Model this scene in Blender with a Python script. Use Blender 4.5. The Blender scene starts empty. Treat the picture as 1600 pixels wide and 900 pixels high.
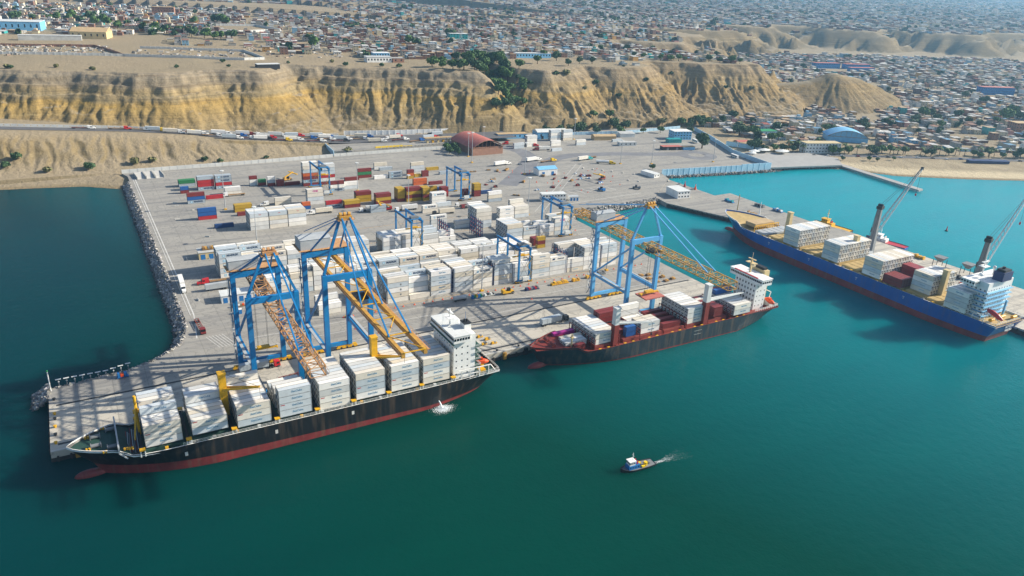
import bpy, math, random
import numpy as np
from mathutils import Vector, Matrix

random.seed(7)
R = math.radians
scene = bpy.context.scene
col = scene.collection

# ------------------------------------------------------------------ camera, sky, sun, exposure
YAW, PITCH, ROLL = R(31.0427), R(22.6112), R(2.8894)
CAM = Vector((0.0, 0.0, 172.0))
FPX = 1182.33
fw = Vector((math.sin(YAW) * math.cos(PITCH), math.cos(YAW) * math.cos(PITCH), -math.sin(PITCH)))
rt0 = Vector((math.cos(YAW), -math.sin(YAW), 0)); up0 = rt0.cross(fw)
rt = rt0 * math.cos(ROLL) + up0 * math.sin(ROLL)
up = -rt0 * math.sin(ROLL) + up0 * math.cos(ROLL)
cam_data = bpy.data.cameras.new('camera')
cam = bpy.data.objects.new('camera', cam_data); col.objects.link(cam)
m = Matrix((rt, up, -fw)).transposed().to_4x4(); m.translation = CAM
cam.matrix_world = m
cam_data.sensor_fit = 'HORIZONTAL'; cam_data.sensor_width = 36.0
cam_data.lens = 36.0 * FPX / 1600.0
cam_data.clip_start = 1.0; cam_data.clip_end = 60000.0
scene.camera = cam

SUN_EL, SUN_DIR = R(28.5), Vector((0.958, -0.287, 0)).normalized()
to_sun = Vector((SUN_DIR.x * math.cos(SUN_EL), SUN_DIR.y * math.cos(SUN_EL), math.sin(SUN_EL)))
world = bpy.data.worlds.new('World'); scene.world = world; world.use_nodes = True
wn = world.node_tree.nodes; wl = world.node_tree.links
sky = wn.new('ShaderNodeTexSky'); sky.sky_type = 'NISHITA'; sky.sun_disc = False
sky.sun_elevation = SUN_EL; sky.sun_rotation = math.atan2(SUN_DIR.x, SUN_DIR.y)
sky.altitude = 50; sky.air_density = 1.0; sky.dust_density = 1.2; sky.ozone_density = 1.6
bg = wn['Background']; bg.inputs['Strength'].default_value = 0.10
wl.new(sky.outputs['Color'], bg.inputs['Color'])
sun_data = bpy.data.lights.new('sun', 'SUN'); sun_data.energy = 5.0; sun_data.angle = R(0.5)
sun_data.color = (1.0, 0.91, 0.77)
sun = bpy.data.objects.new('sun', sun_data); col.objects.link(sun)
sun.rotation_euler = to_sun.to_track_quat('Z', 'Y').to_euler()
sun.location = (400, -200, 400)
vs = scene.view_settings
scene.display_settings.display_device = 'sRGB'
vs.view_transform = 'Standard'; vs.look = 'None'; vs.gamma = 1.0; vs.exposure = 0.7; vs.use_curve_mapping = False
scene.render.engine = 'CYCLES'
cy = scene.cycles
cy.use_denoising = True; cy.denoiser = 'OPENIMAGEDENOISE'
cy.denoising_input_passes = 'RGB_ALBEDO_NORMAL'; cy.denoising_prefilter = 'ACCURATE'
cy.max_bounces = 4; cy.diffuse_bounces = 2; cy.glossy_bounces = 2; cy.transmission_bounces = 2
cy.volume_bounces = 0; cy.transparent_max_bounces = 4; cy.caustics_reflective = False; cy.caustics_refractive = False
scene.render.film_transparent = False

# ------------------------------------------------------------------ helpers
def lin(h):
    h = h.lstrip('#')
    c = [int(h[i:i + 2], 16) / 255 for i in (0, 2, 4)]
    return tuple(((v / 12.92) if v <= 0.04045 else ((v + 0.055) / 1.055) ** 2.4) for v in c) + (1.0,)

def seen_x(p):
    v = Vector(p) - CAM; d = v.dot(fw)
    return 800 + FPX * v.dot(rt) / d, 450 - FPX * v.dot(up) / d, d

MATS = {}
def mat(name, color, rough=0.6, var=0.12, scale=0.35, metal=0.0, bump=0.0, bscale=3.0, src='fixed', spec=0.5, rust=0.0, gain=1.0, streak=0.0):
    """Principled material with soft world-space mottling. src: fixed colour, 'object' (obj.color) or 'attr' (colour attribute)."""
    mt = bpy.data.materials.new(name); mt.use_nodes = True
    n = mt.node_tree.nodes; l = mt.node_tree.links
    b = n['Principled BSDF']; b.inputs['Roughness'].default_value = rough; b.inputs['Metallic'].default_value = metal
    b.inputs['Specular IOR Level'].default_value = spec
    geo = n.new('ShaderNodeNewGeometry')
    if src == 'object':
        s = n.new('ShaderNodeObjectInfo'); base = s.outputs['Color']
    elif src == 'attr':
        s = n.new('ShaderNodeVertexColor'); s.layer_name = 'Col'; base = s.outputs['Color']
    else:
        s = n.new('ShaderNodeRGB'); s.outputs[0].default_value = color if len(color) == 4 else (*color, 1); base = s.outputs[0]
    nz = n.new('ShaderNodeTexNoise'); nz.inputs['Scale'].default_value = scale; nz.inputs['Detail'].default_value = 4
    nz.inputs['Roughness'].default_value = 0.65
    l.new(geo.outputs['Position'], nz.inputs['Vector'])
    mr = n.new('ShaderNodeMapRange'); mr.inputs['From Min'].default_value = 0.3; mr.inputs['From Max'].default_value = 0.7
    mr.inputs['To Min'].default_value = (1 - var) * gain; mr.inputs['To Max'].default_value = (1 + var) * gain
    l.new(nz.outputs['Fac'], mr.inputs['Value'])
    mul = n.new('ShaderNodeVectorMath'); mul.operation = 'SCALE'
    l.new(base, mul.inputs[0]); l.new(mr.outputs['Result'], mul.inputs['Scale'])
    out = mul.outputs['Vector']
    if rust > 0:
        nr = n.new('ShaderNodeTexNoise'); nr.inputs['Scale'].default_value = 0.9; nr.inputs['Detail'].default_value = 6
        nr.inputs['Roughness'].default_value = 0.75
        l.new(geo.outputs['Position'], nr.inputs['Vector'])
        m2 = n.new('ShaderNodeMapRange'); m2.inputs['From Min'].default_value = 0.56; m2.inputs['From Max'].default_value = 0.75
        m2.inputs['To Max'].default_value = rust
        l.new(nr.outputs['Fac'], m2.inputs['Value'])
        mx = n.new('ShaderNodeMix'); mx.data_type = 'RGBA'
        l.new(m2.outputs['Result'], mx.inputs['Factor']); l.new(out, mx.inputs['A']); mx.inputs['B'].default_value = (0.20, 0.10, 0.045, 1)
        out = mx.outputs['Result']
    if streak > 0:
        mpn = n.new('ShaderNodeMapping'); mpn.inputs['Scale'].default_value = (0.55, 0.55, 0.05); l.new(geo.outputs['Position'], mpn.inputs['Vector'])
        ns = n.new('ShaderNodeTexNoise'); ns.inputs['Scale'].default_value = 1.0; ns.inputs['Detail'].default_value = 5; l.new(mpn.outputs['Vector'], ns.inputs['Vector'])
        m3 = n.new('ShaderNodeMapRange'); m3.inputs['From Min'].default_value = 0.5; m3.inputs['From Max'].default_value = 0.72; m3.inputs['To Max'].default_value = streak
        l.new(ns.outputs['Fac'], m3.inputs['Value'])
        m4 = n.new('ShaderNodeMix'); m4.data_type = 'RGBA'; l.new(m3.outputs['Result'], m4.inputs['Factor']); l.new(out, m4.inputs['A']); m4.inputs['B'].default_value = (0.17, 0.115, 0.075, 1)
        out = m4.outputs['Result']
    l.new(out, b.inputs['Base Color'])
    if bump > 0:
        nb = n.new('ShaderNodeTexNoise'); nb.inputs['Scale'].default_value = bscale; nb.inputs['Detail'].default_value = 5
        l.new(geo.outputs['Position'], nb.inputs['Vector'])
        bp = n.new('ShaderNodeBump'); bp.inputs['Strength'].default_value = bump; bp.inputs['Distance'].default_value = 0.3
        l.new(nb.outputs['Fac'], bp.inputs['Height']); l.new(bp.outputs['Normal'], b.inputs['Normal'])
    MATS[name] = mt
    return mt

mat('paint_obj', (1, 1, 1), 0.5, 0.07, 0.5, src='object', rust=0.10)
mat('frame_obj', (1, 1, 1), 0.65, 0.3, 0.8, src='object', rust=0.4, gain=0.66)
mat('roof_obj', (1, 1, 1), 0.7, 0.3, 0.3, src='object', rust=0.35)
mat('attr', (1, 1, 1), 0.8, 0.12, 0.25, src='attr')
mat('crane_blue', lin('0676b2'), 0.45, 0.16, 0.25, rust=0.16, streak=0.14)
mat('crane_pale_blue', lin('5aa6d8'), 0.45, 0.10, 0.25, rust=0.12)
mat('rust_orange', lin('b98b5c'), 0.7, 0.22, 0.6, rust=0.35)
mat('ochre_steel', lin('bd8f3c'), 0.65, 0.20, 0.5, rust=0.35)
mat('yellow', lin('d8a51c'), 0.5, 0.15, 0.6, rust=0.2)
mat('bright_yellow', lin('e6c21a'), 0.45, 0.05, 0.5)
mat('cream_steel', lin('cdb98a'), 0.5, 0.12, 0.4, rust=0.15)
mat('white', lin('e8e8e4'), 0.5, 0.07, 0.4, rust=0.06, streak=0.14)
mat('off_white', lin('cfd2cf'), 0.6, 0.10, 0.3)
mat('pale_grey', lin('a9aeb0'), 0.6, 0.12, 0.3)
mat('grey', lin('74787a'), 0.65, 0.15, 0.3)
mat('dark', lin('1e2226'), 0.6, 0.2, 0.6)
mat('tyre', lin('151515'), 0.85, 0.1, 1.0)
mat('glass', lin('10181f'), 0.15, 0.05, 0.5)
mat('hull_black', lin('171c21'), 0.45, 0.25, 0.15, rust=0.12, streak=0.3)
mat('boot_red', lin('7a2f2f'), 0.55, 0.3, 0.2, rust=0.3, streak=0.5)
mat('hull_navy', lin('1158a4'), 0.4, 0.14, 0.1, rust=0.05, streak=0.22)
mat('hull_slate', lin('23303a'), 0.5, 0.28, 0.2, rust=0.3, streak=0.45)
mat('deck_green', lin('23463d'), 0.7, 0.25, 0.3, rust=0.15)
mat('deck_red', lin('7c3128'), 0.7, 0.2, 0.3, rust=0.2)
mat('deck_tan', lin('b39a63'), 0.75, 0.18, 0.25, rust=0.25)
mat('oxide', lin('7a2b22'), 0.65, 0.15, 0.4, rust=0.15)
mat('navy', lin('1b2f5e'), 0.5, 0.15, 0.5, rust=0.1)
mat('blue', lin('1f6fae'), 0.5, 0.1, 0.5)
mat('sky_blue', lin('74b2d8'), 0.55, 0.1, 0.3)
mat('red', lin('b3202a'), 0.45, 0.08, 0.5)
mat('orange', lin('e2541c'), 0.5, 0.08, 0.5)
mat('green', lin('1f8a4c'), 0.5, 0.1, 0.5)
mat('teal', lin('1c8f92'), 0.5, 0.1, 0.5)
mat('magenta', lin('c01f86'), 0.5, 0.05, 0.5)
mat('ink', lin('1d3a5c'), 0.6, 0.05, 0.5)
mat('ink_soft', lin('6f93ad'), 0.6, 0.1, 0.5)
mat('logo_blue', lin('43b0d8'), 0.5, 0.05, 0.5)
mat('concrete', lin('9d9c98'), 0.85, 0.10, 0.12, bump=0.1)
mat('barrier', lin('b9b7b0'), 0.85, 0.10, 0.3)
mat('wall_white', lin('c9cac6'), 0.85, 0.10, 0.12)
mat('wall_blue', lin('a8c8da'), 0.85, 0.14, 0.1)
mat('brick', lin('96705c'), 0.9, 0.15, 0.3)
mat('roof_red', lin('b0665a'), 0.8, 0.12, 0.3)
mat('tin', lin('b9bab6'), 0.55, 0.2, 0.2, rust=0.25)
mat('tan_roof', lin('b59c74'), 0.8, 0.15, 0.2)
mat('bark', lin('5a4632'), 0.9, 0.2, 1.0)
mat('leaf', lin('4c6a30'), 0.85, 0.45, 0.5)
mat('leaf_dark', lin('3a5530'), 0.85, 0.45, 0.5)
mat('leaf_dry', lin('6a6a42'), 0.9, 0.35, 0.5)
mat('palm_leaf', lin('4d6128'), 0.8, 0.4, 0.5)
mat('rock', lin('a9a49a'), 0.9, 0.35, 0.6)
mat('wood', lin('8a6b45'), 0.85, 0.25, 0.6)
mat('mark_white', lin('c9c9c4'), 0.8, 0.2, 0.5)
mat('mark_yellow', lin('c9932c'), 0.8, 0.2, 0.5)
mat('foam', lin('e6eef0'), 0.9, 0.1, 1.0)

class MB:
    """Mesh builder: boxes, beams, tubes and prisms collected into one mesh object."""
    def __init__(s): s.v = []; s.f = []; s.m = []
    def add(s, vs, fs, mi=0):
        o = len(s.v); s.v += [tuple(p) for p in vs]
        for f in fs: s.f.append(tuple(o + i for i in f)); s.m.append(mi)
        return s
    def box(s, x0, y0, z0, x1, y1, z1, mi=0):
        return s.add([(x0, y0, z0), (x1, y0, z0), (x1, y1, z0), (x0, y1, z0), (x0, y0, z1), (x1, y0, z1), (x1, y1, z1), (x0, y1, z1)],
                     [(0, 3, 2, 1), (4, 5, 6, 7), (0, 1, 5, 4), (1, 2, 6, 5), (2, 3, 7, 6), (3, 0, 4, 7)], mi)
    def beam(s, p, q, w, h=None, mi=0, w2=None, h2=None):
        h = h or w; w2 = w2 or w; h2 = h2 or h
        p = Vector(p); q = Vector(q); d = (q - p).normalized()
        a = d.cross(Vector((0, 0, 1)))
        a = Vector((1, 0, 0)) if a.length < 1e-3 else a.normalized()
        b = a.cross(d).normalized()
        vs = [p + a * x * w / 2 + b * y * h / 2 for x, y in ((-1, -1), (1, -1), (1, 1), (-1, 1))] + \
             [q + a * x * w2 / 2 + b * y * h2 / 2 for x, y in ((-1, -1), (1, -1), (1, 1), (-1, 1))]
        return s.add(vs, [(3, 2, 1, 0), (4, 5, 6, 7), (0, 1, 5, 4), (1, 2, 6, 5), (2, 3, 7, 6), (3, 0, 4, 7)], mi)
    def tube(s, p, q, r, n=8, mi=0, r2=None, caps=True):
        r2 = r if r2 is None else r2
        p = Vector(p); q = Vector(q); d = (q - p).normalized()
        a = d.cross(Vector((0, 0, 1))); a = Vector((1, 0, 0)) if a.length < 1e-3 else a.normalized()
        b = d.cross(a).normalized()
        vs = []
        for c, rr in ((p, r), (q, r2)):
            for i in range(n):
                t = 2 * math.pi * i / n; vs.append(c + a * math.cos(t) * rr + b * math.sin(t) * rr)
        fs = [(i, (i + 1) % n, n + (i + 1) % n, n + i) for i in range(n)]
        if caps: fs += [tuple(range(n - 1, -1, -1)), tuple(range(n, 2 * n))]
        return s.add(vs, fs, mi)
    def prism(s, poly, z0, z1, mi=0):
        n = len(poly)
        vs = [(x, y, z0) for x, y in poly] + [(x, y, z1) for x, y in poly]
        fs = [(i, (i + 1) % n, n + (i + 1) % n, n + i) for i in range(n)] + [tuple(range(n - 1, -1, -1)), tuple(range(n, 2 * n))]
        return s.add(vs, fs, mi)
    def sweep_y(s, prof, y0, y1, mi=0):
        """profile of (x,z) points extruded along y"""
        n = len(prof)
        vs = [(x, y0, z) for x, z in prof] + [(x, y1, z) for x, z in prof]
        fs = [(i, (i + 1) % n, n + (i + 1) % n, n + i) for i in range(n)] + [tuple(range(n - 1, -1, -1)), tuple(range(n, 2 * n))]
        return s.add(vs, fs, mi)
    def ball(s, c, rx, ry, rz, n=8, k=5, mi=0):
        o = []
        for i in range(1, k):
            t = math.pi * i / k
            for j in range(n):
                u = 2 * math.pi * j / n
                o.append((c[0] + rx * math.sin(t) * math.cos(u), c[1] + ry * math.sin(t) * math.sin(u), c[2] + rz * math.cos(t)))
        o += [(c[0], c[1], c[2] + rz), (c[0], c[1], c[2] - rz)]
        fs = [(i * n + j, (i + 1) * n + j, (i + 1) * n + (j + 1) % n, i * n + (j + 1) % n) for i in range(k - 2) for j in range(n)]
        T = len(o) - 2
        fs += [(T, j, (j + 1) % n) for j in range(n)] + [(T + 1, (k - 2) * n + (j + 1) % n, (k - 2) * n + j) for j in range(n)]
        return s.add(o, fs, mi)
    def mesh(s, name, mats):
        me = bpy.data.meshes.new(name)
        me.from_pydata(s.v, [], s.f)
        mats = mats if isinstance(mats, (list, tuple)) else [mats]
        for k in mats: me.materials.append(MATS[k])
        if len(mats) > 1: me.polygons.foreach_set('material_index', s.m)
        me.update()
        return me
    def build(s, name, mats, parent=None, loc=None):
        return link(name, s.mesh(name, mats), parent, loc)

def link(name, data, parent=None, loc=None, rz=0.0):
    o = bpy.data.objects.new(name, data)
    if loc is not None: o.location = loc
    if rz: o.rotation_euler = (0, 0, rz)
    if parent is not None: o.parent = parent
    col.objects.link(o)
    return o

def tag(o, label=None, cat=None, group=None, kind=None):
    if label: o['label'] = label
    if cat: o['category'] = cat
    if group: o['group'] = group
    if kind: o['kind'] = kind
    return o

def thing(name, label, cat, loc=(0, 0, 0), rz=0.0, group=None):
    o = link(name, None, None, loc, rz); o.empty_display_size = 1
    return tag(o, label, cat, group)

def copy_tree(src, loc, rz=0.0, kids=None):
    """copy a thing, its parts and their sub-parts"""
    c = src.copy(); c.location = loc; c.rotation_euler = (0, 0, rz); c.parent = None; col.objects.link(c)
    for ch in src.children:
        d = ch.copy(); d.parent = c; col.objects.link(d)
        for g in ch.children:
            e = g.copy(); e.parent = d; col.objects.link(e)
    return c

ORD = ['first', 'second', 'third', 'fourth', 'fifth', 'sixth', 'seventh', 'eighth', 'ninth', 'tenth', 'eleventh', 'twelfth', 'thirteenth',
       'fourteenth', 'fifteenth', 'sixteenth', 'seventeenth', 'eighteenth', 'nineteenth']
TENS = {20: 'twenty', 30: 'thirty', 40: 'forty', 50: 'fifty', 60: 'sixty', 70: 'seventy', 80: 'eighty', 90: 'ninety'}
def ordw(i):
    if i < 19: return ORD[i]
    n = i + 1
    if n % 10 == 0 and n < 100: return TENS[n][:-1] + 'ieth'
    if n < 100: return TENS[n // 10 * 10] + '-' + ORD[n % 10 - 1]
    return 'hundred-and-' + ordw(n - 101) if n > 100 else 'hundredth'
LABEL_POOL = {}
def pool(o, look, where, name_point=None):
    """label later: look + ordinal from the left of the picture + where, so that each label fits one thing only"""
    LABEL_POOL.setdefault((look, where), []).append((seen_x(name_point or o.location)[0], o))
def flush_labels():
    for (look, where), lst in LABEL_POOL.items():
        lst.sort(key=lambda t: t[0])
        for i, (_, o) in enumerate(lst):
            if len(lst) == 1: o['label'] = look + ' ' + where
            elif i == len(lst) - 1: o['label'] = 'rightmost ' + look + ' ' + where
            else: o['label'] = (ordw(i) + ' ' + look + ' from the left ' + where) if i else 'leftmost ' + look + ' ' + where
    LABEL_POOL.clear()

TEXT = {}
def text_mesh(txt, size, mname, shear=0.0, depth=0.0):
    key = (txt, size, mname)
    if key in TEXT: return TEXT[key]
    cu = bpy.data.curves.new('lettering', 'FONT'); cu.body = txt; cu.size = size; cu.shear = shear; cu.extrude = 0.01; cu.offset = 0.035 * size
    cu.align_x = 'CENTER'; cu.align_y = 'CENTER'; cu.resolution_u = 2
    ob = bpy.data.objects.new('lettering', cu); col.objects.link(ob)
    bpy.context.view_layer.update()
    me = bpy.data.meshes.new_from_object(ob.evaluated_get(bpy.context.evaluated_depsgraph_get()))
    bpy.data.objects.remove(ob)
    me.materials.clear(); me.materials.append(MATS[mname])
    TEXT[key] = me
    return me

# ------------------------------------------------------------------ numpy noise and terrain
rng = np.random.RandomState(11)
PERM = rng.permutation(512); GRAD = rng.rand(512) * 2 * np.pi
def gnoise(x, y):
    xi = np.floor(x).astype(int); yi = np.floor(y).astype(int); xf = x - xi; yf = y - yi
    def g(ix, iy, fx, fy):
        a = GRAD[(PERM[(ix & 511)] + iy) & 511]
        return np.cos(a) * fx + np.sin(a) * fy
    u = xf * xf * xf * (xf * (xf * 6 - 15) + 10); v = yf * yf * yf * (yf * (yf * 6 - 15) + 10)
    n0 = g(xi, yi, xf, yf) * (1 - u) + g(xi + 1, yi, xf - 1, yf) * u
    n1 = g(xi, yi + 1, xf, yf - 1) * (1 - u) + g(xi + 1, yi + 1, xf - 1, yf - 1) * u
    return (n0 * (1 - v) + n1 * v) * 1.5
def fbm(x, y, o=4):
    r = 0; a = 1.0; t = 0
    for i in range(o):
        r = r + a * gnoise(x * 2 ** i + 17.3 * i, y * 2 ** i - 9.1 * i); t += a; a *= 0.5
    return r / t
def sstep(a, b, x):
    t = np.clip((x - a) / (b - a), 0, 1); return t * t * (3 - 2 * t)

def poly_dist(x, y, pts):
    """signed distance to an open polyline (positive on its left side seen along the line) and arc length of the nearest point"""
    best = np.full(x.shape, 1e18); arc = np.zeros(x.shape); sgn = np.ones(x.shape); s0 = 0.0
    for (ax, ay), (bx, by) in zip(pts[:-1], pts[1:]):
        dx, dy = bx - ax, by - ay; L2 = dx * dx + dy * dy; L = math.sqrt(L2)
        t = np.clip(((x - ax) * dx + (y - ay) * dy) / L2, 0, 1)
        ex = x - ax - t * dx; ey = y - ay - t * dy; d = ex * ex + ey * ey
        k = d < best - 1e-9
        best = np.where(k, d, best); arc = np.where(k, s0 + t * L, arc)
        cr = dx * (y - ay) - dy * (x - ax)
        sgn = np.where(k, np.where(cr >= 0, 1.0, -1.0), sgn); s0 += L
    return np.sqrt(best) * sgn, arc

PLATEAU = [(-3000, 960), (-400, 905), (-120, 890), (-46, 878), (32, 852), (90, 838), (117, 842), (150, 852), (180, 842), (227, 880), (262, 876), (300, 856),
           (325, 849), (380, 818), (418, 800), (432, 818), (444, 850), (470, 905), (482, 905), (480, 862), (486, 822), (505, 800), (545, 806), (590, 824), (625, 808),
           (668, 806), (690, 822), (702, 850), (735, 868), (775, 858), (800, 830), (856, 812), (890, 812), (905, 850), (905, 905), (880, 960),
           (855, 1030), (842, 1100), (860, 1150), (915, 1165), (1010, 1120), (1075, 1140), (1050, 1210), (960, 1290), (1010, 1310), (1150, 1260),
           (1230, 1300), (1230, 1380), (1150, 1480), (1230, 1500), (1380, 1420), (1480, 1440), (1500, 1560), (1420, 1680), (1520, 1690), (1650, 1580), (1760, 1560),
           (1800, 1650), (1860, 1660), (1930, 1540), (2010, 1430), (2080, 1470), (2150, 1520), (2230, 1450), (2280, 1330), (2400, 1330), (2480, 1400), (2600, 1330),
           (2800, 1300), (3500, 1150), (6000, 300), (12000, -2500)]
COAST = [(-4000, 800), (-400, 708), (-52, 681), (-27, 677), (4, 671), (27, 655), (60, 636), (330, 520), (470, 527), (604, 516), (640, 513), (690, 492),
         (719, 452), (775, 420), (837, 389), (1000, 300), (1400, 80), (2500, -520), (9000, -4000)]
HILL = [((935, 818), 34), ((985, 796), 40), ((1025, 784), 52), ((1066, 780), 46), ((1115, 784), 34), ((1175, 798), 19)]
ROAD = [(-700, 838, 66), (-300, 812, 46), (-50, 784, 28), (48, 777, 22), (129, 763, 15.5), (190, 757, 11), (246, 752, 8.2), (300, 742, 8.0), (420, 730, 8.0)]

def road_at(x):
    xs = [p[0] for p in ROAD]
    return np.interp(x, xs, [p[1] for p in ROAD]), np.interp(x, xs, [p[2] for p in ROAD])

def height(x, y):
    x = np.asarray(x, float); y = np.asarray(y, float)
    dc, _ = poly_dist(x, y, COAST)
    dp, arc = poly_dist(x, y, PLATEAU)          # positive inside the plateau (north side)
    # low ground
    low = np.where(dc > 0, np.minimum(dc * 0.11, 3.2), dc * 0.15)
    low = np.maximum(low, -6)
    inland = sstep(560, 900, x - (y - 600) * 0.25)
    low = low + np.clip(dc - 60, 0, 1e9) * 0.012 * inland
    low = np.minimum(low, 17 + 2 * fbm(x / 90, y / 90, 3))
    low = low + np.where(dc > 25, 0.5 * inland * fbm(x / 25, y / 25, 2), 0)
    # bank below the cliff road
    ry, rz = road_at(x)
    back = sstep(0, 1, np.clip((y - 694) / np.maximum(ry - 7 - 694, 5), 0, 1))
    west = 1 - sstep(255, 300, x)
    rill = np.abs(gnoise(x / 6.5 + 0.6 * gnoise(x / 11, y / 18), y / 70))
    bank = 3.8 + (rz - 3.8) * back ** 0.9 - west * 3.0 * rill * np.sin(np.pi * np.clip(back, 0, 1)) * np.clip(rz / 20, 0, 1.2)
    low = np.where((y > 694) & (dc > 4), np.maximum(low, bank * west + low * (1 - west)), low)
    # cliff: drop below the plateau edge
    dw = dp + 14 * fbm(x / 62, y / 62, 4) + 3 * fbm(x / 14, y / 14, 2)
    near = (1 - sstep(880, 990, x)) * (1 - sstep(930, 1010, y))
    rf = np.abs(gnoise(arc / 55 + 0.5 * fbm(x / 90, y / 90, 2), np.abs(dp) / 300)) + 0.5 * np.abs(gnoise(arc / 24 + 4, np.abs(dp) / 150))
    dw = dw + (1 - near) * (60 * fbm(x / 210 + 3, y / 210, 4) + 75 * (0.38 - rf) * sstep(40, -70, dp) if False else 60 * fbm(x / 210 + 3, y / 210, 4) + 150 * (0.42 - rf) * sstep(10, 70, -dp))
    out = np.maximum(-dw, 0)
    sp = arc / 9.0 + 0.7 * fbm(x / 22, y / 22, 2)
    rr = np.abs(gnoise(sp, out / 160.0 + 3)) * 0.6 + 0.42 * np.abs(gnoise(sp * 2.1 + 9, out / 90.0)) + 0.26 * np.abs(gnoise(sp * 4.3 + 4, out / 50.0))
    rr = rr + 0.10 * fbm(x / 7, y / 7, 2)
    amp = (7.5 + 8 * sstep(250, 430, x)) * (1 + 0.9 * fbm(x / 70 + 8, y / 120, 2)) * sstep(6, 45, out) * (1 - 0.6 * sstep(70, 120, out))
    o2 = np.maximum(out + amp * (0.30 - rr), 0)
    drop = near * 66 * (1 - np.exp(-(o2 / 52.0) ** 1.25)) + (1 - near) * 62 * (1 - np.exp(-(o2 / 75.0) ** 1.2))
    top = 65 + 1.3 * fbm(x / 60, y / 60, 3) * (1 - sstep(1000, 1500, np.hypot(x, y))) + np.clip((np.hypot(x, y) - 2600) * 0.0145, 0, 120)
    cl = top - drop - np.maximum(out - 85, 0) * 0.5
    # strata benches on the upper western face
    st = (1 - sstep(380, 430, x)) * sstep(38, 44, cl) * (1 - sstep(61, 64, cl))
    cl = cl + st * (2.3 * np.sin(cl * 0.75 + 2.5 * fbm(x / 60, y / 60, 2)) * (0.6 + 0.6 * fbm(x / 40 + 1, y / 40, 2)) + 1.6 * fbm(x / 6, y / 6, 3))
    cl = cl + 1.3 * fbm(x / 5 + 7, y / 5, 3) * sstep(8, 20, out) * near
    z = np.where(dw > 0, top, np.maximum(cl, low))
    # rounded brown hill beside the town
    hb = np.full(x.shape, -50.0)
    for ((ax, ay), ah), ((bx, by), bh) in zip(HILL[:-1], HILL[1:]):
        dx, dy = bx - ax, by - ay
        t = np.clip(((x - ax) * dx + (y - ay) * dy) / (dx * dx + dy * dy), 0, 1)
        d = np.hypot(x - ax - t * dx, y - ay - t * dy)
        hz = ah + (bh - ah) * t
        g = np.abs(fbm(x / 16 + 2, y / 30, 2))
        g2 = np.abs(gnoise(np.arctan2(y - 784, x - 1030) * 7 + 0.4 * fbm(x / 20, y / 20, 2), d / 60))
        hb = np.maximum(hb, hz * (1.10 * np.exp(-(d / (30 + hz * 0.72)) ** 1.9) - 0.08) - (2.0 * g + 3.6 * g2) * sstep(6, 30, d))
    z = np.maximum(z, hb)
    # road bench
    w = np.where(y > ry, y - ry, np.maximum(ry - y - 14 * sstep(95, 135, x) - 8 * sstep(180, 230, x), 0))
    k = (1 - sstep(7, 12, w)) * (1 - sstep(405, 425, x))
    z = z * (1 - k) + (rz - 0.25) * k
    # keep the ground under the paved port below the paving
    port = (x > 30) & (x < 640) & (y < 694) & (y > 270)
    z = np.where(port, np.minimum(z, 2.6), z)
    fc = sstep(216, 224, x) * (1 - sstep(660, 690, x)) * (1 - sstep(742, 752, y + (x - 300) * 0.06 * (x > 300))) * (y > 690)
    z = np.where((fc > 0.5), np.minimum(z, np.where(x < 362, 5.5, 2.6)), z)
    return z

def ground(x, y):
    return float(height(np.array([x]), np.array([y]))[0])

# ------------------------------------------------------------------ the setting: sea, terrain, paving, piers
def node_mat(name):
    mt = bpy.data.materials.new(name); mt.use_nodes = True; MATS[name] = mt
    return mt, mt.node_tree.nodes, mt.node_tree.links, mt.node_tree.nodes['Principled BSDF']
def ramp(n, stops, interp='LINEAR'):
    r = n.new('ShaderNodeValToRGB'); r.color_ramp.interpolation = interp
    e = r.color_ramp.elements
    while len(e) < len(stops): e.new(0.5)
    for k, (p, c) in enumerate(stops): e[k].position = p; e[k].color = c
    return r
def mixc(n, l, fac, a, b, mode='MIX'):
    x = n.new('ShaderNodeMix'); x.data_type = 'RGBA'; x.blend_type = mode
    for s, v in (('Factor', fac), ('A', a), ('B', b)):
        if hasattr(v, 'is_output'): l.new(v, x.inputs[s])
        else: x.inputs[s].default_value = v
    return x.outputs['Result']
def noise(n, l, vec, scale, detail=4, rough=0.6):
    z = n.new('ShaderNodeTexNoise'); z.inputs['Scale'].default_value = scale; z.inputs['Detail'].default_value = detail
    z.inputs['Roughness'].default_value = rough
    l.new(vec, z.inputs['Vector']); return z.outputs['Fac']
def maprange(n, l, v, a, b, c=0.0, d=1.0):
    r = n.new('ShaderNodeMapRange'); l.new(v, r.inputs['Value'])
    for s, k in (('From Min', a), ('From Max', b), ('To Min', c), ('To Max', d)): r.inputs[s].default_value = k
    return r.outputs['Result']
def math_n(n, l, op, a, b):
    x = n.new('ShaderNodeMath'); x.operation = op
    for i, v in enumerate((a, b)):
        if hasattr(v, 'is_output'): l.new(v, x.inputs[i])
        else: x.inputs[i].default_value = v
    return x.outputs[0]

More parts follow.
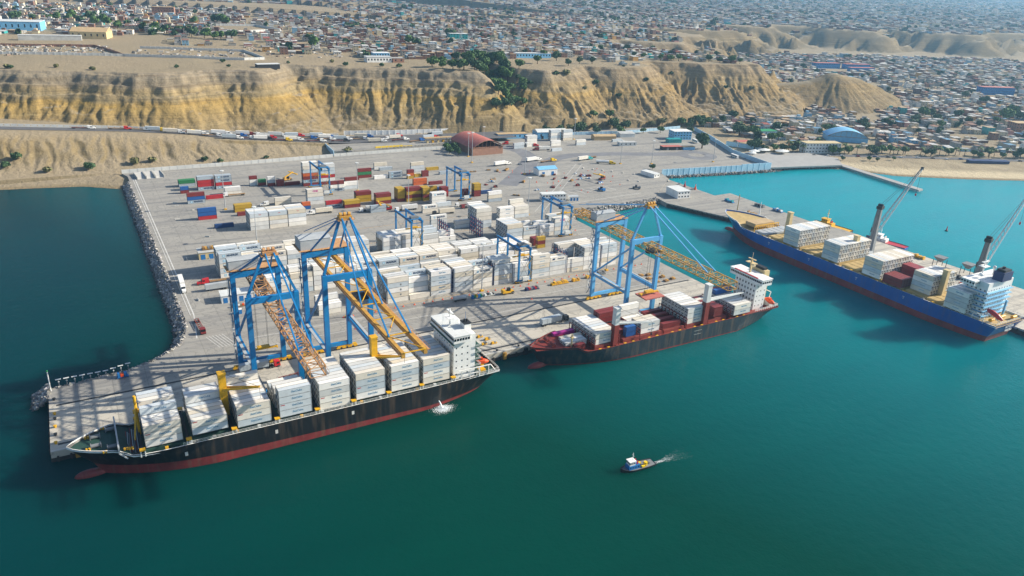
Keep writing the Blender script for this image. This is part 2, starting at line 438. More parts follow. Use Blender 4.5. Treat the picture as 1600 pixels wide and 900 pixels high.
# sea
mt, n, l, b = node_mat('sea_water')
geo = n.new('ShaderNodeNewGeometry'); pos = geo.outputs['Position']
sep = n.new('ShaderNodeSeparateXYZ'); l.new(pos, sep.inputs[0])
east = maprange(n, l, math_n(n, l, 'ADD', sep.outputs['X'], math_n(n, l, 'MULTIPLY', sep.outputs['Y'], 0.45)), 240, 720)
west = maprange(n, l, math_n(n, l, 'SUBTRACT', math_n(n, l, 'MULTIPLY', sep.outputs['Y'], 0.25), sep.outputs['X']), -40, 130)
n1 = noise(n, l, pos, 0.008, 4)
deep = mixc(n, l, west, (0.0001, 0.044, 0.033, 1), (0.0001, 0.034, 0.040, 1))
c1 = mixc(n, l, east, deep, (0.0001, 0.245, 0.300, 1))
mps = n.new('ShaderNodeMapping'); mps.inputs['Scale'].default_value = (0.010, 0.045, 0.02); mps.inputs['Rotation'].default_value = (0, 0, 0.5); l.new(pos, mps.inputs['Vector'])
n2 = noise(n, l, mps.outputs['Vector'], 1.0, 5, 0.65)
c1 = mixc(n, l, maprange(n, l, n2, 0.35, 0.7, 0.0, 0.30), c1, mixc(n, l, 1.0, c1, (1.0, 1.35, 1.25, 1), 'MULTIPLY'))
c2 = mixc(n, l, maprange(n, l, n1, 0.3, 0.7, 0.0, 0.35), c1, mixc(n, l, 1.0, c1, (0.75, 0.8, 0.85, 1), 'MULTIPLY'))
l.new(c2, b.inputs['Base Color'])
l.new(maprange(n, l, n2, 0.3, 0.7, 0.10, 0.24), b.inputs['Roughness']); b.inputs['IOR'].default_value = 1.33; b.inputs['Specular IOR Level'].default_value = 0.07
b.subsurface_method = 'BURLEY' if hasattr(b, 'subsurface_method') else None
b.inputs['Subsurface Weight'].default_value = 1.0; b.inputs['Subsurface Radius'].default_value = (0.6, 1.0, 1.0); b.inputs['Subsurface Scale'].default_value = 22.0
w1 = noise(n, l, pos, 0.22, 3, 0.6); w2 = noise(n, l, pos, 0.9, 3, 0.6)
hsum = math_n(n, l, 'ADD', math_n(n, l, 'MULTIPLY', w1, 1.0), math_n(n, l, 'MULTIPLY', w2, 0.35))
bp = n.new('ShaderNodeBump'); bp.inputs['Strength'].default_value = 0.35; bp.inputs['Distance'].default_value = 0.8
l.new(hsum, bp.inputs['Height']); l.new(bp.outputs['Normal'], b.inputs['Normal'])
sea = MB().add([(-6000, -4000, 0), (14000, -8000, 0), (14000, 2000, 0), (-6000, 2000, 0)], [(0, 1, 2, 3)]).build('sea', 'sea_water')
tag(sea, 'deep green harbour water turning turquoise inside the basin', 'water', kind='structure')

# terrain
mt, n, l, b = node_mat('terrain')
geo = n.new('ShaderNodeNewGeometry'); pos = geo.outputs['Position']
sep = n.new('ShaderNodeSeparateXYZ'); l.new(pos, sep.inputs[0])
nsep = n.new('ShaderNodeSeparateXYZ'); l.new(geo.outputs['Normal'], nsep.inputs[0])
nA = noise(n, l, pos, 0.03, 5); nB = noise(n, l, pos, 0.25, 5, 0.7); nC = noise(n, l, pos, 0.006, 3)
zz = math_n(n, l, 'ADD', sep.outputs['Z'], math_n(n, l, 'MULTIPLY', nA, 14.0))
str_ = ramp(n, [(0.0, lin('85795f')), (0.30, lin('8e7d5a')), (0.48, lin('9b8453')), (0.58, lin('a58a50')), (0.64, lin('8f805f')), (0.74, lin('9c8a66')), (0.80, lin('877b66')), (0.9, lin('918672')), (1.0, lin('8a8070'))])
l.new(maprange(n, l, zz, 8, 74), str_.inputs[0])
brown = mixc(n, l, maprange(n, l, sep.outputs['X'], 430, 640), str_.outputs[0], mixc(n, l, 0.55, str_.outputs[0], lin('8a7656')))
flat = mixc(n, l, nC, lin('a5947a'), lin('93886f'))
cl = mixc(n, l, maprange(n, l, nsep.outputs['Z'], 0.90, 0.975), brown, flat)
sand = math_n(n, l, 'MULTIPLY', maprange(n, l, sep.outputs['Z'], 3.4, 2.2), maprange(n, l, sep.outputs['X'], 600, 640))
hillside = math_n(n, l, 'MULTIPLY', maprange(n, l, sep.outputs['X'], 930, 1250, 0.0, 0.75), maprange(n, l, nsep.outputs['Z'], 0.995, 0.94))
cl = mixc(n, l, hillside, cl, lin('74684e'))
mpz = n.new('ShaderNodeMapping'); mpz.inputs['Scale'].default_value = (0.012, 0.012, 0.55); l.new(pos, mpz.inputs['Vector'])
lay = noise(n, l, mpz.outputs['Vector'], 1.0, 6, 0.7)
steep = maprange(n, l, nsep.outputs['Z'], 0.95, 0.85)
cl = mixc(n, l, math_n(n, l, 'MULTIPLY', steep, maprange(n, l, lay, 0.48, 0.66, 0.0, 0.6)), cl, lin('6e5c40'))
cl = mixc(n, l, math_n(n, l, 'MULTIPLY', steep, maprange(n, l, lay, 0.44, 0.30, 0.0, 0.55)), cl, lin('b9a67e'))
cl = mixc(n, l, sand, cl, lin('cdbd9c'))
wet = maprange(n, l, sep.outputs['Z'], 0.9, 0.35)
cl = mixc(n, l, wet, cl, lin('8f8063'))
cl = mixc(n, l, maprange(n, l, nB, 0.3, 0.7, 0.0, 0.5), cl, mixc(n, l, 1.0, cl, (0.72, 0.72, 0.72, 1), 'MULTIPLY'))
scrub = maprange(n, l, noise(n, l, pos, 0.12, 6, 0.75), 0.60, 0.72, 0.0, 0.55)
cl = mixc(n, l, scrub, cl, lin('6f6648'))
l.new(cl, b.inputs['Base Color']); b.inputs['Roughness'].default_value = 0.95; b.inputs['Specular IOR Level'].default_value = 0.1
bp = n.new('ShaderNodeBump'); bp.inputs['Strength'].default_value = 0.9; bp.inputs['Distance'].default_value = 1.6
l.new(nB, bp.inputs['Height']); l.new(bp.outputs['Normal'], b.inputs['Normal'])

def axis(segs):
    out = [segs[0][0]]
    for a, bnd, st in segs:
        k = max(1, int(round((bnd - a) / st))); out += list(np.linspace(a, bnd, k + 1)[1:])
    return out
xs = axis([(-2500, -700, 120), (-700, -150, 18), (-150, 930, 1.8), (930, 1180, 3), (1180, 1300, 6)])
ys = axis([(-3000, 200, 160), (200, 400, 20), (400, 640, 8), (640, 690, 5), (690, 890, 1.6), (890, 900, 2.5), (900, 1000, 5), (1000, 1300, 9)])
st = 7.0
while xs[-1] < 12000: xs.append(xs[-1] + st); st = min(st * 1.018, 300)
st = 9.0
while ys[-1] < 12000: ys.append(ys[-1] + st); st = min(st * 1.02, 300)
X, Y = np.meshgrid(np.array(xs), np.array(ys)); Z = height(X, Y)
ny, nx = X.shape
V = np.stack([X, Y, Z], -1).reshape(-1, 3)
i = np.arange(ny * nx).reshape(ny, nx)
Fq = np.stack([i[:-1, :-1], i[:-1, 1:], i[1:, 1:], i[1:, :-1]], -1).reshape(-1, 4)
zc = Z.reshape(-1)[Fq].max(1); Fq = Fq[zc > -2.5]          # nothing far under the sea
def mesh_np(name, V, F, mname, colors=None, smooth=False):
    me = bpy.data.meshes.new(name); k = F.shape[1]
    me.vertices.add(len(V)); me.vertices.foreach_set('co', np.ascontiguousarray(V, np.float32).ravel())
    me.loops.add(F.size); me.loops.foreach_set('vertex_index', np.ascontiguousarray(F, np.int32).ravel())
    me.polygons.add(len(F)); me.polygons.foreach_set('loop_start', np.arange(0, F.size, k, dtype=np.int32))
    me.polygons.foreach_set('use_smooth', np.full(len(F), bool(smooth)))
    me.materials.append(MATS[mname])
    if colors is not None:
        ca = me.color_attributes.new('Col', 'FLOAT_COLOR', 'CORNER')
        c = np.concatenate([np.repeat(colors, k, 0), np.ones((F.size, 1))], 1).astype(np.float32)
        ca.data.foreach_set('color', c.ravel())
    me.update(calc_edges=True); me.validate()
    return me
terrain = link('terrain', mesh_np('terrain', V, Fq, 'terrain', smooth=True))
tag(terrain, 'dry ochre bluffs, plateau and sandy shore around the port', 'terrain', kind='structure')

# port paving: one slab with the quay edge
mt, n, l, b = node_mat('paving')
geo = n.new('ShaderNodeNewGeometry'); pos = geo.outputs['Position']
sep = n.new('ShaderNodeSeparateXYZ'); l.new(pos, sep.inputs[0])
base = mixc(n, l, noise(n, l, pos, 0.02, 4), lin('aaa69c'), lin('8b8983'))
base = mixc(n, l, maprange(n, l, sep.outputs['Y'], 316, 313), base, lin('bcb6a8'))
bk = n.new('ShaderNodeTexBrick'); bk.inputs['Scale'].default_value = 1.0; bk.offset = 0.0
for s_, v_ in (('Color1', (1, 1, 1, 1)), ('Color2', (0.95, 0.95, 0.95, 1)), ('Mortar', (0.68, 0.68, 0.68, 1)), ('Mortar Size', 0.10), ('Mortar Smooth', 0.6), ('Brick Width', 6.0), ('Row Height', 6.0)):
    bk.inputs[s_].default_value = v_
l.new(pos, bk.inputs['Vector'])
base = mixc(n, l, 0.3, base, bk.outputs['Color'], 'MULTIPLY')
bk2 = n.new('ShaderNodeTexBrick'); bk2.inputs['Scale'].default_value = 1.0; bk2.offset = 0.0
for s_, v_ in (('Color1', (1, 1, 1, 1)), ('Color2', (0.88, 0.88, 0.89, 1)), ('Mortar', (0.5, 0.5, 0.5, 1)), ('Mortar Size', 0.22), ('Mortar Smooth', 0.4), ('Brick Width', 13.0), ('Row Height', 38.0)): bk2.inputs[s_].default_value = v_
l.new(pos, bk2.inputs['Vector'])
base = mixc(n, l, 0.45, base, bk2.outputs['Color'], 'MULTIPLY')
wv = n.new('ShaderNodeTexNoise'); wv.inputs['Scale'].default_value = 0.06; wv.inputs['Detail'].default_value = 3; wv.inputs['Distortion'].default_value = 2.5; l.new(pos, wv.inputs['Vector'])
tk = n.new('ShaderNodeMapRange'); tk.inputs['From Min'].default_value = 0.47; tk.inputs['From Max'].default_value = 0.5; tk.inputs['To Max'].default_value = 1.0; l.new(wv.outputs['Fac'], tk.inputs['Value'])
tk2 = n.new('ShaderNodeMapRange'); tk2.inputs['From Min'].default_value = 0.53; tk2.inputs['From Max'].default_value = 0.5; tk2.inputs['To Max'].default_value = 0.42; l.new(wv.outputs['Fac'], tk2.inputs['Value'])
base = mixc(n, l, math_n(n, l, 'MULTIPLY', tk.outputs['Result'], tk2.outputs['Result']), base, lin('5e5f60'))
mp = n.new('ShaderNodeMapping'); mp.inputs['Scale'].default_value = (0.012, 0.22, 0.1); l.new(pos, mp.inputs['Vector'])
tr = maprange(n, l, noise(n, l, mp.outputs['Vector'], 1.0, 4), 0.48, 0.70, 0.0, 0.6)
base = mixc(n, l, tr, base, lin('6f6f70'))
sp = maprange(n, l, noise(n, l, pos, 0.28, 6, 0.75), 0.58, 0.74, 0.0, 0.5)
base = mixc(n, l, sp, base, lin('77746e'))
l.new(base, b.inputs['Base Color']); b.inputs['Roughness'].default_value = 0.85; b.inputs['Specular IOR Level'].default_value = 0.25
YARD = [(-23.5, 278.5), (318, 278.5), (318, 448), (326, 461), (372, 463.5), (418, 467), (418, 470), (470, 512), (478, 531), (568, 517.5), (603.5, 513), (613, 575), (645, 642), (664, 690),
        (655, 716), (520, 738), (395, 745), (362, 742), (362, 694), (33, 688.5), (36.5, 676), (36.5, 376), (35, 362), (30, 348), (19, 337.8), (6, 331.8), (-23.5, 328)]
yard = MB().prism(YARD, -4, 4.0).build('port_pavement', 'paving')
tag(yard, 'pale concrete container yard and quay apron', 'pavement', kind='structure')
FORE = [(214, 698), (232, 694), (362, 700), (362, 741), (330, 747), (246, 764), (222, 766)]
fore = MB().prism(FORE, 1, 8.0).build('forecourt_pavement', 'paving')
tag(fore, 'raised grey forecourt where trucks queue at the port gate', 'pavement', kind='structure')
PIER = [(416, 452), (432, 412), (438.8, 396), (438.8, 120), (508, 120), (498, 346), (491, 372), (491, 456), (472, 455), (470, 511.8), (418.2, 469.9), (418.2, 466)]
pier = MB().prism(PIER, -4, 3.6).build('cargo_pier', 'paving')
tag(pier, 'long pale concrete pier beside the navy ship', 'pier', kind='structure')
# rubbing strip, kerb and crane rails along the quay
k = MB()
k.box(-23.4, 278.6, 4.0, 317.9, 279.5, 4.28); kerb = k.build('quay_kerb', 'barrier'); tag(kerb, 'low concrete kerb along the quay edge', 'kerb', kind='structure')
for yy, nm in ((283.5, 'seaward steel crane rail along the quay'), (313.5, 'landward steel crane rail across the apron')):
    o = MB().box(-21, yy - 0.3, 4.0, 314, yy + 0.3, 4.05).box(-21, yy - 0.9, 4.0, 314, yy - 0.36, 4.008).build('crane_rail', 'dark')
    tag(o, nm, 'rail', kind='structure')
# cliff road and its barrier with openings
rx = np.array(axis([(-700, -100, 20), (-100, 420, 5)])); ry, rz = road_at(rx)
mb = MB(); vs = []
for x_, y_, z_ in zip(rx, ry, rz): vs += [(x_, y_ - 6.2 - 14 * min(1, max(0, (x_ - 100) / 35)) - 8 * min(1, max(0, (x_ - 180) / 50)), z_ + 0.02), (x_, y_ + 6.2, z_ + 0.02)]
mb.add(vs, [(2 * q, 2 * q + 2, 2 * q + 3, 2 * q + 1) for q in range(len(rx) - 1)])
mat('asphalt', lin('5a5a5c'), 0.9, 0.15, 0.2)
road = mb.build('cliff_road', 'asphalt'); tag(road, 'grey asphalt road descending along the foot of the cliff', 'road', kind='structure')
bar = thing('road_barrier', 'long white barrier with square openings along the cliff road', 'barrier', (0, 0, 0))
for q in range(int((330 + 90) / 5.0)):
    x0 = -90 + q * 5.0; y0, z0 = road_at(x0); y1, z1 = road_at(x0 + 5.0)
    if x0 > 236: break
    pm = MB()
    for f0, f1, h0, h1 in ((0.0, 1.0, 0.0, 0.9), (0.0, 1.0, 1.9, 2.5), (0.0, 0.4, 0.9, 1.9), (0.6, 1.0, 0.9, 1.9)):
        a = (x0 + 5 * f0, y0 + (y1 - y0) * f0 + 7.0, z0 + (z1 - z0) * f0); c = (x0 + 5 * f1 - 0.03, y0 + (y1 - y0) * f1 + 7.0, z0 + (z1 - z0) * f1)
        pm.add([(a[0], a[1], a[2] + h0), (c[0], c[1], c[2] + h0), (c[0], c[1] + .4, c[2] + h0), (a[0], a[1] + .4, a[2] + h0),
                (a[0], a[1], a[2] + h1), (c[0], c[1], c[2] + h1), (c[0], c[1] + .4, c[2] + h1), (a[0], a[1] + .4, a[2] + h1)],
               [(0, 3, 2, 1), (4, 5, 6, 7), (0, 1, 5, 4), (1, 2, 6, 5), (2, 3, 7, 6), (3, 0, 4, 7)])
    pm.build('panel', 'wall_white', bar)
# painted lines on the paving
mk = MB()
def line(x0, y0, x1, y1, w, mi=0, z=4.006):
    d = Vector((x1 - x0, y1 - y0, 0)).normalized(); a = Vector((-d.y, d.x, 0)) * w / 2
    mk.add([(x0 - a.x, y0 - a.y, z), (x1 - a.x, y1 - a.y, z), (x1 + a.x, y1 + a.y, z), (x0 + a.x, y0 + a.y, z)], [(0, 1, 2, 3)], mi)
line(41, 668, 41, 380, 0.5); line(41, 380, 38, 352, 0.5); line(39.4, 668, 39.4, 380, 0.3)
for yy in (319, 331, 342): line(60, yy, 300, yy, 0.25)
for yy in (349.5, 381.5, 411, 449, 480): line(128, yy, 300, yy, 0.25, 1)
for q in range(9): line(300, 372 + q * 8, 312, 372 + q * 8, 0.3)
for q in range(6): line(46 + 1.5 * q, 338, 42 + 1.5 * q, 352, 0.25)
for px_ in range(8): line(344 + px_ * 8, 500, 341 + px_ * 8, 512, 0.5)
line(330, 478, 415, 484, 0.4); line(300, 470, 420, 590, 0.3); line(306, 468, 426, 588, 0.3)
o = mk.build('pavement_marking', ['mark_white', 'mark_yellow']); tag(o, 'white and yellow lane lines on the yard', 'marking', kind='structure')

# rock revetments
def rocks(name, path, width, drop, size, dens, label, zt=3.9):
    Vs = []; Fs = []; base = np.array([(-1, -1, -1), (1, -1, -1), (1, 1, -1), (-1, 1, -1), (-1, -1, 1), (1, -1, 1), (1, 1, 1), (-1, 1, 1)], float)
    fq = np.array([(0, 3, 2, 1), (4, 5, 6, 7), (0, 1, 5, 4), (1, 2, 6, 5), (2, 3, 7, 6), (3, 0, 4, 7)])
    kk = 0; cl = []
    for (ax, ay), (bx, by) in zip(path[:-1], path[1:]):
        L = math.hypot(bx - ax, by - ay); nrm = (-(by - ay) / L, (bx - ax) / L)
        for _ in range(int(L * width * dens)):
            t, u = rng.rand(), rng.rand(); s = size * (0.5 + rng.rand() * 0.9)
            c = np.array([ax + (bx - ax) * t + nrm[0] * u * width, ay + (by - ay) * t + nrm[1] * u * width, zt - u * drop - 0.3 + 0.5 * rng.rand()])
            q = np.linalg.qr(rng.randn(3, 3))[0]
            v = (base * (0.75 + 0.5 * rng.rand(8, 1)) * s * np.array([.62, .5, .42])) @ q + c
            Vs.append(v); Fs.append(fq + kk); kk += 8
            g = 0.13 + 0.34 * rng.rand() ** 1.4; w = 0.9 + 0.2 * rng.rand()
            wetf = 0.35 if c[2] < 0.35 else 1.0
            cl.append(np.array([g * 1.02, g * 0.98 * 1.0, g * 0.92 * w]) * wetf)
    me = mesh_np(name, np.concatenate(Vs), np.concatenate(Fs), 'attr', np.repeat(np.array(cl), 6, 0))
    return tag(link(name, me), label, 'rocks', kind='stuff')
rocks('riprap', [(-23.5, 327.6), (6, 331.4), (19, 337.4), (30, 347.6), (35, 361.6), (36.5, 376), (36.5, 660)], 6.6, 4.4, 0.95, 2.2, 'grey boulder revetment along the western yard edge')
rocks('riprap', [(-23.3, 320), (-23.6, 333)], 6.5, 4.0, 1.0, 2.6, 'round heap of boulders at the pier head')
rocks('riprap', [(417, 467), (372, 463.5), (326, 461), (318.2, 450)], 5.5, 4.4, 1.0, 2.0, 'tan boulder slope along the inner basin')
rocks('riprap', [(690, 497), (640, 516), (604, 512.8), (568, 517.3), (478, 530.8)], 4.5, 2.6, 1.1, 0.9, 'dark stones along the foot of the blue sea wall', zt=1.6)

def wall(name, pts, h, th, mname, label, cat='wall', step=6.0, pier=0.25, z=None):
    """a wall with proud piers at a regular step"""
    t = thing(name, label, cat, (pts[0][0], pts[0][1], 0))
    ox, oy = pts[0]; mb = MB(); mp_ = MB()
    for (ax, ay), (bx, by) in zip(pts[:-1], pts[1:]):
        L = math.hypot(bx - ax, by - ay); k = max(1, int(L / step))
        for q in range(k):
            p = (ax + (bx - ax) * q / k, ay + (by - ay) * q / k); r = (ax + (bx - ax) * (q + 1) / k, ay + (by - ay) * (q + 1) / k)
            z0 = z if z is not None else min(ground(*p), ground(*r)) - 0.3
            a = Vector((p[0] - ox, p[1] - oy, z0 + h / 2)); c = Vector((r[0] - ox, r[1] - oy, z0 + h / 2))
            mb.beam(a, c, th, h)
            mp_.box(a.x - th / 2 - pier / 2, a.y - th / 2 - pier / 2, z0, a.x + th / 2 + pier / 2, a.y + th / 2 + pier / 2, z0 + h + 0.12)
    mb.build('wall_panel', mname, t); mp_.build('pier', mname, t)
    return t

# weathered, tide-stained faces of the quay and pier
mat('tide_stain', lin('3c3a36'), 0.9, 0.4, 0.6)
def skirt(pts, z0, z1, label):
    b = MB()
    for (ax, ay), (bx, by) in zip(pts[:-1], pts[1:]):
        L = math.hypot(bx - ax, by - ay); nx_, ny_ = (by - ay) / L, -(bx - ax) / L
        b.beam((ax + nx_ * .06, ay + ny_ * .06, (z0 + z1) / 2), (bx + nx_ * .06, by + ny_ * .06, (z0 + z1) / 2), .12, z1 - z0)
        for k in range(int(L / 4.2)):
            f = (k + .5) * 4.2 / L; x, y = ax + (bx - ax) * f + nx_ * .3, ay + (by - ay) * f + ny_ * .3
            b.box(x - .35, y - .35, z0, x + .35, y + .35, z1 + .55)
    return tag(b.build('tide_face', 'tide_stain'), label, 'wall', kind='structure')
skirt([(-23.5, 278.4), (318.1, 278.4)], -1.5, 1.6, 'dark tide line and piles along the quay face')
skirt([(438.7, 120), (438.7, 396), (431.9, 412), (415.9, 452)][::-1], -1.5, 2.6, 'dark weathered pile face of the cargo pier')
skirt([(318.1, 278.4), (318.1, 447)], -1.5, 1.8, 'dark tide line along the eastern yard edge')
skirt([(-23.6, 328), (-23.6, 278.4)], -1.5, 1.6, 'dark tide line at the western quay end')

# ------------------------------------------------------------------ containers
CW, CL40, CL20, CH = 2.44, 12.19, 6.06, 2.9
def container_mesh(L, H, name):
    b = MB()
    b.box(0.05, 0.05, 0.14, L - 0.05, CW - 0.05, H - 0.09, 0)
    for x in (0, L - 0.16):
        for y in (0, CW - 0.16): b.box(x, y, 0.0, x + 0.16, y + 0.16, H - 0.01, 1)
    for y in (0.01, CW - 0.13):
        b.box(0.16, y, 0.03, L - 0.16, y + 0.12, 0.2, 1); b.box(0.16, y, H - 0.15, L - 0.16, y + 0.12, H - 0.05, 1)
    for x in (0.01, L - 0.13):
        b.box(x, 0.16, 0.03, x + 0.12, CW - 0.16, 0.2, 1); b.box(x, 0.16, H - 0.15, x + 0.12, CW - 0.16, H - 0.05, 1)
    return b.mesh(name, ['paint_obj', 'frame_obj'])
def corrugated_mesh(L, H, name):
    b = MB(); nW = int(L / 0.55); y0, y1 = 0.03, 0.12
    for sgn in (0, 1):
        vs = []
        for k in range(nW * 2 + 1):
            x = 0.1 + (L - 0.2) * k / (nW * 2); d = (y0 if k % 2 else y1)
            y = d if sgn == 0 else CW - d
            vs += [(x, y, 0.14), (x, y, H - 0.1)]
        fs = [((2 * k, 2 * k + 2, 2 * k + 3, 2 * k + 1) if sgn == 0 else (2 * k + 1, 2 * k + 3, 2 * k + 2, 2 * k)) for k in range(nW * 2)]
        b.add(vs, fs, 0)
    b.box(0.06, 0.1, H - 0.14, L - 0.06, CW - 0.1, H - 0.06, 0); b.box(0.05, 0.1, 0.14, 0.12, CW - 0.1, H - 0.1, 0); b.box(L - .12, 0.1, 0.14, L - .05, CW - 0.1, H - 0.1, 0)
    for x in (0, L - 0.16):
        for y in (0, CW - 0.16): b.box(x, y, 0.0, x + 0.16, y + 0.16, H - 0.01, 1)
    for y in (0.0, CW - 0.12):
        b.box(0.16, y, 0.03, L - 0.16, y + 0.12, 0.2, 1); b.box(0.16, y, H - 0.15, L - 0.16, y + 0.12, H - 0.05, 1)
    return b.mesh(name, ['paint_obj', 'frame_obj'])
ME_REEFER = container_mesh(CL40, CH, 'refrigerated_container')
ME_DRY = {40: corrugated_mesh(CL40, 2.7, 'shipping_container'), 20: corrugated_mesh(CL20, 2.6, 'shipping_container')}
def unit_mesh(sx):
    b = MB(); q = -0.03 * sx
    def bx(x0, y0, z0, x1, y1, z1, mi): b.box(min(x0, x1), y0, z0, max(x0, x1), y1, z1, mi)
    bx(q, 0.2, 0.25, 0, CW - 0.2, CH - 0.22, 0)
    bx(q * 2.2, 0.5, 1.5, q, 1.25, 2.3, 1); bx(q * 2.2, 1.45, 1.55, q, 2.05, 2.25, 2); bx(q * 2.2, 0.35, 0.45, q, 1.3, 1.15, 2); bx(q * 2.2, 1.45, 0.45, q, 2.1, 1.2, 1)
    return b.mesh('cooling_unit', ['off_white', 'dark', 'grey'])
ME_UNIT = {0: unit_mesh(1), 1: unit_mesh(-1)}
def door_mesh(H):
    b = MB()
    for y0, y1 in ((0.17, 1.21), (1.23, CW - 0.17)):
        b.box(-0.01, y0, 0.22, 0.05, y1, H - 0.18, 0)
        for y in (y0 + 0.22, y1 - 0.22): b.box(-0.06, y - 0.03, 0.2, -0.01, y + 0.03, H - 0.15, 1)
    return b.mesh('door', ['paint_obj', 'grey'])
ME_DOOR = {40: door_mesh(2.7), 20: door_mesh(2.6)}
def logo_mesh():
    b = MB(); b.box(-0.62, -0.62, 0, 0.62, 0.62, 0.012, 0)
    for k in range(7):
        t = 2 * math.pi * k / 7; b.beam((0, 0, 0.02), (0.48 * math.cos(t), 0.48 * math.sin(t), 0.02), 0.2, 0.015, 1)
    return b.mesh('logo', ['logo_blue', 'white'])
ME_LOGO = logo_mesh()
ME_FLAG = MB().add([(-1.0, -.55, 0.01), (.8, -.55, 0.01), (1.1, .55, 0.01), (-.6, .55, .01)], [(0, 1, 2, 3)]).mesh('logo', 'ink')
ME_BADGE = MB().prism([(0.5 * math.cos(t * .7854), 0.62 * math.sin(t * .7854)) for t in range(8)], 0, 0.012).mesh('logo', 'grey')
ME_REDTAG = MB().box(-0.8, -0.16, 0, 0.8, 0.16, 0.012).mesh('logo', 'red')
CCOL = dict(w=lin('dcdbd4'), g=lin('a9b4bb'), G=lin('2f7d4c'), r=lin('7c2b28'), R=lin('b0272c'), b=lin('215a9c'), n=lin('1c3f72'), y=lin('b8962a'), o=lin('c8622a'), m=lin('b02a86'))
CNAME = dict(w='white', g='pale grey', G='green', r='dark red', R='bright red', b='blue', n='navy blue', y='yellow', o='orange', m='magenta')
WHITES = [lin(h) for h in ('e6e4de', 'd3d3cf', 'ebe9e4', 'd9d2c4', 'c4ccd0', 'dfdace', 'c6c7c4', 'e8e5dc', 'b9c3c8', 'd2c9b6')]
BOXES = []      # every container before it becomes an object
def add_box_(x, y, z, kind, L, color, letter, label, group, rz=0.0, expo=(0, 0, 0), flip=0, unitend=True):
    BOXES.append(dict(x=x, y=y, z=z, kind=kind, L=L, c=color, t=letter, label=label, group=group, rz=rz, e=expo, flip=flip, ue=unitend))
def tier_word(t, n):
    return 'bottom tier' if t == 0 and n > 1 else ('top tier' if t == n - 1 else ORD[t] + ' tier')
def fill(grid, place, look, where, group, z0, letters=None, rz=0.0, flip=0, pitch=2.56, slotword='stack', rowword='row'):
    """grid[slot] = list of tiers per row (row 0 nearest the camera); place(slot,row) -> corner"""
    ns = len(grid)
    for s in range(ns):
        rows = grid[s]
        for r, n in enumerate(rows):
            for t in range(n):
                top = t == n - 1
                front = r == 0 or rows[r - 1] <= t
                ln = grid[s - 1][r] if s > 0 and r < len(grid[s - 1]) else 0
                rn = grid[s + 1][r] if s < ns - 1 and r < len(grid[s + 1]) else 0
                left = ln <= t; right = rn <= t
                if not (top or front or left or right): continue
                x, y = place(s, r)
                lt = letters(s, r, t, n) if letters and front else ''
                sl = (ordw(s) + ' ' + slotword) if ns > 1 else ''
                lab = f"{look} {where}, " + (sl + ', ' if sl else '') + (f"{ORD[r]} {rowword}, " if len(rows) > 1 else '') + tier_word(t, n)
                add_box_(x, y, z0 + t * CH, 'reefer', 40, random.choice(WHITES), lt, lab, group, rz, (top, front, left if not flip else right), flip)

# front yard block
J = random.Random(3)
def jit(h, lo=3, n=6, keep=None):
    out = []
    for k in range(n): out.append(h if J.random() < 0.72 else max(lo, h - 1))
    if keep is not None: out[0] = keep
    return out
X1 = [97.5, 135, 147.7, 160.4, 174.2, 186.8, 200, 212.6, 226, 238.4, 250.8, 263.2, 276.2]
G1 = [[2, 2, 3], [5, 5, 5, 4, 5, 5], [1, 4, 5, 4, 4, 5], [5, 5, 5, 5, 4, 5], [5, 5, 5, 5, 5, 5], [4, 4, 5, 4, 4, 4], [4, 5, 5, 5, 4, 4], [4, 4, 3, 4, 4, 3], [5, 4, 4, 4, 3, 4],
      [4, 4, 3, 3, 3, 3], [3, 0, 0, 0, 5, 5], [5, 5, 5, 5, 5, 5], [5, 5, 5, 4, 5, 4]]
def let1(s, r, t, n):
    if s == 5: return 'M'
    if s in (3, 8): return 'S'
    if s == 9: return 'F'
    if s == 2 and r == 2: return 'M' if t == n - 1 else 'S'
    if s in (1, 4, 10, 11) and t in (1, 3): return 'B'
    return J.choice(['', '', 'B', 'S', ''])
fill(G1, lambda s, r: (X1[s], 353.2 + r * 2.72), 'white reefer in front yard block', 'facing the quay', 'reefers in the front yard block', 4.0, let1)
X2 = [79.5, 92.2, 104.9, 117.6, 130.3, 143, 155.6, 168.2, 181, 195.2, 207.9, 221, 233.6]
G2 = [[4, 4, 4], [4, 5, 5, 4, 4], [5, 5, 4, 5, 4, 4], [4, 4, 5, 5, 4, 4], [3, 4, 4, 4, 4, 4], [4, 4, 4, 4, 3, 4], [4, 4, 4, 3, 4, 4], [4, 4, 4, 4, 4, 4], [3, 4, 4, 4, 4, 4], [4, 4, 3, 4, 4, 4], [4, 3, 4, 4, 4, 4], [2, 3, 3, 4, 3, 3], [3, 3, 3, 2, 3, 3]]
def let2(s, r, t, n): return 'M' if (s in (5, 6) and r < 2) else ('B' if s in (9, 10, 1, 2) and t > 1 else J.choice(['', 'B', 'M', '', '']))
fill(G2, lambda s, r: (X2[s], 386.5 + r * 2.72), 'white reefer in second yard block', 'from the quay', 'reefers in the second yard block', 4.0, let2)
X3 = [62.4, 75.1, 87.8, 100.5, 113.2, 126, 138.7, 160, 172.6]
G3 = [[5, 5, 4, 5, 5, 5], [4, 4, 4, 5, 4, 5], [4, 5, 4, 4, 4], [4, 4, 4, 5, 4], [4, 4, 5, 4, 4], [4, 4, 4, 4, 4], [4, 4, 4, 4], [4, 4, 4, 4, 4], [4, 4, 4, 3, 4]]
fill(G3, lambda s, r: (X3[s], 424.4 + r * 2.72), 'white reefer in third yard block', 'beside the western sheds', 'reefers in the third yard block', 4.0,
     lambda s, r, t, n: 'M' if (s < 2 or (s == 2 and t > 2)) else J.choice(['B', 'S', '']))
X3b = [187, 199.6]; G3b = [[3, 4, 3, 4], [2, 3, 3]]
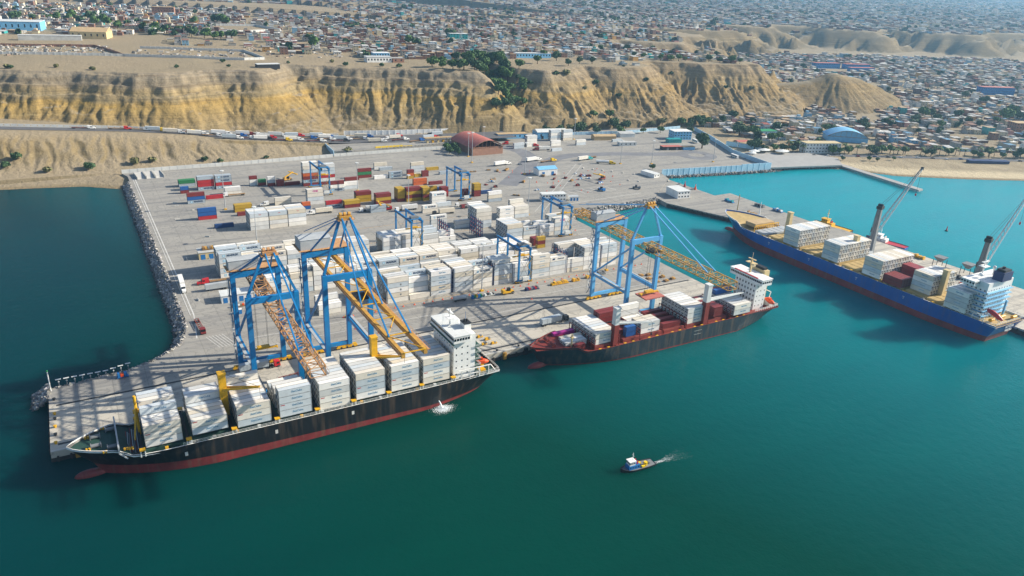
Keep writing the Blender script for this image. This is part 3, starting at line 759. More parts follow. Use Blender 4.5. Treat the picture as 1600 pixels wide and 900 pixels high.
fill(G3b, lambda s, r: (X3b[s], 427 + r * 2.72), 'white reefer between blue gantry', 'and blue steel rack', 'reefers by the blue rack', 4.0, lambda s, r, t, n: J.choice(['B', '']))
X3c = [245.2, 258.2, 270.8, 283.4]; G3c = [[4, 4, 4, 4, 4, 4], [3, 1, 2, 2, 3, 2], [3, 2, 2, 3, 2, 2], [4, 4, 3, 4, 4]]
fill(G3c, lambda s, r: (X3c[s], 417.3 + r * 2.72), 'white reefer in short yard block', 'near the basin', 'reefers in the short block near the basin', 4.0,
     lambda s, r, t, n: 'M' if s == 1 and r == 0 else ('S' if s == 2 else J.choice(['B', 'O' if s == 3 else ''])))
fill([[4]], lambda s, r: (206.4, 455), 'white reefer in single stack', 'behind the blue racks', 'reefers behind the blue racks', 4.0, lambda s, r, t, n: 'M')
fill([[2]], lambda s, r: (224.5, 454.8), 'white reefer in low pair', 'on open paving by the blue racks', 'reefers behind the blue racks', 4.0, None)
fill([[5, 5, 5, 5, 5]], lambda s, r: (238.6, 449.5 + r * 2.72), 'cream reefer in tall block', 'behind the blue racks', 'reefers in the tall block', 4.0, lambda s, r, t, n: '')
X4 = [264.2, 277]; fill([[3, 3], [3, 3, 3, 4]], lambda s, r: (X4[s], 461.5 + r * 2.72), 'white reefer in back pair', 'beside the tall block', 'reefers beside the tall block', 4.0, lambda s, r, t, n: 'S' if s == 0 else '')
X5 = [96, 108.7, 121.4]
fill([[4] * 5, [4] * 5, [4] * 5], lambda s, r: (X5[s], 502.4 + r * 2.72), 'white reefer in tidy block', 'on the open western yard', 'reefers on the open western yard', 4.0,
     lambda s, r, t, n: ('M' if s < 2 and t in (0, 2) else ('O' if s == 2 and t < 3 else 'T')) if r == 0 else '')
# coloured boxes in the back yard: x, y, feet, colours bottom to top, rows, letters
COL = [(68.9, 628.7, 40, 'gG', 2, ''), (67.4, 609.7, 20, 'rb', 1, ''), (80.8, 614.4, 40, 'gRRg', 2, 'm...'), (93.9, 613.5, 40, 'gRgg', 2, 'm.mm'), (68.0, 579.7, 40, 'gbr', 1, 'm..'),
 (82.1, 587.3, 40, 'R', 1, ''), (96.9, 593.5, 40, 'ww', 2, ''), (94.7, 546.8, 40, 'yy', 2, ''), (94.7, 537.8, 20, 'r', 1, ''), (68.7, 537.7, 40, 'Rbb', 1, ''), (75.5, 515.4, 40, 'n', 1, ''),
 (119.8, 614.7, 20, 'wwr', 1, ''), (126.2, 612.5, 20, 'rG', 1, ''), (132.6, 608.6, 20, 'rgw', 1, ''), (139, 606.3, 20, 'rr', 1, ''), (145.6, 605.8, 40, 'r', 1, ''), (158.7, 598.9, 40, 'rgrowww', 2, '.m.....'),
 (172.8, 598.9, 40, 'rwRwww', 2, ''), (147.3, 547.2, 40, 'wwww', 2, '.ooo'), (138.3, 529.0, 20, 'wbo', 1, ''), (157.2, 533.7, 40, 'gR', 1, 'm.'), (169.8, 529.3, 40, 'ry', 2, ''), (182.6, 540.4, 40, 'yyr', 2, ''),
 (173.0, 576.3, 40, 'gwr', 1, 'm..'), (185.6, 579.1, 40, 'ww', 1, ''), (195.0, 604.0, 40, 'r', 1, ''), (207.8, 608.5, 40, 'rGr', 1, ''), (124.9, 554.4, 40, 'ww', 1, ''), (194.7, 529.9, 40, 'ryr', 2, ''),
 (212.6, 530.8, 20, 'ryyy', 3, ''), (219.2, 528.8, 40, 'yryr', 2, ''), (231.8, 526.4, 20, 'yryy', 3, ''), (242.9, 537.3, 20, 'ryy', 1, ''), (243.0, 571.3, 40, 'oo', 1, ''), (246.6, 592.8, 20, 'yor', 1, ''),
 (231.6, 633.1, 40, 'ww', 1, ''), (234.4, 627.4, 40, 'g', 1, ''), (219.7, 601.0, 40, 'w', 1, ''), (232.8, 600.1, 40, 'gg', 1, 'mm'), (253.8, 602.0, 40, 'wwww', 1, ''), (254.6, 596.1, 20, 'y', 1, ''), (261.3, 595.2, 20, 'rr', 1, ''),
 (273.4, 613.6, 40, 'y', 1, ''), (256.0, 567.9, 40, 'r', 1, ''), (278.9, 597.1, 40, 'g', 1, ''), (246.3, 547.2, 40, 'n', 2, ''), (250.0, 531.4, 20, 'rRr', 2, ''), (268.3, 529.5, 20, 'rr', 1, ''), (275.0, 523.2, 20, 'rryy', 2, ''),
 (282.2, 527.5, 40, 'n', 1, ''), (278.3, 505.1, 40, 'gww', 1, ''), (234.7, 516.0, 40, 'www', 2, '.mm'), (218.6, 496.9, 40, 'ww', 1, 'mm'), (235.4, 508.0, 40, 'w', 1, ''), (183.6, 511.4, 40, 'gg', 1, ''), (257.4, 397.7, 20, 'yry', 1, ''), (257.4, 403.0, 20, 'rr', 2, ''),
 (396, 668, 40, 'ww', 1, ''), (414, 672, 40, 'wwww', 2, ''), (441, 667, 40, 'ww', 1, ''), (470, 662, 40, 'ww', 1, ''), (455, 690, 40, 'wwww', 2, ''), (470, 688, 40, 'wwww', 2, ''), (520, 664, 40, 'w', 1, ''), (428, 645, 40, 'w', 1, '')]
def region_word(x, y):
    if y > 660 or x > 380: return 'at the back by the gate sheds'
    if y > 590: return 'near the back wall' if x < 150 else ('under the far gantry' if x < 215 else 'behind the second gantry')
    if x < 130: return 'on the western yard'
    if x < 200: return 'in the middle back rows'
    return 'by the second gantry' if y > 480 else 'behind the front blocks'
for x, y, ft, cs, nr, lt in COL:
    for r in range(nr):
        for t, c in enumerate(cs):
            if r > 0 and t < len(cs) - 1 and False: continue
            b_ = ('reefer' if c == 'w' else 'dry')
            if b_ == 'reefer' and ft == 20: b_ = 'dry'
            H = CH if (c == 'w' and ft == 40) else (2.7 if ft == 40 else 2.6)
            zt = 4.0 + sum((CH if (q == 'w' and ft == 40) else (2.7 if ft == 40 else 2.6)) for q in cs[:t])
            ch = lt[t] if t < len(lt) else ''
            ch = {'m': 'M', 'o': 'O'}.get(ch, '') if r == 0 else ''
            add_box_(x, y + r * 2.6, zt, b_, ft, CCOL[c] if c != 'w' else random.choice(WHITES), ch, ('look', CNAME[c] + (' long container' if ft == 40 else ' short container'), tier_word(t, len(cs)) + ' ' + region_word(x, y)),
                     'loose containers in the back yard', 0.0, (t == len(cs) - 1, r == 0, True), 0)
# ship one: eight bays
S1X = [6.6, 22.0, 37.6, 53.0, 68.3, 83.0, 97.8, 111.8]
S1G = [[3, 3, 3, 4, 3, 4, 4, 4], [2, 2, 2, 2, 2, 3, 3, 3], [3, 3, 3, 3, 3, 3, 3, 4], [4, 4, 0, 3, 3, 2, 2, 2], [4, 4, 4, 4, 4, 4, 4, 4], [4] * 8, [4] * 8, [4] * 8]
S1Z = [11.6, 13.2, 12.0, 12.0, 11.2, 12.0, 12.0, 12.0]
for s, gr in enumerate(S1G):
    fill([gr], lambda q, r, s=s: (S1X[s], 253.4 + r * 2.56 - (0 if s else -1.5)), 'white reefer on black ship', ORD[s] + ' bay from bow', 'reefers on the black ship', S1Z[s],
         lambda q, r, t, n: 'R' if (t + q) % 3 == 1 and r == 0 else 'S', rowword='row from water')
# ship two
def solo(x, y, z, c, ft, look, where, letter='', kind=None, rz=0.0):
    add_box_(x, y, z, kind or ('reefer' if c == 'w' and ft == 40 else 'dry'), ft, CCOL[c] if c != 'w' else random.choice(WHITES), letter, ('look', look, where), 'containers on the maroon-decked ship', rz, (True, True, True), 0)
S2 = 'on maroon-decked ship'
for r in range(8):
    for t in range(2): solo(202.0, 256.4 + r * 2.56, 9.6 + t * CH, 'w', 40, 'white reefer ' + tier_word(t, 2), f'in {ORD[r]} row of foremost bay {S2}', 'S' if r == 0 else '')
for r in range(3): solo(187.5 + (r == 2) * 1.0, 260 + r * 2.6, 9.2, 'w', 40, 'tarped white reefer', f'in {ORD[r]} row beside bow mast {S2}')
solo(190.5, 256.5, 9.2, 'r', 20, 'rust red short container', 'at the bow ' + S2); solo(188.0, 271.0, 9.2, 'm', 40, 'magenta container', 'behind bow bulwark ' + S2)
for t in range(2): solo(221.2, 257.2, 9.6 + t * 2.6, 'b', 20, 'blue short container ' + tier_word(t, 2), 'beside first deck crane ' + S2)
for r in range(3):
    for t in range(2): solo(229.8, 256.8 + r * 2.56, 9.6 + t * CH, 'w', 40, 'white reefer ' + tier_word(t, 2), f'in {ORD[r]} row of second bay {S2}', 'S' if r == 0 else '')
for r in range(5): solo(219.5 if r > 3 else 229.8, 264.6 + r * 2.56, 9.6, 'w', 40, 'low white reefer', f'in {ORD[r]} inner row of second bay {S2}')
for r in range(2):
    for t in range(2): solo(214.8, 268.5 + r * 2.6 + 2.7, 12.2 + t * 2.7, 'r', 40, 'brown container ' + tier_word(t, 2), f'in {ORD[r]} row behind first crane {S2}')
for t in range(2): solo(229, 272.6 + 0 * t, 12.6 + t * CH, 'w', 40, 'white reefer ' + tier_word(t, 2), 'shaded on inboard side ' + S2)
for r in range(8):
    n2 = 3 if r < 8 else 3
    for t in range(n2):
        if t < n2 - 1 and r not in (0, 1) and False: continue
        solo(259.4, 256.0 + r * 2.56, 9.6 + t * CH, 'w', 40, 'white reefer ' + tier_word(t, n2), f'in {ORD[r]} row of midship bay {S2}', 'S' if r == 0 else '')
for r in range(3):
    for t in range(2): solo(276.8, 253.8 + r * 2.56 + 1, 9.6 + t * 2.6 + 1.4, 'r', 20, 'maroon short container ' + tier_word(t, 2), f'in {ORD[r]} row aft of second crane {S2}')
for r in range(5): solo(274.5, 262.6 + r * 2.56, 11.0, 'w' if r % 2 else 'r', 40, ('white reefer' if r % 2 else 'maroon container'), f'in {ORD[r]} row amid aft bay {S2}')
for r in range(8):
    for t in range(2): solo(290.4, 253.6 + r * 2.56, 9.6 + t * CH, 'w', 40, 'white reefer ' + tier_word(t, 2), f'in {ORD[r]} row of last bay {S2}', 'S' if r == 0 else '')
solo(290.8, 269.0 , 15.4, 'b', 40, 'long blue container', 'atop last bay before bridge ' + S2); solo(290.8, 271.6, 15.4, 'r', 40, 'long maroon container', 'atop last bay before bridge ' + S2)
for r in range(4):
    solo(244.3, 257.0 + r * 5.1, 9.4, 'r', 40, 'maroon container lying low', f'in {ORD[r]} row amidships {S2}')
for r in range(2): solo(216.0, 260.6 + r * 2.6, 9.6, 'r', 20, 'maroon short container', f'in {ORD[r]} row beside the first jib {S2}')
# ship three: stacks across the beam, length fore and aft
S3Y = [(324.6, 12, 4), (293.0, 12, 4), (263.0, 12, 4), (234.0, 9, 4), (209.6, 9, 4)]
for s, (yy, nr, nt) in enumerate(S3Y):
    x0 = 407.0 if s not in (3,) else 412.0
    if s == 4: x0 = 405.6
    fill([[nt] * nr], lambda q, r, x0=x0, yy=yy: (x0 + r * 2.52, yy), 'white reefer on navy ship', ORD[s] + ' stack from bow', 'reefers on the navy ship', 12.6, lambda q, r, t, n: 'S', rz=-math.pi / 2, flip=1, rowword='row inboard')
for r in range(4):
    for t in range(2): add_box_(405.8 + r * 2.52, 248.0, 12.6 + t * 2.7, 'dry', 40, CCOL['r'], '', f'dark red container amidships on navy ship, {ORD[r]} row inboard, {tier_word(t, 2)}', 'red containers on the navy ship', -math.pi / 2, (True, True, True), 1)
for r in range(3):
    for t in range(3): add_box_(424.6 + r * 2.52, 249.5, 12.6 + t * 2.7, 'dry', 40, lin('96383a'), '', f'faded red container by quayside rail on navy ship, {ORD[r]} row, {tier_word(t, 3)}', 'red containers on the navy ship', -math.pi / 2, (True, True, True), 1)

LET = {}
def letter_parts(o, kind, L, H):
    def put(me, name, x, z): 
        c = link(name, me, o, (x, 0.02, z)); c.rotation_euler = (math.pi / 2, 0, 0); return c
    if kind == 'M':
        put(ME_LOGO, 'logo', L * 0.22, H * 0.52); put(text_mesh('MAERSK', 1.75, 'ink'), 'lettering', L * 0.61, H * 0.52)
    elif kind == 'S': put(text_mesh('SeaCube', 1.15, 'ink_soft', 0.25), 'lettering', L * 0.55, H * 0.55)
    elif kind == 'R':
        put(text_mesh('SeaCube', 1.15, 'ink_soft', 0.25), 'lettering', L * 0.55, H * 0.55); put(ME_REDTAG, 'logo', L * 0.1, H * 0.78)
    elif kind == 'F':
        put(ME_FLAG, 'logo', L * 0.2, H * 0.52); put(text_mesh('Seatrade', 1.35, 'ink', 0.2), 'lettering', L * 0.62, H * 0.52)
    elif kind == 'O': put(text_mesh('ONE', 1.9, 'magenta'), 'lettering', L * 0.5, H * 0.52)
    elif kind == 'T': put(ME_REDTAG, 'logo', L * 0.55, H * 0.62)
    elif kind == 'B': put(ME_BADGE, 'logo', L * 0.62, H * 0.5)
def weight(b):
    d = max(60.0, math.dist((b['x'], b['y'], b['z']), CAM))
    return (b['e'][0] * 1.0 + b['e'][1] * 1.1 + b['e'][2] * 0.28) * b['L'] / 40.0 * (300.0 / d) ** 2
order = sorted((b for b in BOXES if b['kind'] == 'reefer'), key=weight, reverse=True)
keep = set(id(b) for b in order[:300])
rest_v, rest_c = [], []
for b in BOXES:
    L = CL40 if b['L'] == 40 else CL20
    H = CH if b['kind'] == 'reefer' else (2.7 if b['L'] == 40 else 2.6)
    if b['kind'] == 'reefer' and id(b) not in keep:
        rest_v.append((b, L, H)); continue
    nm = 'refrigerated_container' if b['kind'] == 'reefer' else 'shipping_container'
    o = link(nm, ME_REEFER if b['kind'] == 'reefer' else ME_DRY[b['L']], None, (b['x'], b['y'], b['z']), b['rz'])
    o.color = b['c']; tag(o, None, 'container', b['group'])
    if isinstance(b['label'], tuple): pool(o, b['label'][1], b['label'][2])
    else: o['label'] = b['label']
    if b['kind'] == 'reefer':
        if b['e'][2]: link('cooling_unit', ME_UNIT[b['flip']], o, (L if b['flip'] else 0, 0, 0))
    else:
        d = link('door', ME_DOOR[b['L']], o); d.color = b['c']
        if b['flip']: d.location = (L, CW, 0); d.rotation_euler = (0, 0, math.pi)
    if b['t']: letter_parts(o, b['t'], L, H)
# the remaining, smaller-looking reefers as one mass with the same panels, rails and cooling units
mv, mf, mc = [], [], []; kk = 0
fq = np.array([(0, 3, 2, 1), (4, 5, 6, 7), (0, 1, 5, 4), (1, 2, 6, 5), (2, 3, 7, 6), (3, 0, 4, 7)])
def mass_box(b, x0, y0, z0, x1, y1, z1, c):
    global kk
    v = np.array([(x0, y0, z0), (x1, y0, z0), (x1, y1, z0), (x0, y1, z0), (x0, y0, z1), (x1, y0, z1), (x1, y1, z1), (x0, y1, z1)])
    cr, sr = math.cos(b['rz']), math.sin(b['rz'])
    w = np.stack([v[:, 0] * cr - v[:, 1] * sr + b['x'], v[:, 0] * sr + v[:, 1] * cr + b['y'], v[:, 2] + b['z']], -1)
    mv.append(w); mf.append(fq + kk); kk += 8; mc.append(np.repeat(np.array([c[:3]]), 6, 0))
for b, L, H in rest_v:
    c = np.array(b['c'][:3]); dk = c * 0.7
    mass_box(b, 0.04, 0.04, 0.12, L - 0.04, CW - 0.04, H - 0.08, c)
    for y in (0.0, CW - 0.12): mass_box(b, 0, y, 0.02, L, y + 0.12, 0.18, dk); mass_box(b, 0, y, H - 0.16, L, y + 0.12, H - 0.05, dk)
    if b['e'][2]:
        xe = L if b['flip'] else -0.05
        mass_box(b, xe, 0.2, 0.25, xe + 0.05, CW - 0.2, H - 0.2, c * 0.9); xf = L + 0.05 if b['flip'] else -0.1
        mass_box(b, xf, 0.5, 1.5, xf + 0.05, 1.25, 2.3, (0.015, 0.02, 0.03)); mass_box(b, xf, 1.45, 0.45, xf + 0.05, 2.1, 1.2, (0.03, 0.035, 0.04)); mass_box(b, xf, 1.4, 1.6, xf + 0.05, 2.1, 2.2, (0.2, 0.2, 0.2))
    if b['t'] in ('S', 'R') and b['e'][1]: mass_box(b, L * 0.42, -0.03, H * 0.45, L * 0.7, 0.03, H * 0.62, (0.35, 0.45, 0.52))
me = mesh_np('stacked_containers', np.concatenate(mv), np.concatenate(mf), 'attr', np.concatenate(mc))
tag(link('stacked_containers', me), 'remaining white reefers packed behind and under the nearer ones', 'containers', kind='stuff')
print('reefers', len(order), 'mass', len(rest_v), 'boxes', len(BOXES))

# ------------------------------------------------------------------ ship-to-shore cranes
def bogies(t, x, y, z=0.0, n=4):
    b = MB(); w = MB()
    b.box(x - 4.6, y - 0.5, z + 1.1, x + 4.6, y + 0.5, z + 1.9)
    for k in range(n):
        xx = x - 4.2 + 8.4 * k / (n - 1); b.box(xx - 0.9, y - 0.55, z + 0.35, xx + 0.9, y + 0.55, z + 1.1)
        for q in (-0.5, 0.5): w.tube((xx + q, y - 0.35, z + 0.4), (xx + q, y + 0.35, z + 0.4), 0.38, 10)
    o = b.build('bogie', 'yellow', t); w.build('wheel', 'dark', o)
def lattice(t, x0, y0, y1, z0, w, h, mname, bay=4.2):
    """box truss boom along y: four chords, lacing, walkway"""
    for sx in (-1, 1):
        for zz in (z0, z0 + h):
            MB().beam((x0 + sx * w / 2, y0, zz), (x0 + sx * w / 2, y1, zz), 0.42).build('boom_chord', mname, t)
    b = MB(); n = int(abs(y1 - y0) / bay)
    for k in range(n + 1):
        y = y0 + (y1 - y0) * k / n; y2 = y0 + (y1 - y0) * (k + 1) / n
        for sx in (-1, 1):
            b.beam((x0 + sx * w / 2, y, z0), (x0 + sx * w / 2, y, z0 + h), 0.2)
            if k < n:
                q = (z0, z0 + h) if k % 2 else (z0 + h, z0)
                b.beam((x0 + sx * w / 2, y, q[0]), (x0 + sx * w / 2, y2, q[1]), 0.2)
        for zz in (z0, z0 + h):
            b.beam((x0 - w / 2, y, zz), (x0 + w / 2, y, zz), 0.2)
            if k < n: b.beam((x0 + (-1) ** k * w / 2, y, zz), (x0 - (-1) ** k * w / 2, y2, zz), 0.18)
        b.beam((x0 + w / 2 + 1.1, y, z0 + 0.2), (x0 + w / 2 + 1.1, y, z0 + 1.4), 0.1)
    b.beam((x0 + w / 2 + 1.1, y0, z0 + 1.4), (x0 + w / 2 + 1.1, y1, z0 + 1.4), 0.1)
    b.build('boom_lacing', mname, t)
    MB().beam((x0 + w / 2 + .6, y0, z0 + .15), (x0 + w / 2 + .6, y1, z0 + .15), 1.0, 0.1).build('walkway', 'grey', t)
def girders(t, x0, y0, y1, z0, gap, mname):
    for sx in (-1, 1):
        MB().beam((x0 + sx * gap / 2, y0, z0), (x0 + sx * gap / 2, y1, z0), 1.3, 2.0).build('boom_girder', mname, t)
        b = MB(); xx = x0 + sx * (gap / 2 + 1.2)
        b.beam((xx, y0, z0 + 0.4), (xx, y1, z0 + 0.4), 0.9, 0.08)
        for k in range(26):
            y = y0 + (y1 - y0) * k / 25; b.beam((xx + sx * .4, y, z0 + .4), (xx + sx * .4, y, z0 + 1.5), 0.09)
        b.beam((xx + sx * .4, y0, z0 + 1.5), (xx + sx * .4, y1, z0 + 1.5), 0.09); b.build('walkway', 'rust_orange', t)
    b = MB(); n = 9
    for k in range(n + 1):
        y = y0 + (y1 - y0) * k / n; b.beam((x0 - gap / 2, y, z0 + 1), (x0 + gap / 2, y, z0 + 1), 0.35)
        if k < n: b.beam((x0 + (-1) ** k * gap / 2, y, z0 + 1), (x0 - (-1) ** k * gap / 2, y0 + (y1 - y0) * (k + 1) / n, z0 + 1), 0.25)
    b.build('boom_bracing', 'yellow', t)
def sts(label, cx, half, ztop, apex, boom, tip, rear, mname, bname, stays, gap=None, spread=None, house=(12, 8, 4.2)):
    t = thing('ship_to_shore_crane', label, 'crane', (cx, 283.5, 4.0), 0, 'ship-to-shore cranes on the quay')
    H = ztop - 4; lw = 2.0
    for sx in (-1, 1):
        for y in (0, 30):
            o = MB().beam((sx * half, y, 2.0), (sx * half, y, H + 0.6), lw, lw * 0.9).build('leg', mname, t)
            b = MB(); s = 1 if y else -1
            for k in range(9):      # ladder cage platforms on the legs
                b.box(sx * half - .6, y + s * .8, 4 + k * H / 10, sx * half + .6, y + s * 1.9, 4.1 + k * H / 10)
            if y and sx < 0: b.build('leg_platform', 'grey', o)
            bogies(t, sx * (half - 1.5), y)
        MB().beam((sx * half, 0.9, 15.6), (sx * half, 29.1, 15.6), 1.3, 1.9).build('portal_beam', mname, t)
        MB().beam((sx * half + sx * .9, 0.9, 16.7), (sx * half + sx * .9, 29.1, 16.7), 1.2, 0.12).build('walkway', 'pale_grey', t)
        MB().beam((sx * half, 29.6, 16.5), (sx * half, 0.6, H - 4), 0.8).build('diagonal_brace', mname, t)
        MB().beam((sx * half, 0.3, H + 0.8), (sx * 1.8, 0.2, apex - 4), 1.0).build('apex_leg', mname, t)
        MB().beam((sx * 1.6, 0.4, apex - 4.4), (sx * (half - 3), 29, H + 1.4), 0.6).build('back_stay', mname, t)
        MB().beam((sx * 1.6, 0.6, apex - 4.2), (sx * 2.4, rear - 283.5 - 4, boom + 1.2), 0.3).build('back_stay', mname, t)
        for (sy, ez) in stays:
            MB().beam((sx * 1.6, -0.3, apex - 4.2), (sx * (gap or 5.0) / 2, sy - 283.5, ez), 0.5).build('fore_stay', mname, t)
    for y in (0, 30):
        MB().beam((-half + .9, y, H - .9), (half - .9, y, H - .9), 1.6, 2.4).build('portal_head', mname, t)
        MB().beam((-half + .9, y, 2.9), (half - .9, y, 2.9), 1.3, 1.6).build('sill_beam', mname, t)
    b = MB().box(-2.6, -1.4, apex - 5.2, 2.6, 1.6, apex - 3.9)
    for q in (-1.8, 0, 1.8): b.tube((q - .5, 0.1, apex - 3.3), (q + .5, .1, apex - 3.3), 0.8, 10)
    b.build('apex_head', bname, t)
    b = MB().box(-3.4, -2.2, apex - 5.4, 3.4, 2.2, apex - 5.2)
    for q in range(7): b.box(-3.4 + q * 1.1, -2.2, apex - 5.2, -3.3 + q * 1.1, -2.1, apex - 4.2); b.box(-3.4 + q * 1.1, 2.1, apex - 5.2, -3.3 + q * 1.1, 2.2, apex - 4.2)
    b.build('apex_platform', 'rust_orange', t)
    if gap: girders(t, 0, tip - 283.5, rear - 283.5, boom - 4, gap, bname)
    else: lattice(t, 0, tip - 283.5, rear - 283.5, boom - 4 - 2, 5.2, 3.6, bname)
    hx, hy, hz = house; hb = MB().box(-half - 1.0, 30.5, H + 1.2, -half - 1.0 + hx, 30.5 + hy, H + 1.2 + hz, 0)
    hb.add([(-half - 1.2, 30.3, H + 1.2 + hz), (-half - .8 + hx, 30.3, H + 1.2 + hz), (-half - .8 + hx, 30.7 + hy, H + 1.2 + hz), (-half - 1.2, 30.7 + hy, H + 1.2 + hz),
            (-half - 1.2, 30.5 + hy / 2, H + 1.9 + hz), (-half - .8 + hx, 30.5 + hy / 2, H + 1.9 + hz)], [(0, 1, 5, 4), (2, 3, 4, 5), (1, 2, 5), (3, 0, 4)], 0)
    ho = hb.build('machinery_house', 'pale_grey', t)
    b = MB().box(-half - 2, 29.2, H + 1.0, half + 1.5, 31 + hy + 1, H + 1.18)
    for q in range(18): b.box(-half - 2 + q * 1.2, 31.9 + hy, H + 1.2, -half - 1.92 + q * 1.2, 32 + hy, H + 2.3)
    b.box(-half - 2, 31.9 + hy, H + 2.2, half + 1.5, 32 + hy, H + 2.3); b.build('house_platform', 'rust_orange', t)
    st = MB()        # zigzag stair and lift cage up the landward leg
    for k in range(10):
        z0 = 3 + k * (H - 6) / 10; z1 = 3 + (k + 1) * (H - 6) / 10; a_, c_ = (-half - 1.4, -half - 1.4)
        y0_, y1_ = (30.8, 33.0) if k % 2 else (33.0, 30.8)
        st.beam((a_, y0_, z0), (c_, y1_, z1), .6, .12); st.box(a_ - .5, min(y0_, y1_) - .1, z1 - .05, a_ + .5, max(y0_, y1_) + .1, z1 + .03)
    for yy in (30.7, 33.1): st.beam((-half - 1.9, yy, 3), (-half - 1.9, yy, H - 3), .1)
    st.build('stair', 'pale_grey', t)
    # trolley and driver's cabin
    ty = (spread[1] - 283.5) if spread else -14
    MB().box(-3.2, ty - 3, boom - 4 - 1.6, 3.2, ty + 3, boom - 4 - .9).box(-1.2, ty + 3.0, boom - 4 - 4.0, 1.2, ty + 5.2, boom - 4 - 1.4).build('trolley', 'dark', t)
    if spread:
        zz = spread[0] - 4; b = MB()
        b.box(-6.1, ty - .5, zz, 6.1, ty + .5, zz + .55); b.box(-2.6, ty - 1.1, zz + .55, 2.6, ty + 1.1, zz + 1.5)
        for q in (-6.0, 5.4): b.box(q, ty - 1.2, zz - .1, q + .6, ty + 1.2, zz + .4)
        s = b.build('spreader', 'yellow', t); b = MB()
        for sx in (-2.2, 2.2):
            for sy in (-.9, .9): b.beam((sx, ty + sy, zz + 1.4), (sx, ty + sy, boom - 5.5), 0.09)
        b.build('hoist_rope', 'dark', s)
    return t
sts('smallest blue ship-to-shore crane with brown lattice boom nearest the pier head', 60.0, 9.4, 49.4, 68.3, 46, 222.5, 323, 'crane_blue', 'rust_orange', [(236, 43.6)], spread=(13.6, 309.5), house=(12.5, 5.5, 4.0))
sts('tallest dark blue ship-to-shore crane with twin ochre boom girders', 90.8, 9.6, 54.0, 79, 50.5, 213, 342, 'crane_blue', 'ochre_steel', [(226, 47.6), (254, 47.6)], gap=8.2, house=(13.5, 9, 4.6))
sts('pale blue ship-to-shore crane with yellow lattice boom above the maroon-decked ship', 250.4, 9.2, 48.6, 66.7, 45.5, 222, 346, 'crane_pale_blue', 'ochre_steel', [(236, 43.2)], spread=(20.5, 277), house=(12.5, 5.5, 4.0))

# ------------------------------------------------------------------ yard gantries
def gantry(x, y, label, w=7.2, span=26.0, H=20.0):
    t = thing('yard_gantry_crane', label, 'crane', (x, y, 4.0), 0, 'rubber-tyred yard gantries')
    for yy in (0, span):
        for xx in (0, w): MB().beam((xx, yy, 1.6), (xx, yy, H), 0.95, 0.85).build('leg', 'crane_blue', t)
        MB().box(-1.4, yy - .45, 1.1, w + 1.4, yy + .45, 1.9).build('sill_beam', 'crane_blue', t)
        b = MB(); r = MB()
        for xx in (-1.6, 0.0, w, w + 1.6):
            b.box(xx - .6, yy - .6, 0.6, xx + .6, yy + .6, 1.2); r.tube((xx, yy - .4, .75), (xx, yy + .4, .75), .75, 12)
        o = b.build('bogie', 'yellow', t); r.build('wheel', 'tyre', o)
        MB().beam((0, yy, 2), (w, yy, H - 4), 0.14).beam((w, yy, 2), (0, yy, H - 4), 0.14).build('cross_brace', 'grey', t)
        MB().beam((0.5, yy, H - .3), (w - .5, yy, H - .3), 0.35).build('end_tie', 'crane_blue', t)
    for xx in (0, w):
        MB().beam((xx, -1.2, H + .7), (xx, span + 1.2, H + .7), 0.8, 1.4).build('top_girder', 'crane_blue', t)
        b = MB(); s = 1 if xx else -1
        b.beam((xx + s * .8, -1, H + .9), (xx + s * .8, span + 1, H + .9), 0.7, 0.08); b.beam((xx + s * 1.1, -1, H + 2), (xx + s * 1.1, span + 1, H + 2), 0.07); b.build('walkway', 'grey', t)
    b = MB().box(-.6, 2, H + 1.4, w + .6, 6.5, H + 1.9, 0).box(1.0, 2.6, H + 1.9, w - 1.5, 5.6, H + 3.3, 1).tube((w - 1.2, 3, H + 2.4), (w - 1.2, 5.5, H + 2.4), .55, 10, 1)
    tr = b.build('trolley', ['crane_blue', 'grey'], t)
    MB().box(1.8, 6.4, H - 2.2, 3.8, 8.2, H + .1).build('cabin', 'glass', tr)
    b = MB().box(-2.4, 3.2, H - 4.8, w + 2.4, 4.4, H - 4.3).box(1.6, 2.8, H - 4.3, w - 1.6, 4.8, H - 3.6)
    sp = b.build('spreader', 'yellow', t); b = MB()
    for xx in (2, w - 2):
        for yy in (3.1, 4.5): b.beam((xx, yy, H - 3.8), (xx, yy, H + 1.4), 0.07)
    b.build('hoist_rope', 'dark', sp)
    MB().box(w * .3, -1.9, 1.9, w * .9, -.5, 4.0).build('power_unit', 'off_white', t)
    st = MB()
    for k in range(4):
        z0 = 2 + k * 4.2; st.beam((w + .9 if k % 2 else w - 2.4, -.9, z0), (w - 2.4 if k % 2 else w + .9, -.9, z0 + 4.2), 0.5, 0.14)
    st.build('stair', 'yellow', t)
gantry(214.8, 350.3, 'blue yard gantry straddling the front container block')
gantry(177.5, 421.0, 'blue yard gantry over the third block behind the tallest crane')
gantry(286.0, 412.5, 'blue yard gantry at the basin end of the yard')
gantry(260.0, 517.0, 'blue yard gantry over the yellow and red boxes')
gantry(163.6, 568.2, 'blue yard gantry farthest back by the boundary wall')

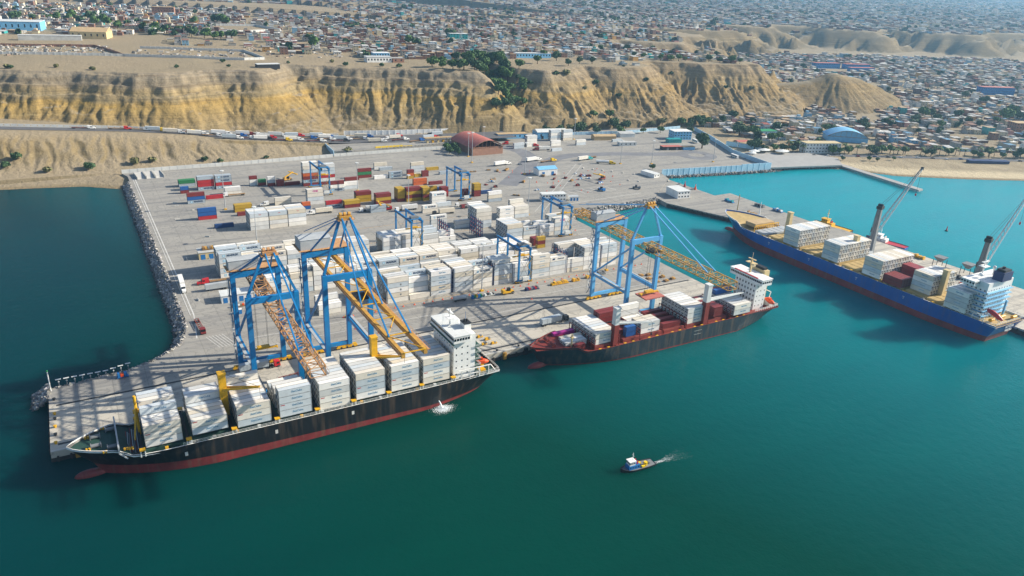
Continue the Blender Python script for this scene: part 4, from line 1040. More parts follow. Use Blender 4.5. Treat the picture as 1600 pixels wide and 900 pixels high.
# reefer racks: blue steel frames with plug platforms
def rack(x, y, span, label, H=13.5, lv=4, group=None):
    t = thing('reefer_rack', label, 'steel rack', (x, y, 4.0), 0, group or 'blue steel reefer racks')
    n = max(2, int(span / 2.9)) 
    b = MB()
    for k in range(n + 1):
        yy = span * k / n
        for xx in (0, 1.1): b.beam((xx, yy, 0), (xx, yy, H), 0.34)
    b.build('post', 'navy', t); b = MB(); p = MB()
    for q in range(lv):
        z = 2.8 + q * 2.9
        for xx in (0, 1.1): b.beam((xx, 0, z), (xx, span, z), 0.28); b.beam((xx, 0, z + 1.1), (xx, span, z + 1.1), 0.08)
        p.box(0.1, 0, z - .06, 1.0, span, z)
    b.build('rail', 'navy', t); p.build('platform', 'grey', t)
    for q in range(lv):
        for k in range(n):
            MB().box(-.2, span * (k + .5) / n - .18, 3.0 + q * 2.9, 0.06, span * (k + .5) / n + .18, 3.4 + q * 2.9).build('plug_box', 'orange', t)
rack(206.5, 428.0, 16.5, 'freestanding blue rack with orange plugs beside the parked car')
rack(230.5, 427.0, 16.5, 'freestanding blue rack with orange plugs next to tall cream block')
for x, lab in ((172.75, 'third and fifth stacks'), (199.1, 'carrier-lettered and shaded stacks'), (239.1 + 10.7, 'flagged and low stacks'), (275.55, 'last two stacks')):
    rack(x - 0.0, 353.4, 15.8, 'blue reefer rack squeezed between ' + lab + ' of front block', H=14, group='racks in the front block') if x not in (249.8,) else None
rack(146.55 - 0.2, 353.4, 15.8, 'blue reefer rack between first two stacks of front block', H=14, group='racks in the front block') if False else None

# ------------------------------------------------------------------ ships
def hull(t, L, B, zd, zred, zbow, bowlen, sternlen, fore_len, top_mat, red_mat, deck_mat, stem=7.0, rail_mat='white', bulb=True, tran=0.9, bow_pow=0.75, wl_end=0.2, trim=0.75):
    """plated hull, bow at x=0, stern at x=L; returns half-breadth at deck"""
    us = list(np.linspace(0, 0.25, 22)) + list(np.linspace(0.27, 0.85, 16)) + list(np.linspace(0.865, 1.0, 12))
    def sheer(x): return zd + (zbow - zd) * (1.0 if x < fore_len else max(0.0, 1 - (x - fore_len) / 5.0))
    def hb(x, f):        # f: 0 waterline .. 1 deck
        xb = max(0.0, x); wl = B / 2 * (1 - max(0.0, 1 - xb / (bowlen * 1.25)) ** 2.0) ** 0.9
        dk = B / 2 * (1 - max(0.0, 1 - xb / bowlen) ** 2.2) ** bow_pow
        s = L - x
        wl *= wl_end + (1 - wl_end) * min(1.0, max(0.0, s / sternlen)) ** 0.55; dk *= tran + (1 - tran) * min(1.0, s / sternlen)
        return wl + (dk - wl) * f ** 1.3
    zl = [-2.5, 0.0, zred * 0.5, zred, None, None, None]
    fr = [0.0, 0.0, 0.06, 0.15, 0.45, 0.75, 1.0]
    rows = []
    for j, f in enumerate(fr):
        row = []
        for u in us:
            xs_ = stem * (1 - f) ** 1.15; xe = L - 5.0 * (1 - f) ** 1.2
            x = xs_ + (xe - xs_) * u
            zr = zred * (1 - trim * min(1, max(0, x / L))); zz = (-2.5, 0.0, zr * .5, zr)[j] if j < 4 else zr + (sheer(x) - zr) * (f - 0.15) / 0.85
            xrel = (x - xs_) if u < 0.5 else x
            row.append((x, hb(xrel if u < .5 else x + (L - xe), f), zz))
        rows.append(row)
    def shell(j0, j1, name, mname):
        b = MB(); n = len(us)
        for sy in (-1, 1):
            vs = []; 
            for j in range(j0, j1 + 1): vs += [(p[0], sy * p[1], p[2]) for p in rows[j]]
            fs = []
            for j in range(j1 - j0):
                for k in range(n - 1):
                    q = (j * n + k, j * n + k + 1, (j + 1) * n + k + 1, (j + 1) * n + k)
                    fs.append(q if sy < 0 else q[::-1])
            b.add(vs, fs)
        for j in range(j0, j1):    # transom
            a, c = rows[j][-1], rows[j + 1][-1]
            b.add([(a[0], -a[1], a[2]), (a[0], a[1], a[2]), (c[0], c[1], c[2]), (c[0], -c[1], c[2])], [(0, 1, 2, 3)])
        me = b.mesh(name, mname)
        return link(name, me, t)
    shell(0, 3, 'boot_top', red_mat); h = shell(3, 6, 'hull', top_mat)
    top = rows[6]
    b = MB(); n = len(us); vs = []
    for p in top: vs += [(p[0], -max(p[1] - .25, .02), p[2] - 1.0), (p[0], max(p[1] - .25, .02), p[2] - 1.0)]
    b.add(vs, [(2 * k, 2 * k + 2, 2 * k + 3, 2 * k + 1) for k in range(n - 1)]); b.build('deck', deck_mat, t)
    b = MB()        # bulwark inside face and cap rail
    for sy in (-1, 1):
        for k in range(n - 1):
            p, q = top[k], top[k + 1]
            b.add([(p[0], sy * max(p[1] - .25, .02), p[2] - 1.0), (q[0], sy * max(q[1] - .25, .02), q[2] - 1.0), (q[0], sy * max(q[1] - .25, .02), q[2]), (p[0], sy * max(p[1] - .25, .02), p[2])], [(0, 1, 2, 3)])
            b.add([(p[0], sy * max(p[1] - .3, .0), p[2] + .01), (q[0], sy * max(q[1] - .3, .0), q[2] + .01), (q[0], sy * (q[1] + .06), q[2] + .01), (p[0], sy * (p[1] + .06), p[2] + .01)], [(0, 1, 2, 3)])
    b.build('bulwark', rail_mat, t)
    if bulb: MB().ball((stem - 3.0, 0, 0.1), 5.5, 1.9, 2.1, 12, 8).build('bulbous_bow', red_mat, t)
    return lambda x: hb(x, 1.0), sheer

def windows(b, x0, y0, x1, y1, z, n, w, h, mi=0, off=0.04):
    """n dark panes along the wall from (x0,y0) to (x1,y1), normal to the right of the direction"""
    dx, dy = (x1 - x0), (y1 - y0); L = math.hypot(dx, dy); ux, uy = dx / L, dy / L; nx_, ny_ = uy, -ux
    for k in range(n):
        c = L * (k + .5) / n
        px_, py_ = x0 + ux * c + nx_ * off, y0 + uy * c + ny_ * off
        b.add([(px_ - ux * w / 2, py_ - uy * w / 2, z), (px_ + ux * w / 2, py_ + uy * w / 2, z), (px_ + ux * w / 2, py_ + uy * w / 2, z + h), (px_ - ux * w / 2, py_ - uy * w / 2, z + h)], [(0, 1, 2, 3)], mi)
class Panes(MB):
    """collects panes; every pane becomes an object of its own, panes of one size share their mesh"""
    def build(s, name, mname, parent=None, loc=None):
        for k in range(0, len(s.v), 4):
            q = [Vector(p) for p in s.v[k:k + 4]]; c = sum(q, Vector()) / 4
            u = (q[1] - q[0]); n_ = u.cross(q[3] - q[0]).normalized()
            w_, h_ = round(u.length, 2), round((q[3] - q[0]).length, 2); key = ('pane', w_, h_, mname)
            if key not in TEXT: TEXT[key] = MB().box(-w_ / 2, -0.02, -h_ / 2, w_ / 2, 0.03, h_ / 2).mesh('window', mname)
            o = link(name, TEXT[key], parent, c); o.rotation_euler = (0, 0, math.atan2(u.y, u.x))
def railing(b, pts, z, h=1.1, step=2.0, th=0.09):
    for (ax, ay), (bx, by) in zip(pts[:-1], pts[1:]):
        L = math.hypot(bx - ax, by - ay); n = max(1, int(L / step))
        for k in range(n + 1):
            x, y = ax + (bx - ax) * k / n, ay + (by - ay) * k / n; b.beam((x, y, z), (x, y, z + h), th)
        for q in (0.5, 1.0): b.beam((ax, ay, z + h * q), (bx, by, z + h * q), th)
def deck_crane(t, x, y, z0, zc, ztop, mcol, mtop, jib, r=1.3, base=None):
    b = MB().beam((x, y, z0), (x, y, zc), r * 2, r * 2); b.build('crane_column', base or mcol, t)
    h = MB().beam((x, y, zc), (x, y, ztop), r * 1.9, r * 1.9).box(x - r * 1.1, y - r * 1.1, ztop - .4, x + r * 1.1, y + r * 1.1, ztop + .3)
    hd = h.build('crane_tower', mtop, t)
    if jib:
        a = Vector((x, y, zc + .8)); c = Vector(jib); s = (c - a).normalized().cross(Vector((0, 0, 1))).normalized()
        j = MB()
        for q in (-.9, .9): j.beam(a + s * q, c + s * q * .35, 0.7, .9, w2=.35, h2=.45)
        for k in range(7):
            f = (k + .5) / 7; w = .9 * (1 - f) + .32 * f; p = a.lerp(c, f); j.beam(p - s * w, p + s * w, 0.25)
        j.build('crane_jib', mtop, hd)
        MB().beam(Vector((x, y, ztop)), c, 0.1).beam(c, c - Vector((0, 0, 6)), .1).ball(tuple(c - Vector((0, 0, 6.6))), .5, .5, .8).build('crane_hook', 'dark', hd)
def lifeboat(x, y, z, rz, label):
    b = MB(); n = 10; sec = [(-4, .15), (-3.4, .8), (-2.2, 1.25), (0, 1.4), (2.2, 1.25), (3.4, .8), (4, .15)]
    vs = []
    for xx, r in sec:
        for k in range(n): a = 2 * math.pi * k / n; vs.append((xx, r * math.cos(a), 1.2 + (r * .95) * math.sin(a) * (1.05 if math.sin(a) > 0 else .9)))
    fs = [(i * n + k, i * n + (k + 1) % n, (i + 1) * n + (k + 1) % n, (i + 1) * n + k) for i in range(len(sec) - 1) for k in range(n)] + [tuple(range(n - 1, -1, -1)), tuple(range((len(sec) - 1) * n, len(sec) * n))]
    b.add(vs, fs); t = thing('lifeboat', label, 'lifeboat', (x, y, z), rz, 'ship lifeboats'); b.build('boat_hull', 'orange', t)
    MB().box(-.9, -.7, 2.4, 1.2, .7, 3.1).build('wheelhouse', 'orange', t); w = Panes(); windows(w, -.9, -.7, 1.2, -.7, 2.6, 3, .4, .35); w.build('window', 'glass', t)

# --- ship one, black hull
A = thing('container_ship', 'black container ship loaded with white reefers lying nearest on the quay', 'ship', (-17.5, 264.5, 0.0), 0, 'container ships')
hbw, sh = hull(A, 166, 24.4, 10.6, 4.4, 13.4, 34, 30, 15, 'hull_black', 'boot_red', 'deck_green', stem=9)
b = MB()
for k, x in enumerate([23.5, 38.8, 54.4, 70, 85.2, 100, 114.8, 129]):      # hatch coamings
    MB().box(x - .2, -9.8, 9.6, x + 13.0, 9.8, 11.4 if k != 0 else 11.0).build('hatch', 'deck_green', A)
for x in [22.0, 37.2, 52.8, 68.4, 83.8, 98.4, 113.2, 127.6, 142.2]:          # lashing posts in the gaps
    m_ = MB()
    for sy in (-11.3, 11.3):
        m_.box(x, sy - .4, 9.6, x + .4, sy + .4, 12.2, 1); m_.box(x - .1, sy - .9, 12.2, x + 1.8, sy + .9, 12.6, 0); m_.box(x + 1.4, sy - .4, 9.6, x + 1.8, sy + .4, 12.2, 1)
    m_.box(x + .3, -10.3, 11.9, x + 1.2, 10.3, 12.1, 2); m_.build('lashing_bridge', ['yellow', 'off_white', 'dark'], A)
b = MB(); railing(b, [(36, -11.9), (142, -11.9)], 10.6, 1.0, 2.4); b.build('deck_rail', 'off_white', A)
for x in range(30, 142, 8):
    MB().box(x, -11.6, 9.7, x + 1.1, -10.6, 11.2).build('deck_vent', ['yellow', 'off_white', 'grey'][x // 8 % 3], A)
# forecastle: winches, bollards, breakwater, foremast
for x, y in ((9, -3), (9, 3), (14, -6), (14, 6)):
    w = MB().tube((x - 1.4, y, 13.2), (x + 1.4, y, 13.2), .7, 12).box(x - 1.7, y - .8, 12.4, x - 1.4, y + .8, 14.0).box(x + 1.4, y - .8, 12.4, x + 1.7, y + .8, 14.0); w.build('winch', 'grey', A)
for x, y in ((6, -4), (6, 4), (11, -8), (11, 8), (17.5, -9), (19, -9.4)):
    MB().tube((x, y, 12.4), (x, y, 13.3), .35, 8).tube((x + .9, y, 12.4), (x + .9, y, 13.3), .35, 8).build('bollard', 'yellow', A)
MB().box(17.2, -9.4, 9.66, 22.4, 9.4, 9.9).build('hold_shade_panel', 'dark', A)  # flat dark panel on the deck, coloured as the shade inside a hold
for q_ in range(9): MB().beam((17.4 + q_ * .55, -8.6 + (q_ % 3), 10.0), (18.2 + q_ * .5, 7.6 - (q_ % 4), 10.3 + .1 * q_), .3).build('stowed_gear', ('grey', 'oxide', 'pale_grey')[q_ % 3], A)
MB().box(15.5, -11, 12.4, 16, 11, 15.2).beam((15.7, -10.5, 12.4), (18, -10.5, 9.7), .4).build('breakwater', 'pale_grey', A)
MB().tube((23.2, 1.5, 9.6), (23.2, 1.5, 27), .5, 10).box(22, .3, 20.5, 24.4, 2.7, 21).beam((23.2, 1.5, 24), (21.2, -5, 13), .4).beam((23.2, 1.5, 20), (21.2, -5, 13), .3).build('foremast', 'yellow', A)
deck_crane(A, 52.9, 1.0, 10, 22, 29.5, 'yellow', 'yellow', (64.5, -8.0, 25.5), r=1.35)
deck_crane(A, 112.6, 1.5, 10, 22, 32, 'yellow', 'yellow', (121.5, -10.0, 26.5), r=1.35)
# accommodation
H1 = MB().box(143.6, -10.2, 9.6, 153.8, 10.2, 30.4); H1.build('accommodation', 'white', A)
MB().box(142.9, -11.6, 28.0, 150.5, 11.6, 31.0).build('bridge', 'white', A)
MB().box(142.7, -11.8, 31.0, 151, 11.8, 31.35).build('bridge_roof', 'off_white', A)
w = Panes(); windows(w, 142.9, 11.5, 142.9, -11.5, 29.2, 20, .95, 1.15, off=.04); windows(w, 142.9, -11.6, 150.5, -11.6, 29.2, 6, .9, 1.1); w.build('window', 'glass', A)
for dz in range(5):
    w = Panes(); windows(w, 143.6, 10, 143.6, -10, 12.4 + dz * 3.1, 8, .5, .6); windows(w, 143.6, -10.2, 151.5, -10.2, 12.4 + dz * 3.1, 3, .5, .6); w.build('window', 'glass', A)
    MB().box(153.8, -10.8, 11.6 + dz * 3.1, 156.4, 10.8, 11.8 + dz * 3.1).build('balcony_deck', 'deck_green', A)
    r = MB(); railing(r, [(153.9, -10.8), (156.4, -10.8), (156.4, 10.8)], 11.8 + dz * 3.1, 1.0, 1.8); r.build('balcony_rail', 'off_white', A)
MB().box(142.5, -11.6, 27.3, 143.2, 11.6, 28.0).build('bridge_front_strip', 'deck_green', A)
MB().beam((146.5, 0, 31.3), (146.5, 0, 39), .5).box(144.8, -2.0, 35, 148.2, 2.0, 35.2).box(146, -2.6, 37.5, 147, 2.6, 37.9).beam((144.2, 2, 31.3), (144.2, 2, 36), .12).build('radar_mast', 'white', A)
fo = MB().box(150.4, -6.2, 30.4, 153.6, -2.0, 33.4).build('funnel', 'white', A); MB().box(150.3, -6.4, 33.4, 153.8, -1.8, 33.7).tube((151.4, -4, 33.4), (151.4, -4, 35), .4, 8).tube((152.6, -4, 33.4), (152.6, -4, 34.8), .35, 8).build('exhaust_pipe', 'dark', fo); MB().beam((153.2, -1.5, 31), (153.2, -1.5, 37), .12).add([(153.2, -1.5, 35), (152.2, -3.6, 35.6), (152.2, -3.6, 37), (153.2, -1.5, 36.8)], [(0, 1, 2, 3)]).build('flag', 'blue', A)
for yy in (-8, -5, 3, 7): MB().box(150.6, yy, 30.4, 152.2, yy + 1.2, 31.3).build('roof_locker', 'off_white', A)
r = MB(); railing(r, [(154, -11.6), (165.5, -10.9), (165.7, 10.9), (154, 11.6)], 10.6, 1.2, 1.8); r.build('stern_rail', 'white', A)
g = MB()
for x in (147, 151, 155.5, 160): g.beam((x, -11.4, 10), (x, -11.4, 14.5), .3)
g.beam((145.5, -11.4, 14.5), (161, -11.4, 14.5), .35).beam((145.5, -11.4, 12.2), (156, -11.4, 12.2), .3).beam((161, -11.4, 14.5), (164.5, -9, 10), .3); g.build('gangway_frame', 'white', A)
MB().box(156.5, -9, 9.7, 160, -4, 11.2, 0).tube((161, -4, 10.6), (161, 3, 10.6), .8, 10, 0).build('mooring_gear', 'yellow', A)
me = text_mesh('PACIFIC REEFER', 1.5, 'off_white') if False else None
lifeboat(141.5, 259.5, 12.0, R(-20), 'orange enclosed lifeboat at the stern of the black ship')
lifeboat(139.5, 268.8, 12.6, R(8), 'orange lifeboat behind the bridge of the black ship on the quay side')
b = MB()
for x, z in ((36, 1.2), (68, 1.4), (98, 1.6)): b.add([(x, -12.24, z + 5.0), (x + 1.0, -12.24, z + 5.0), (x + 1.0, -12.24, z + 6.6), (x, -12.24, z + 6.6)], [(0, 1, 2, 3)])
b.build('hull_mark', 'mark_white', A)
# discharge water splash
def flecks(mb, pts):
    for x, y, s, h in pts:
        a = rnd.uniform(0, 3.14); c_, s_ = math.cos(a) * s, math.sin(a) * s * .8
        mb.add([(x - c_, y - s_, .02), (x + s_, y - c_, .02), (x + c_, y + s_, .02 + h), (x - s_, y + c_, .02 + h)], [(0, 1, 2, 3)])
sp = MB(); rnd = random.Random(5); P_ = []
for k in range(2600):
    rr = abs(rnd.gauss(0, 2.3)); a = rnd.uniform(0, 6.28); P_.append((119.6 + 1.35 * rr * math.cos(a), 250.2 + .95 * rr * math.sin(a), rnd.uniform(.05, .2) * (1.25 - min(1, rr / 6)), rnd.uniform(0, .35) * max(0, 1 - rr / 3.5)))
flecks(sp, P_)
for k in range(12):
    f = k / 11; sp.ball((118.6 + .8 * f, 253.6 - 2.8 * f, 2.6 * (1 - f * f) + .15), .2 + .28 * f, .3, .3, 7, 5)
tag(sp.build('discharge_foam', 'foam'), 'white foam where the black ship pumps out water', 'foam', kind='stuff')

# --- ship two, slate hull with maroon deck
Bs = thing('container_ship', 'slate-hulled ship with maroon deck moored below the pale blue crane', 'ship', (171.0, 265.3, 0.0), 0, 'container ships')
hull(Bs, 155, 24.4, 8.6, 1.0, 11.4, 40, 26, 20, 'hull_slate', 'boot_red', 'deck_red', stem=8, rail_mat='oxide', bow_pow=0.85)
for x, w_ in ((31, 13), (48, 24), (88, 14), (103.6, 13), (119, 13.2)):
    MB().box(x - .3, -9.6, 7.6, x + w_, 11, 9.4).build('hatch', 'deck_red', Bs)
MB().box(73.5, -9.6, 7.6, 87, 11, 9.2).build('hatch', 'deck_red', Bs)
for x in (29.8, 44.2, 57, 71.5, 87.3, 101.5, 117.8):
    m_ = MB()
    for y in np.linspace(-10.6, 11.2, 9): m_.beam((x, y, 7.6), (x, y, 13.6), .28)
    for z in (10.5, 13.4): m_.beam((x, -10.6, z), (x, 11.2, z), .25)
    m_.build('cell_guide', 'oxide', Bs)
for x in range(32, 132, 5):
    MB().box(x, -11.6, 7.6, x + 1.4, -10.8, 8.5).build('lashing_gear', 'yellow' if x % 3 else 'oxide', Bs)
deck_crane(Bs, 41.8, -9.6, 7.6, 19.0, 27.6, 'deck_red', 'off_white', (62.5, -12.5, 17.6), r=1.4, base='oxide')
deck_crane(Bs, 100.0, -9.6, 7.6, 20.5, 30, 'deck_red', 'off_white', (128.0, -8.0, 20.2), r=1.45, base='oxide')
MB().add([(1.5, -3.8, 10.5), (24, -9.5, 10.5), (24, 9.5, 10.5), (1.5, 3.8, 10.5)], [(0, 1, 2, 3)]).build('whaleback', 'oxide', Bs)
MB().tube((19, -6.5, 10.4), (19, -6.5, 17), .4, 8).box(18.2, -7.3, 15, 19.8, -5.7, 15.4).build('foremast', 'cream_steel', Bs)
for x, y in ((11, -3), (11, 3)): MB().tube((x, y - 1.4, 11.6), (x, y + 1.4, 11.6), .8, 12).build('winch', 'oxide', Bs)
MB().box(138.5, -7.2, 7.6, 146.5, 8.2, 25.6).build('accommodation', 'white', Bs)
br = MB().box(137.6, -11.4, 23.0, 145, 12.0, 26.4); br.build('bridge', 'white', Bs)
w = Panes(); windows(w, 137.6, 11.6, 137.6, -11, 24.4, 18, 1.0, 1.1); windows(w, 137.6, -11.4, 145, -11.4, 24.4, 5, 1.0, 1.1); w.build('window', 'glass', Bs)
for dz in range(5):
    w = Panes(); windows(w, 138.5, 8, 138.5, -7, 9.6 + dz * 2.8, 7, .8, 1.1); windows(w, 138.5, -7.2, 146.5, -7.2, 9.6 + dz * 2.8, 3, .5, .6); w.build('window', 'dark', Bs)
MB().box(137.3, -8, 26.4, 138.2, 9, 26.75).build('bridge_stripe', 'red', Bs)
MB().box(137.4, -11.6, 26.4, 145.4, 12.2, 26.45 + .2).build('bridge_roof', 'white', Bs)
MB().beam((141, 1, 26.6), (141, 1, 34), .8).box(139.5, -2, 32, 142.5, 4, 32.3).box(140.5, -1.5, 34, 141.5, 3.5, 34.4).beam((141, 1, 34), (141, 1, 38), .15).build('radar_mast', 'cream_steel', Bs)
fo = MB().box(146.5, -4.5, 7.6, 150.2, 5, 28).build('funnel', 'cream_steel', Bs); MB().box(147, -3, 28, 149.6, 3, 29.4).build('exhaust_pipe', 'dark', fo)
r = MB(); railing(r, [(136, -11.4), (154, -10.9), (154.4, 10.9), (150, 11.4)], 8.6, 1.3, 1.6, .14); r.build('stern_rail', 'white', Bs)
MB().box(150.6, -8, 7.7, 153.4, 6, 10.6).beam((151, -6, 10), (152.5, -6, 15.5), .3).beam((151, 4, 10), (152.5, 4, 15.5), .3).beam((152.5, -6, 15.5), (152.5, 4, 15.5), .3).build('davit', 'white', Bs)
lifeboat(322.5, 258.5, 9.4, R(80), 'orange lifeboat hanging at the stern of the slate-hulled ship')
lifeboat(322.8, 269.5, 11.0, R(80), 'orange lifeboat on the quay side of the slate-hulled stern')
b = MB(); b.add([(92, -12.23, 4.2), (97, -12.23, 4.2), (97, -12.23, 4.35), (92, -12.23, 4.35)], [(0, 1, 2, 3)]); b.add([(92, -12.23, 6.2), (97, -12.23, 6.2), (97, -12.23, 6.35), (92, -12.23, 6.35)], [(0, 1, 2, 3)]); b.build('hull_mark', 'mark_white', Bs)

# --- ship three, navy hull, bow towards the shore
Cs = thing('container_ship', 'navy hulled ship with red underside moored along the cargo pier', 'ship', (422.0, 393.0, 0.0), -math.pi / 2, 'container ships')
hull(Cs, 212, 31.6, 11.6, 5.2, 14.4, 40, 34, 26, 'hull_navy', 'boot_red', 'deck_tan', stem=10, rail_mat='white', wl_end=0.7, trim=0.35, tran=.92)
for k, (x, ln_) in enumerate(((42, 10), (54.5, 12), (68, 13.6), (83, 14), (99.6, 13), (114.5, 12.5), (129.6, 13), (144.2, 12.6), (158.6, 12.5), (171.8, 12), (182.9, 13))):
    if x + ln_ > 190: continue
    hm = MB().box(x, -13.2, 10.6, x + ln_, 13.2, 12.4)
    for q in range(5): hm.box(x + .6, -12.6 + q * 5.1, 12.4, x + ln_ - .6, -8.2 + q * 5.1, 12.56)
    hm.build('hatch', 'deck_tan' if k else 'pale_grey', Cs)
MB().box(29, -9.5, 12.6, 38.5, 9.5, 15.2).build('hatch', 'tan_roof', Cs)
g = MB()
for y in np.linspace(-12, 12, 14): g.beam((40.2, y, 10.6), (40.2, y, 14.6), .35)
g.beam((40.2, -12, 14.6), (40.2, 12, 14.6), .5); g.build('breakwater', 'yellow', Cs)
for x in (55.6, 109.4, 172.6):
    deck_crane(Cs, x, 3.5 if x < 150 else -1.5, 12.4, 21, 27.5, 'cream_steel', 'cream_steel', None, r=1.5)
for x in range(44, 186, 6): MB().box(x, -15.3, 10.7, x + 1.6, -14.2, 11.9).build('deck_vent', ['cream_steel', 'grey', 'yellow'][x // 6 % 3], Cs)
MB().box(188.5, -10, 10.6, 200.5, 13.5, 31.0).build('accommodation', 'white', Cs)
MB().box(187.8, -14.8, 28.4, 195.5, 15, 31.2).build('bridge', 'white', Cs)
w = Panes(); windows(w, 195.5, -14.5, 195.5, 14.5, 29.4, 16, 1.0, 1.1); windows(w, 187.8, -14.8, 195.5, -14.8, 29.4, 5, 1.0, 1.1); w.build('window', 'glass', Cs)
for dz in range(6):
    w = Panes(); windows(w, 188.5, -10, 200.5, -10, 12.6 + dz * 2.7, 5, .8, .7); w.build('window', 'glass', Cs)
    w = Panes(); windows(w, 200.5, -9.5, 200.5, 13, 12.6 + dz * 2.7, 9, .7, .7); w.build('window', 'glass', Cs)
    MB().box(188.2, -11.6, 12.0 + dz * 2.7, 201.6, -10, 12.15 + dz * 2.7).box(200.5, -11.6, 12.0 + dz * 2.7, 202, 13.5, 12.15 + dz * 2.7).build('balcony_deck', 'sky_blue', Cs)
MB().beam((190.5, 0, 31.2), (190.5, 0, 40), .5).box(188.6, -2.6, 36, 192.4, 2.6, 36.3).box(189.9, -3, 38.6, 191.1, 3, 39).tube((193, 6, 31.2), (193, 6, 35), .3, 8).ball((193, 6, 35.4), 1, 1, 1).ball((193, -6, 33), 1.1, 1.1, 1.1).build('radar_mast', 'white', Cs)
fo = MB().box(196.5, -1, 31, 202, 8, 36).build('funnel', 'navy', Cs); MB().box(197, 0.5, 36, 201.5, 6.5, 37.2).tube((199, 3, 37), (199, 3, 38.4), .8, 8).build('exhaust_pipe', 'dark', fo)
r = MB(); railing(r, [(186, -15.4), (205, -15.0), (211.4, -13.8), (211.6, 13.8), (203, 15.2)], 11.6, 1.2, 2.0, .12); r.build('stern_rail', 'off_white', Cs)
g = MB()
for x in (187, 193, 199, 205): g.beam((x, -14.6, 10.6), (x, -14.6, 15), .25)
g.beam((187, -14.6, 15), (205, -14.6, 15), .3).beam((187, -14.6, 12.9), (205, -14.6, 12.9), .2); g.build('gangway_frame', 'white', Cs)
MB().beam((204, 6, 11), (204, 6, 20), .9).beam((204, 6, 20), (209, -6, 24), .6).build('stores_crane', 'sky_blue', Cs)
for x, y in ((206, -8), (206, 2), (209, 8)): MB().tube((x, y - 1.8, 12), (x, y + 1.8, 12), .9, 12).build('winch', 'yellow', Cs)
t_ = text_mesh('A P STAR', 2.0, 'mark_white'); o = link('lettering', t_, Cs, (212.06 - .15, 0, 9.2)); o.rotation_euler = (math.pi / 2 - .12, 0, math.pi / 2)
t_ = text_mesh('MAJURO', 1.7, 'mark_white'); o = link('lettering', t_, Cs, (211.7, 0, 7.0)); o.rotation_euler = (math.pi / 2 - .2, 0, math.pi / 2)
b = MB()
for x in (58, 92, 128, 160): b.add([(x - .8, -15.85, 8.6), (x + .8, -15.85, 8.6), (x + .8, -15.85, 8.9), (x - .8, -15.85, 8.9)], [(0, 1, 2, 3)]); b.add([(x - .15, -15.85, 7.2), (x + .15, -15.85, 7.2), (x + .15, -15.85, 8.6), (x - .15, -15.85, 8.6)], [(0, 1, 2, 3)])
b.build('hull_mark', 'mark_white', Cs)
fl = thing('freefall_lifeboat', 'red free-fall lifeboat on its ramp at the navy ship stern', 'lifeboat', (414.5, 186.5, 12.2), R(-90), None)
b = MB(); n = 10; vs = []
for xx, r_, dz in [(-4.5, .3, .8), (-3.6, 1.1, .5), (-1, 1.35, 0), (2, 1.3, -1.0), (4, .8, -1.8), (4.8, .15, -2.0)]:
    for k in range(n): a = 2 * math.pi * k / n; vs.append((xx, r_ * math.cos(a), 3.4 + dz + r_ * math.sin(a)))
b.add(vs, [(i * n + k, i * n + (k + 1) % n, (i + 1) * n + (k + 1) % n, (i + 1) * n + k) for i in range(5) for k in range(n)]); b.build('boat_hull', 'red', fl)
MB().beam((-4, -.9, 2.4), (4.4, -.9, .3), .25).beam((-4, .9, 2.4), (4.4, .9, .3), .25).beam((-3.5, -.9, -1), (-3.5, -.9, 2.3), .2).beam((-3.5, .9, -1), (-3.5, .9, 2.3), .2).beam((3, -.9, -1), (3, -.9, .6), .2).beam((3, .9, -1), (3, .9, .6), .2).build('launch_ramp', 'white', fl)

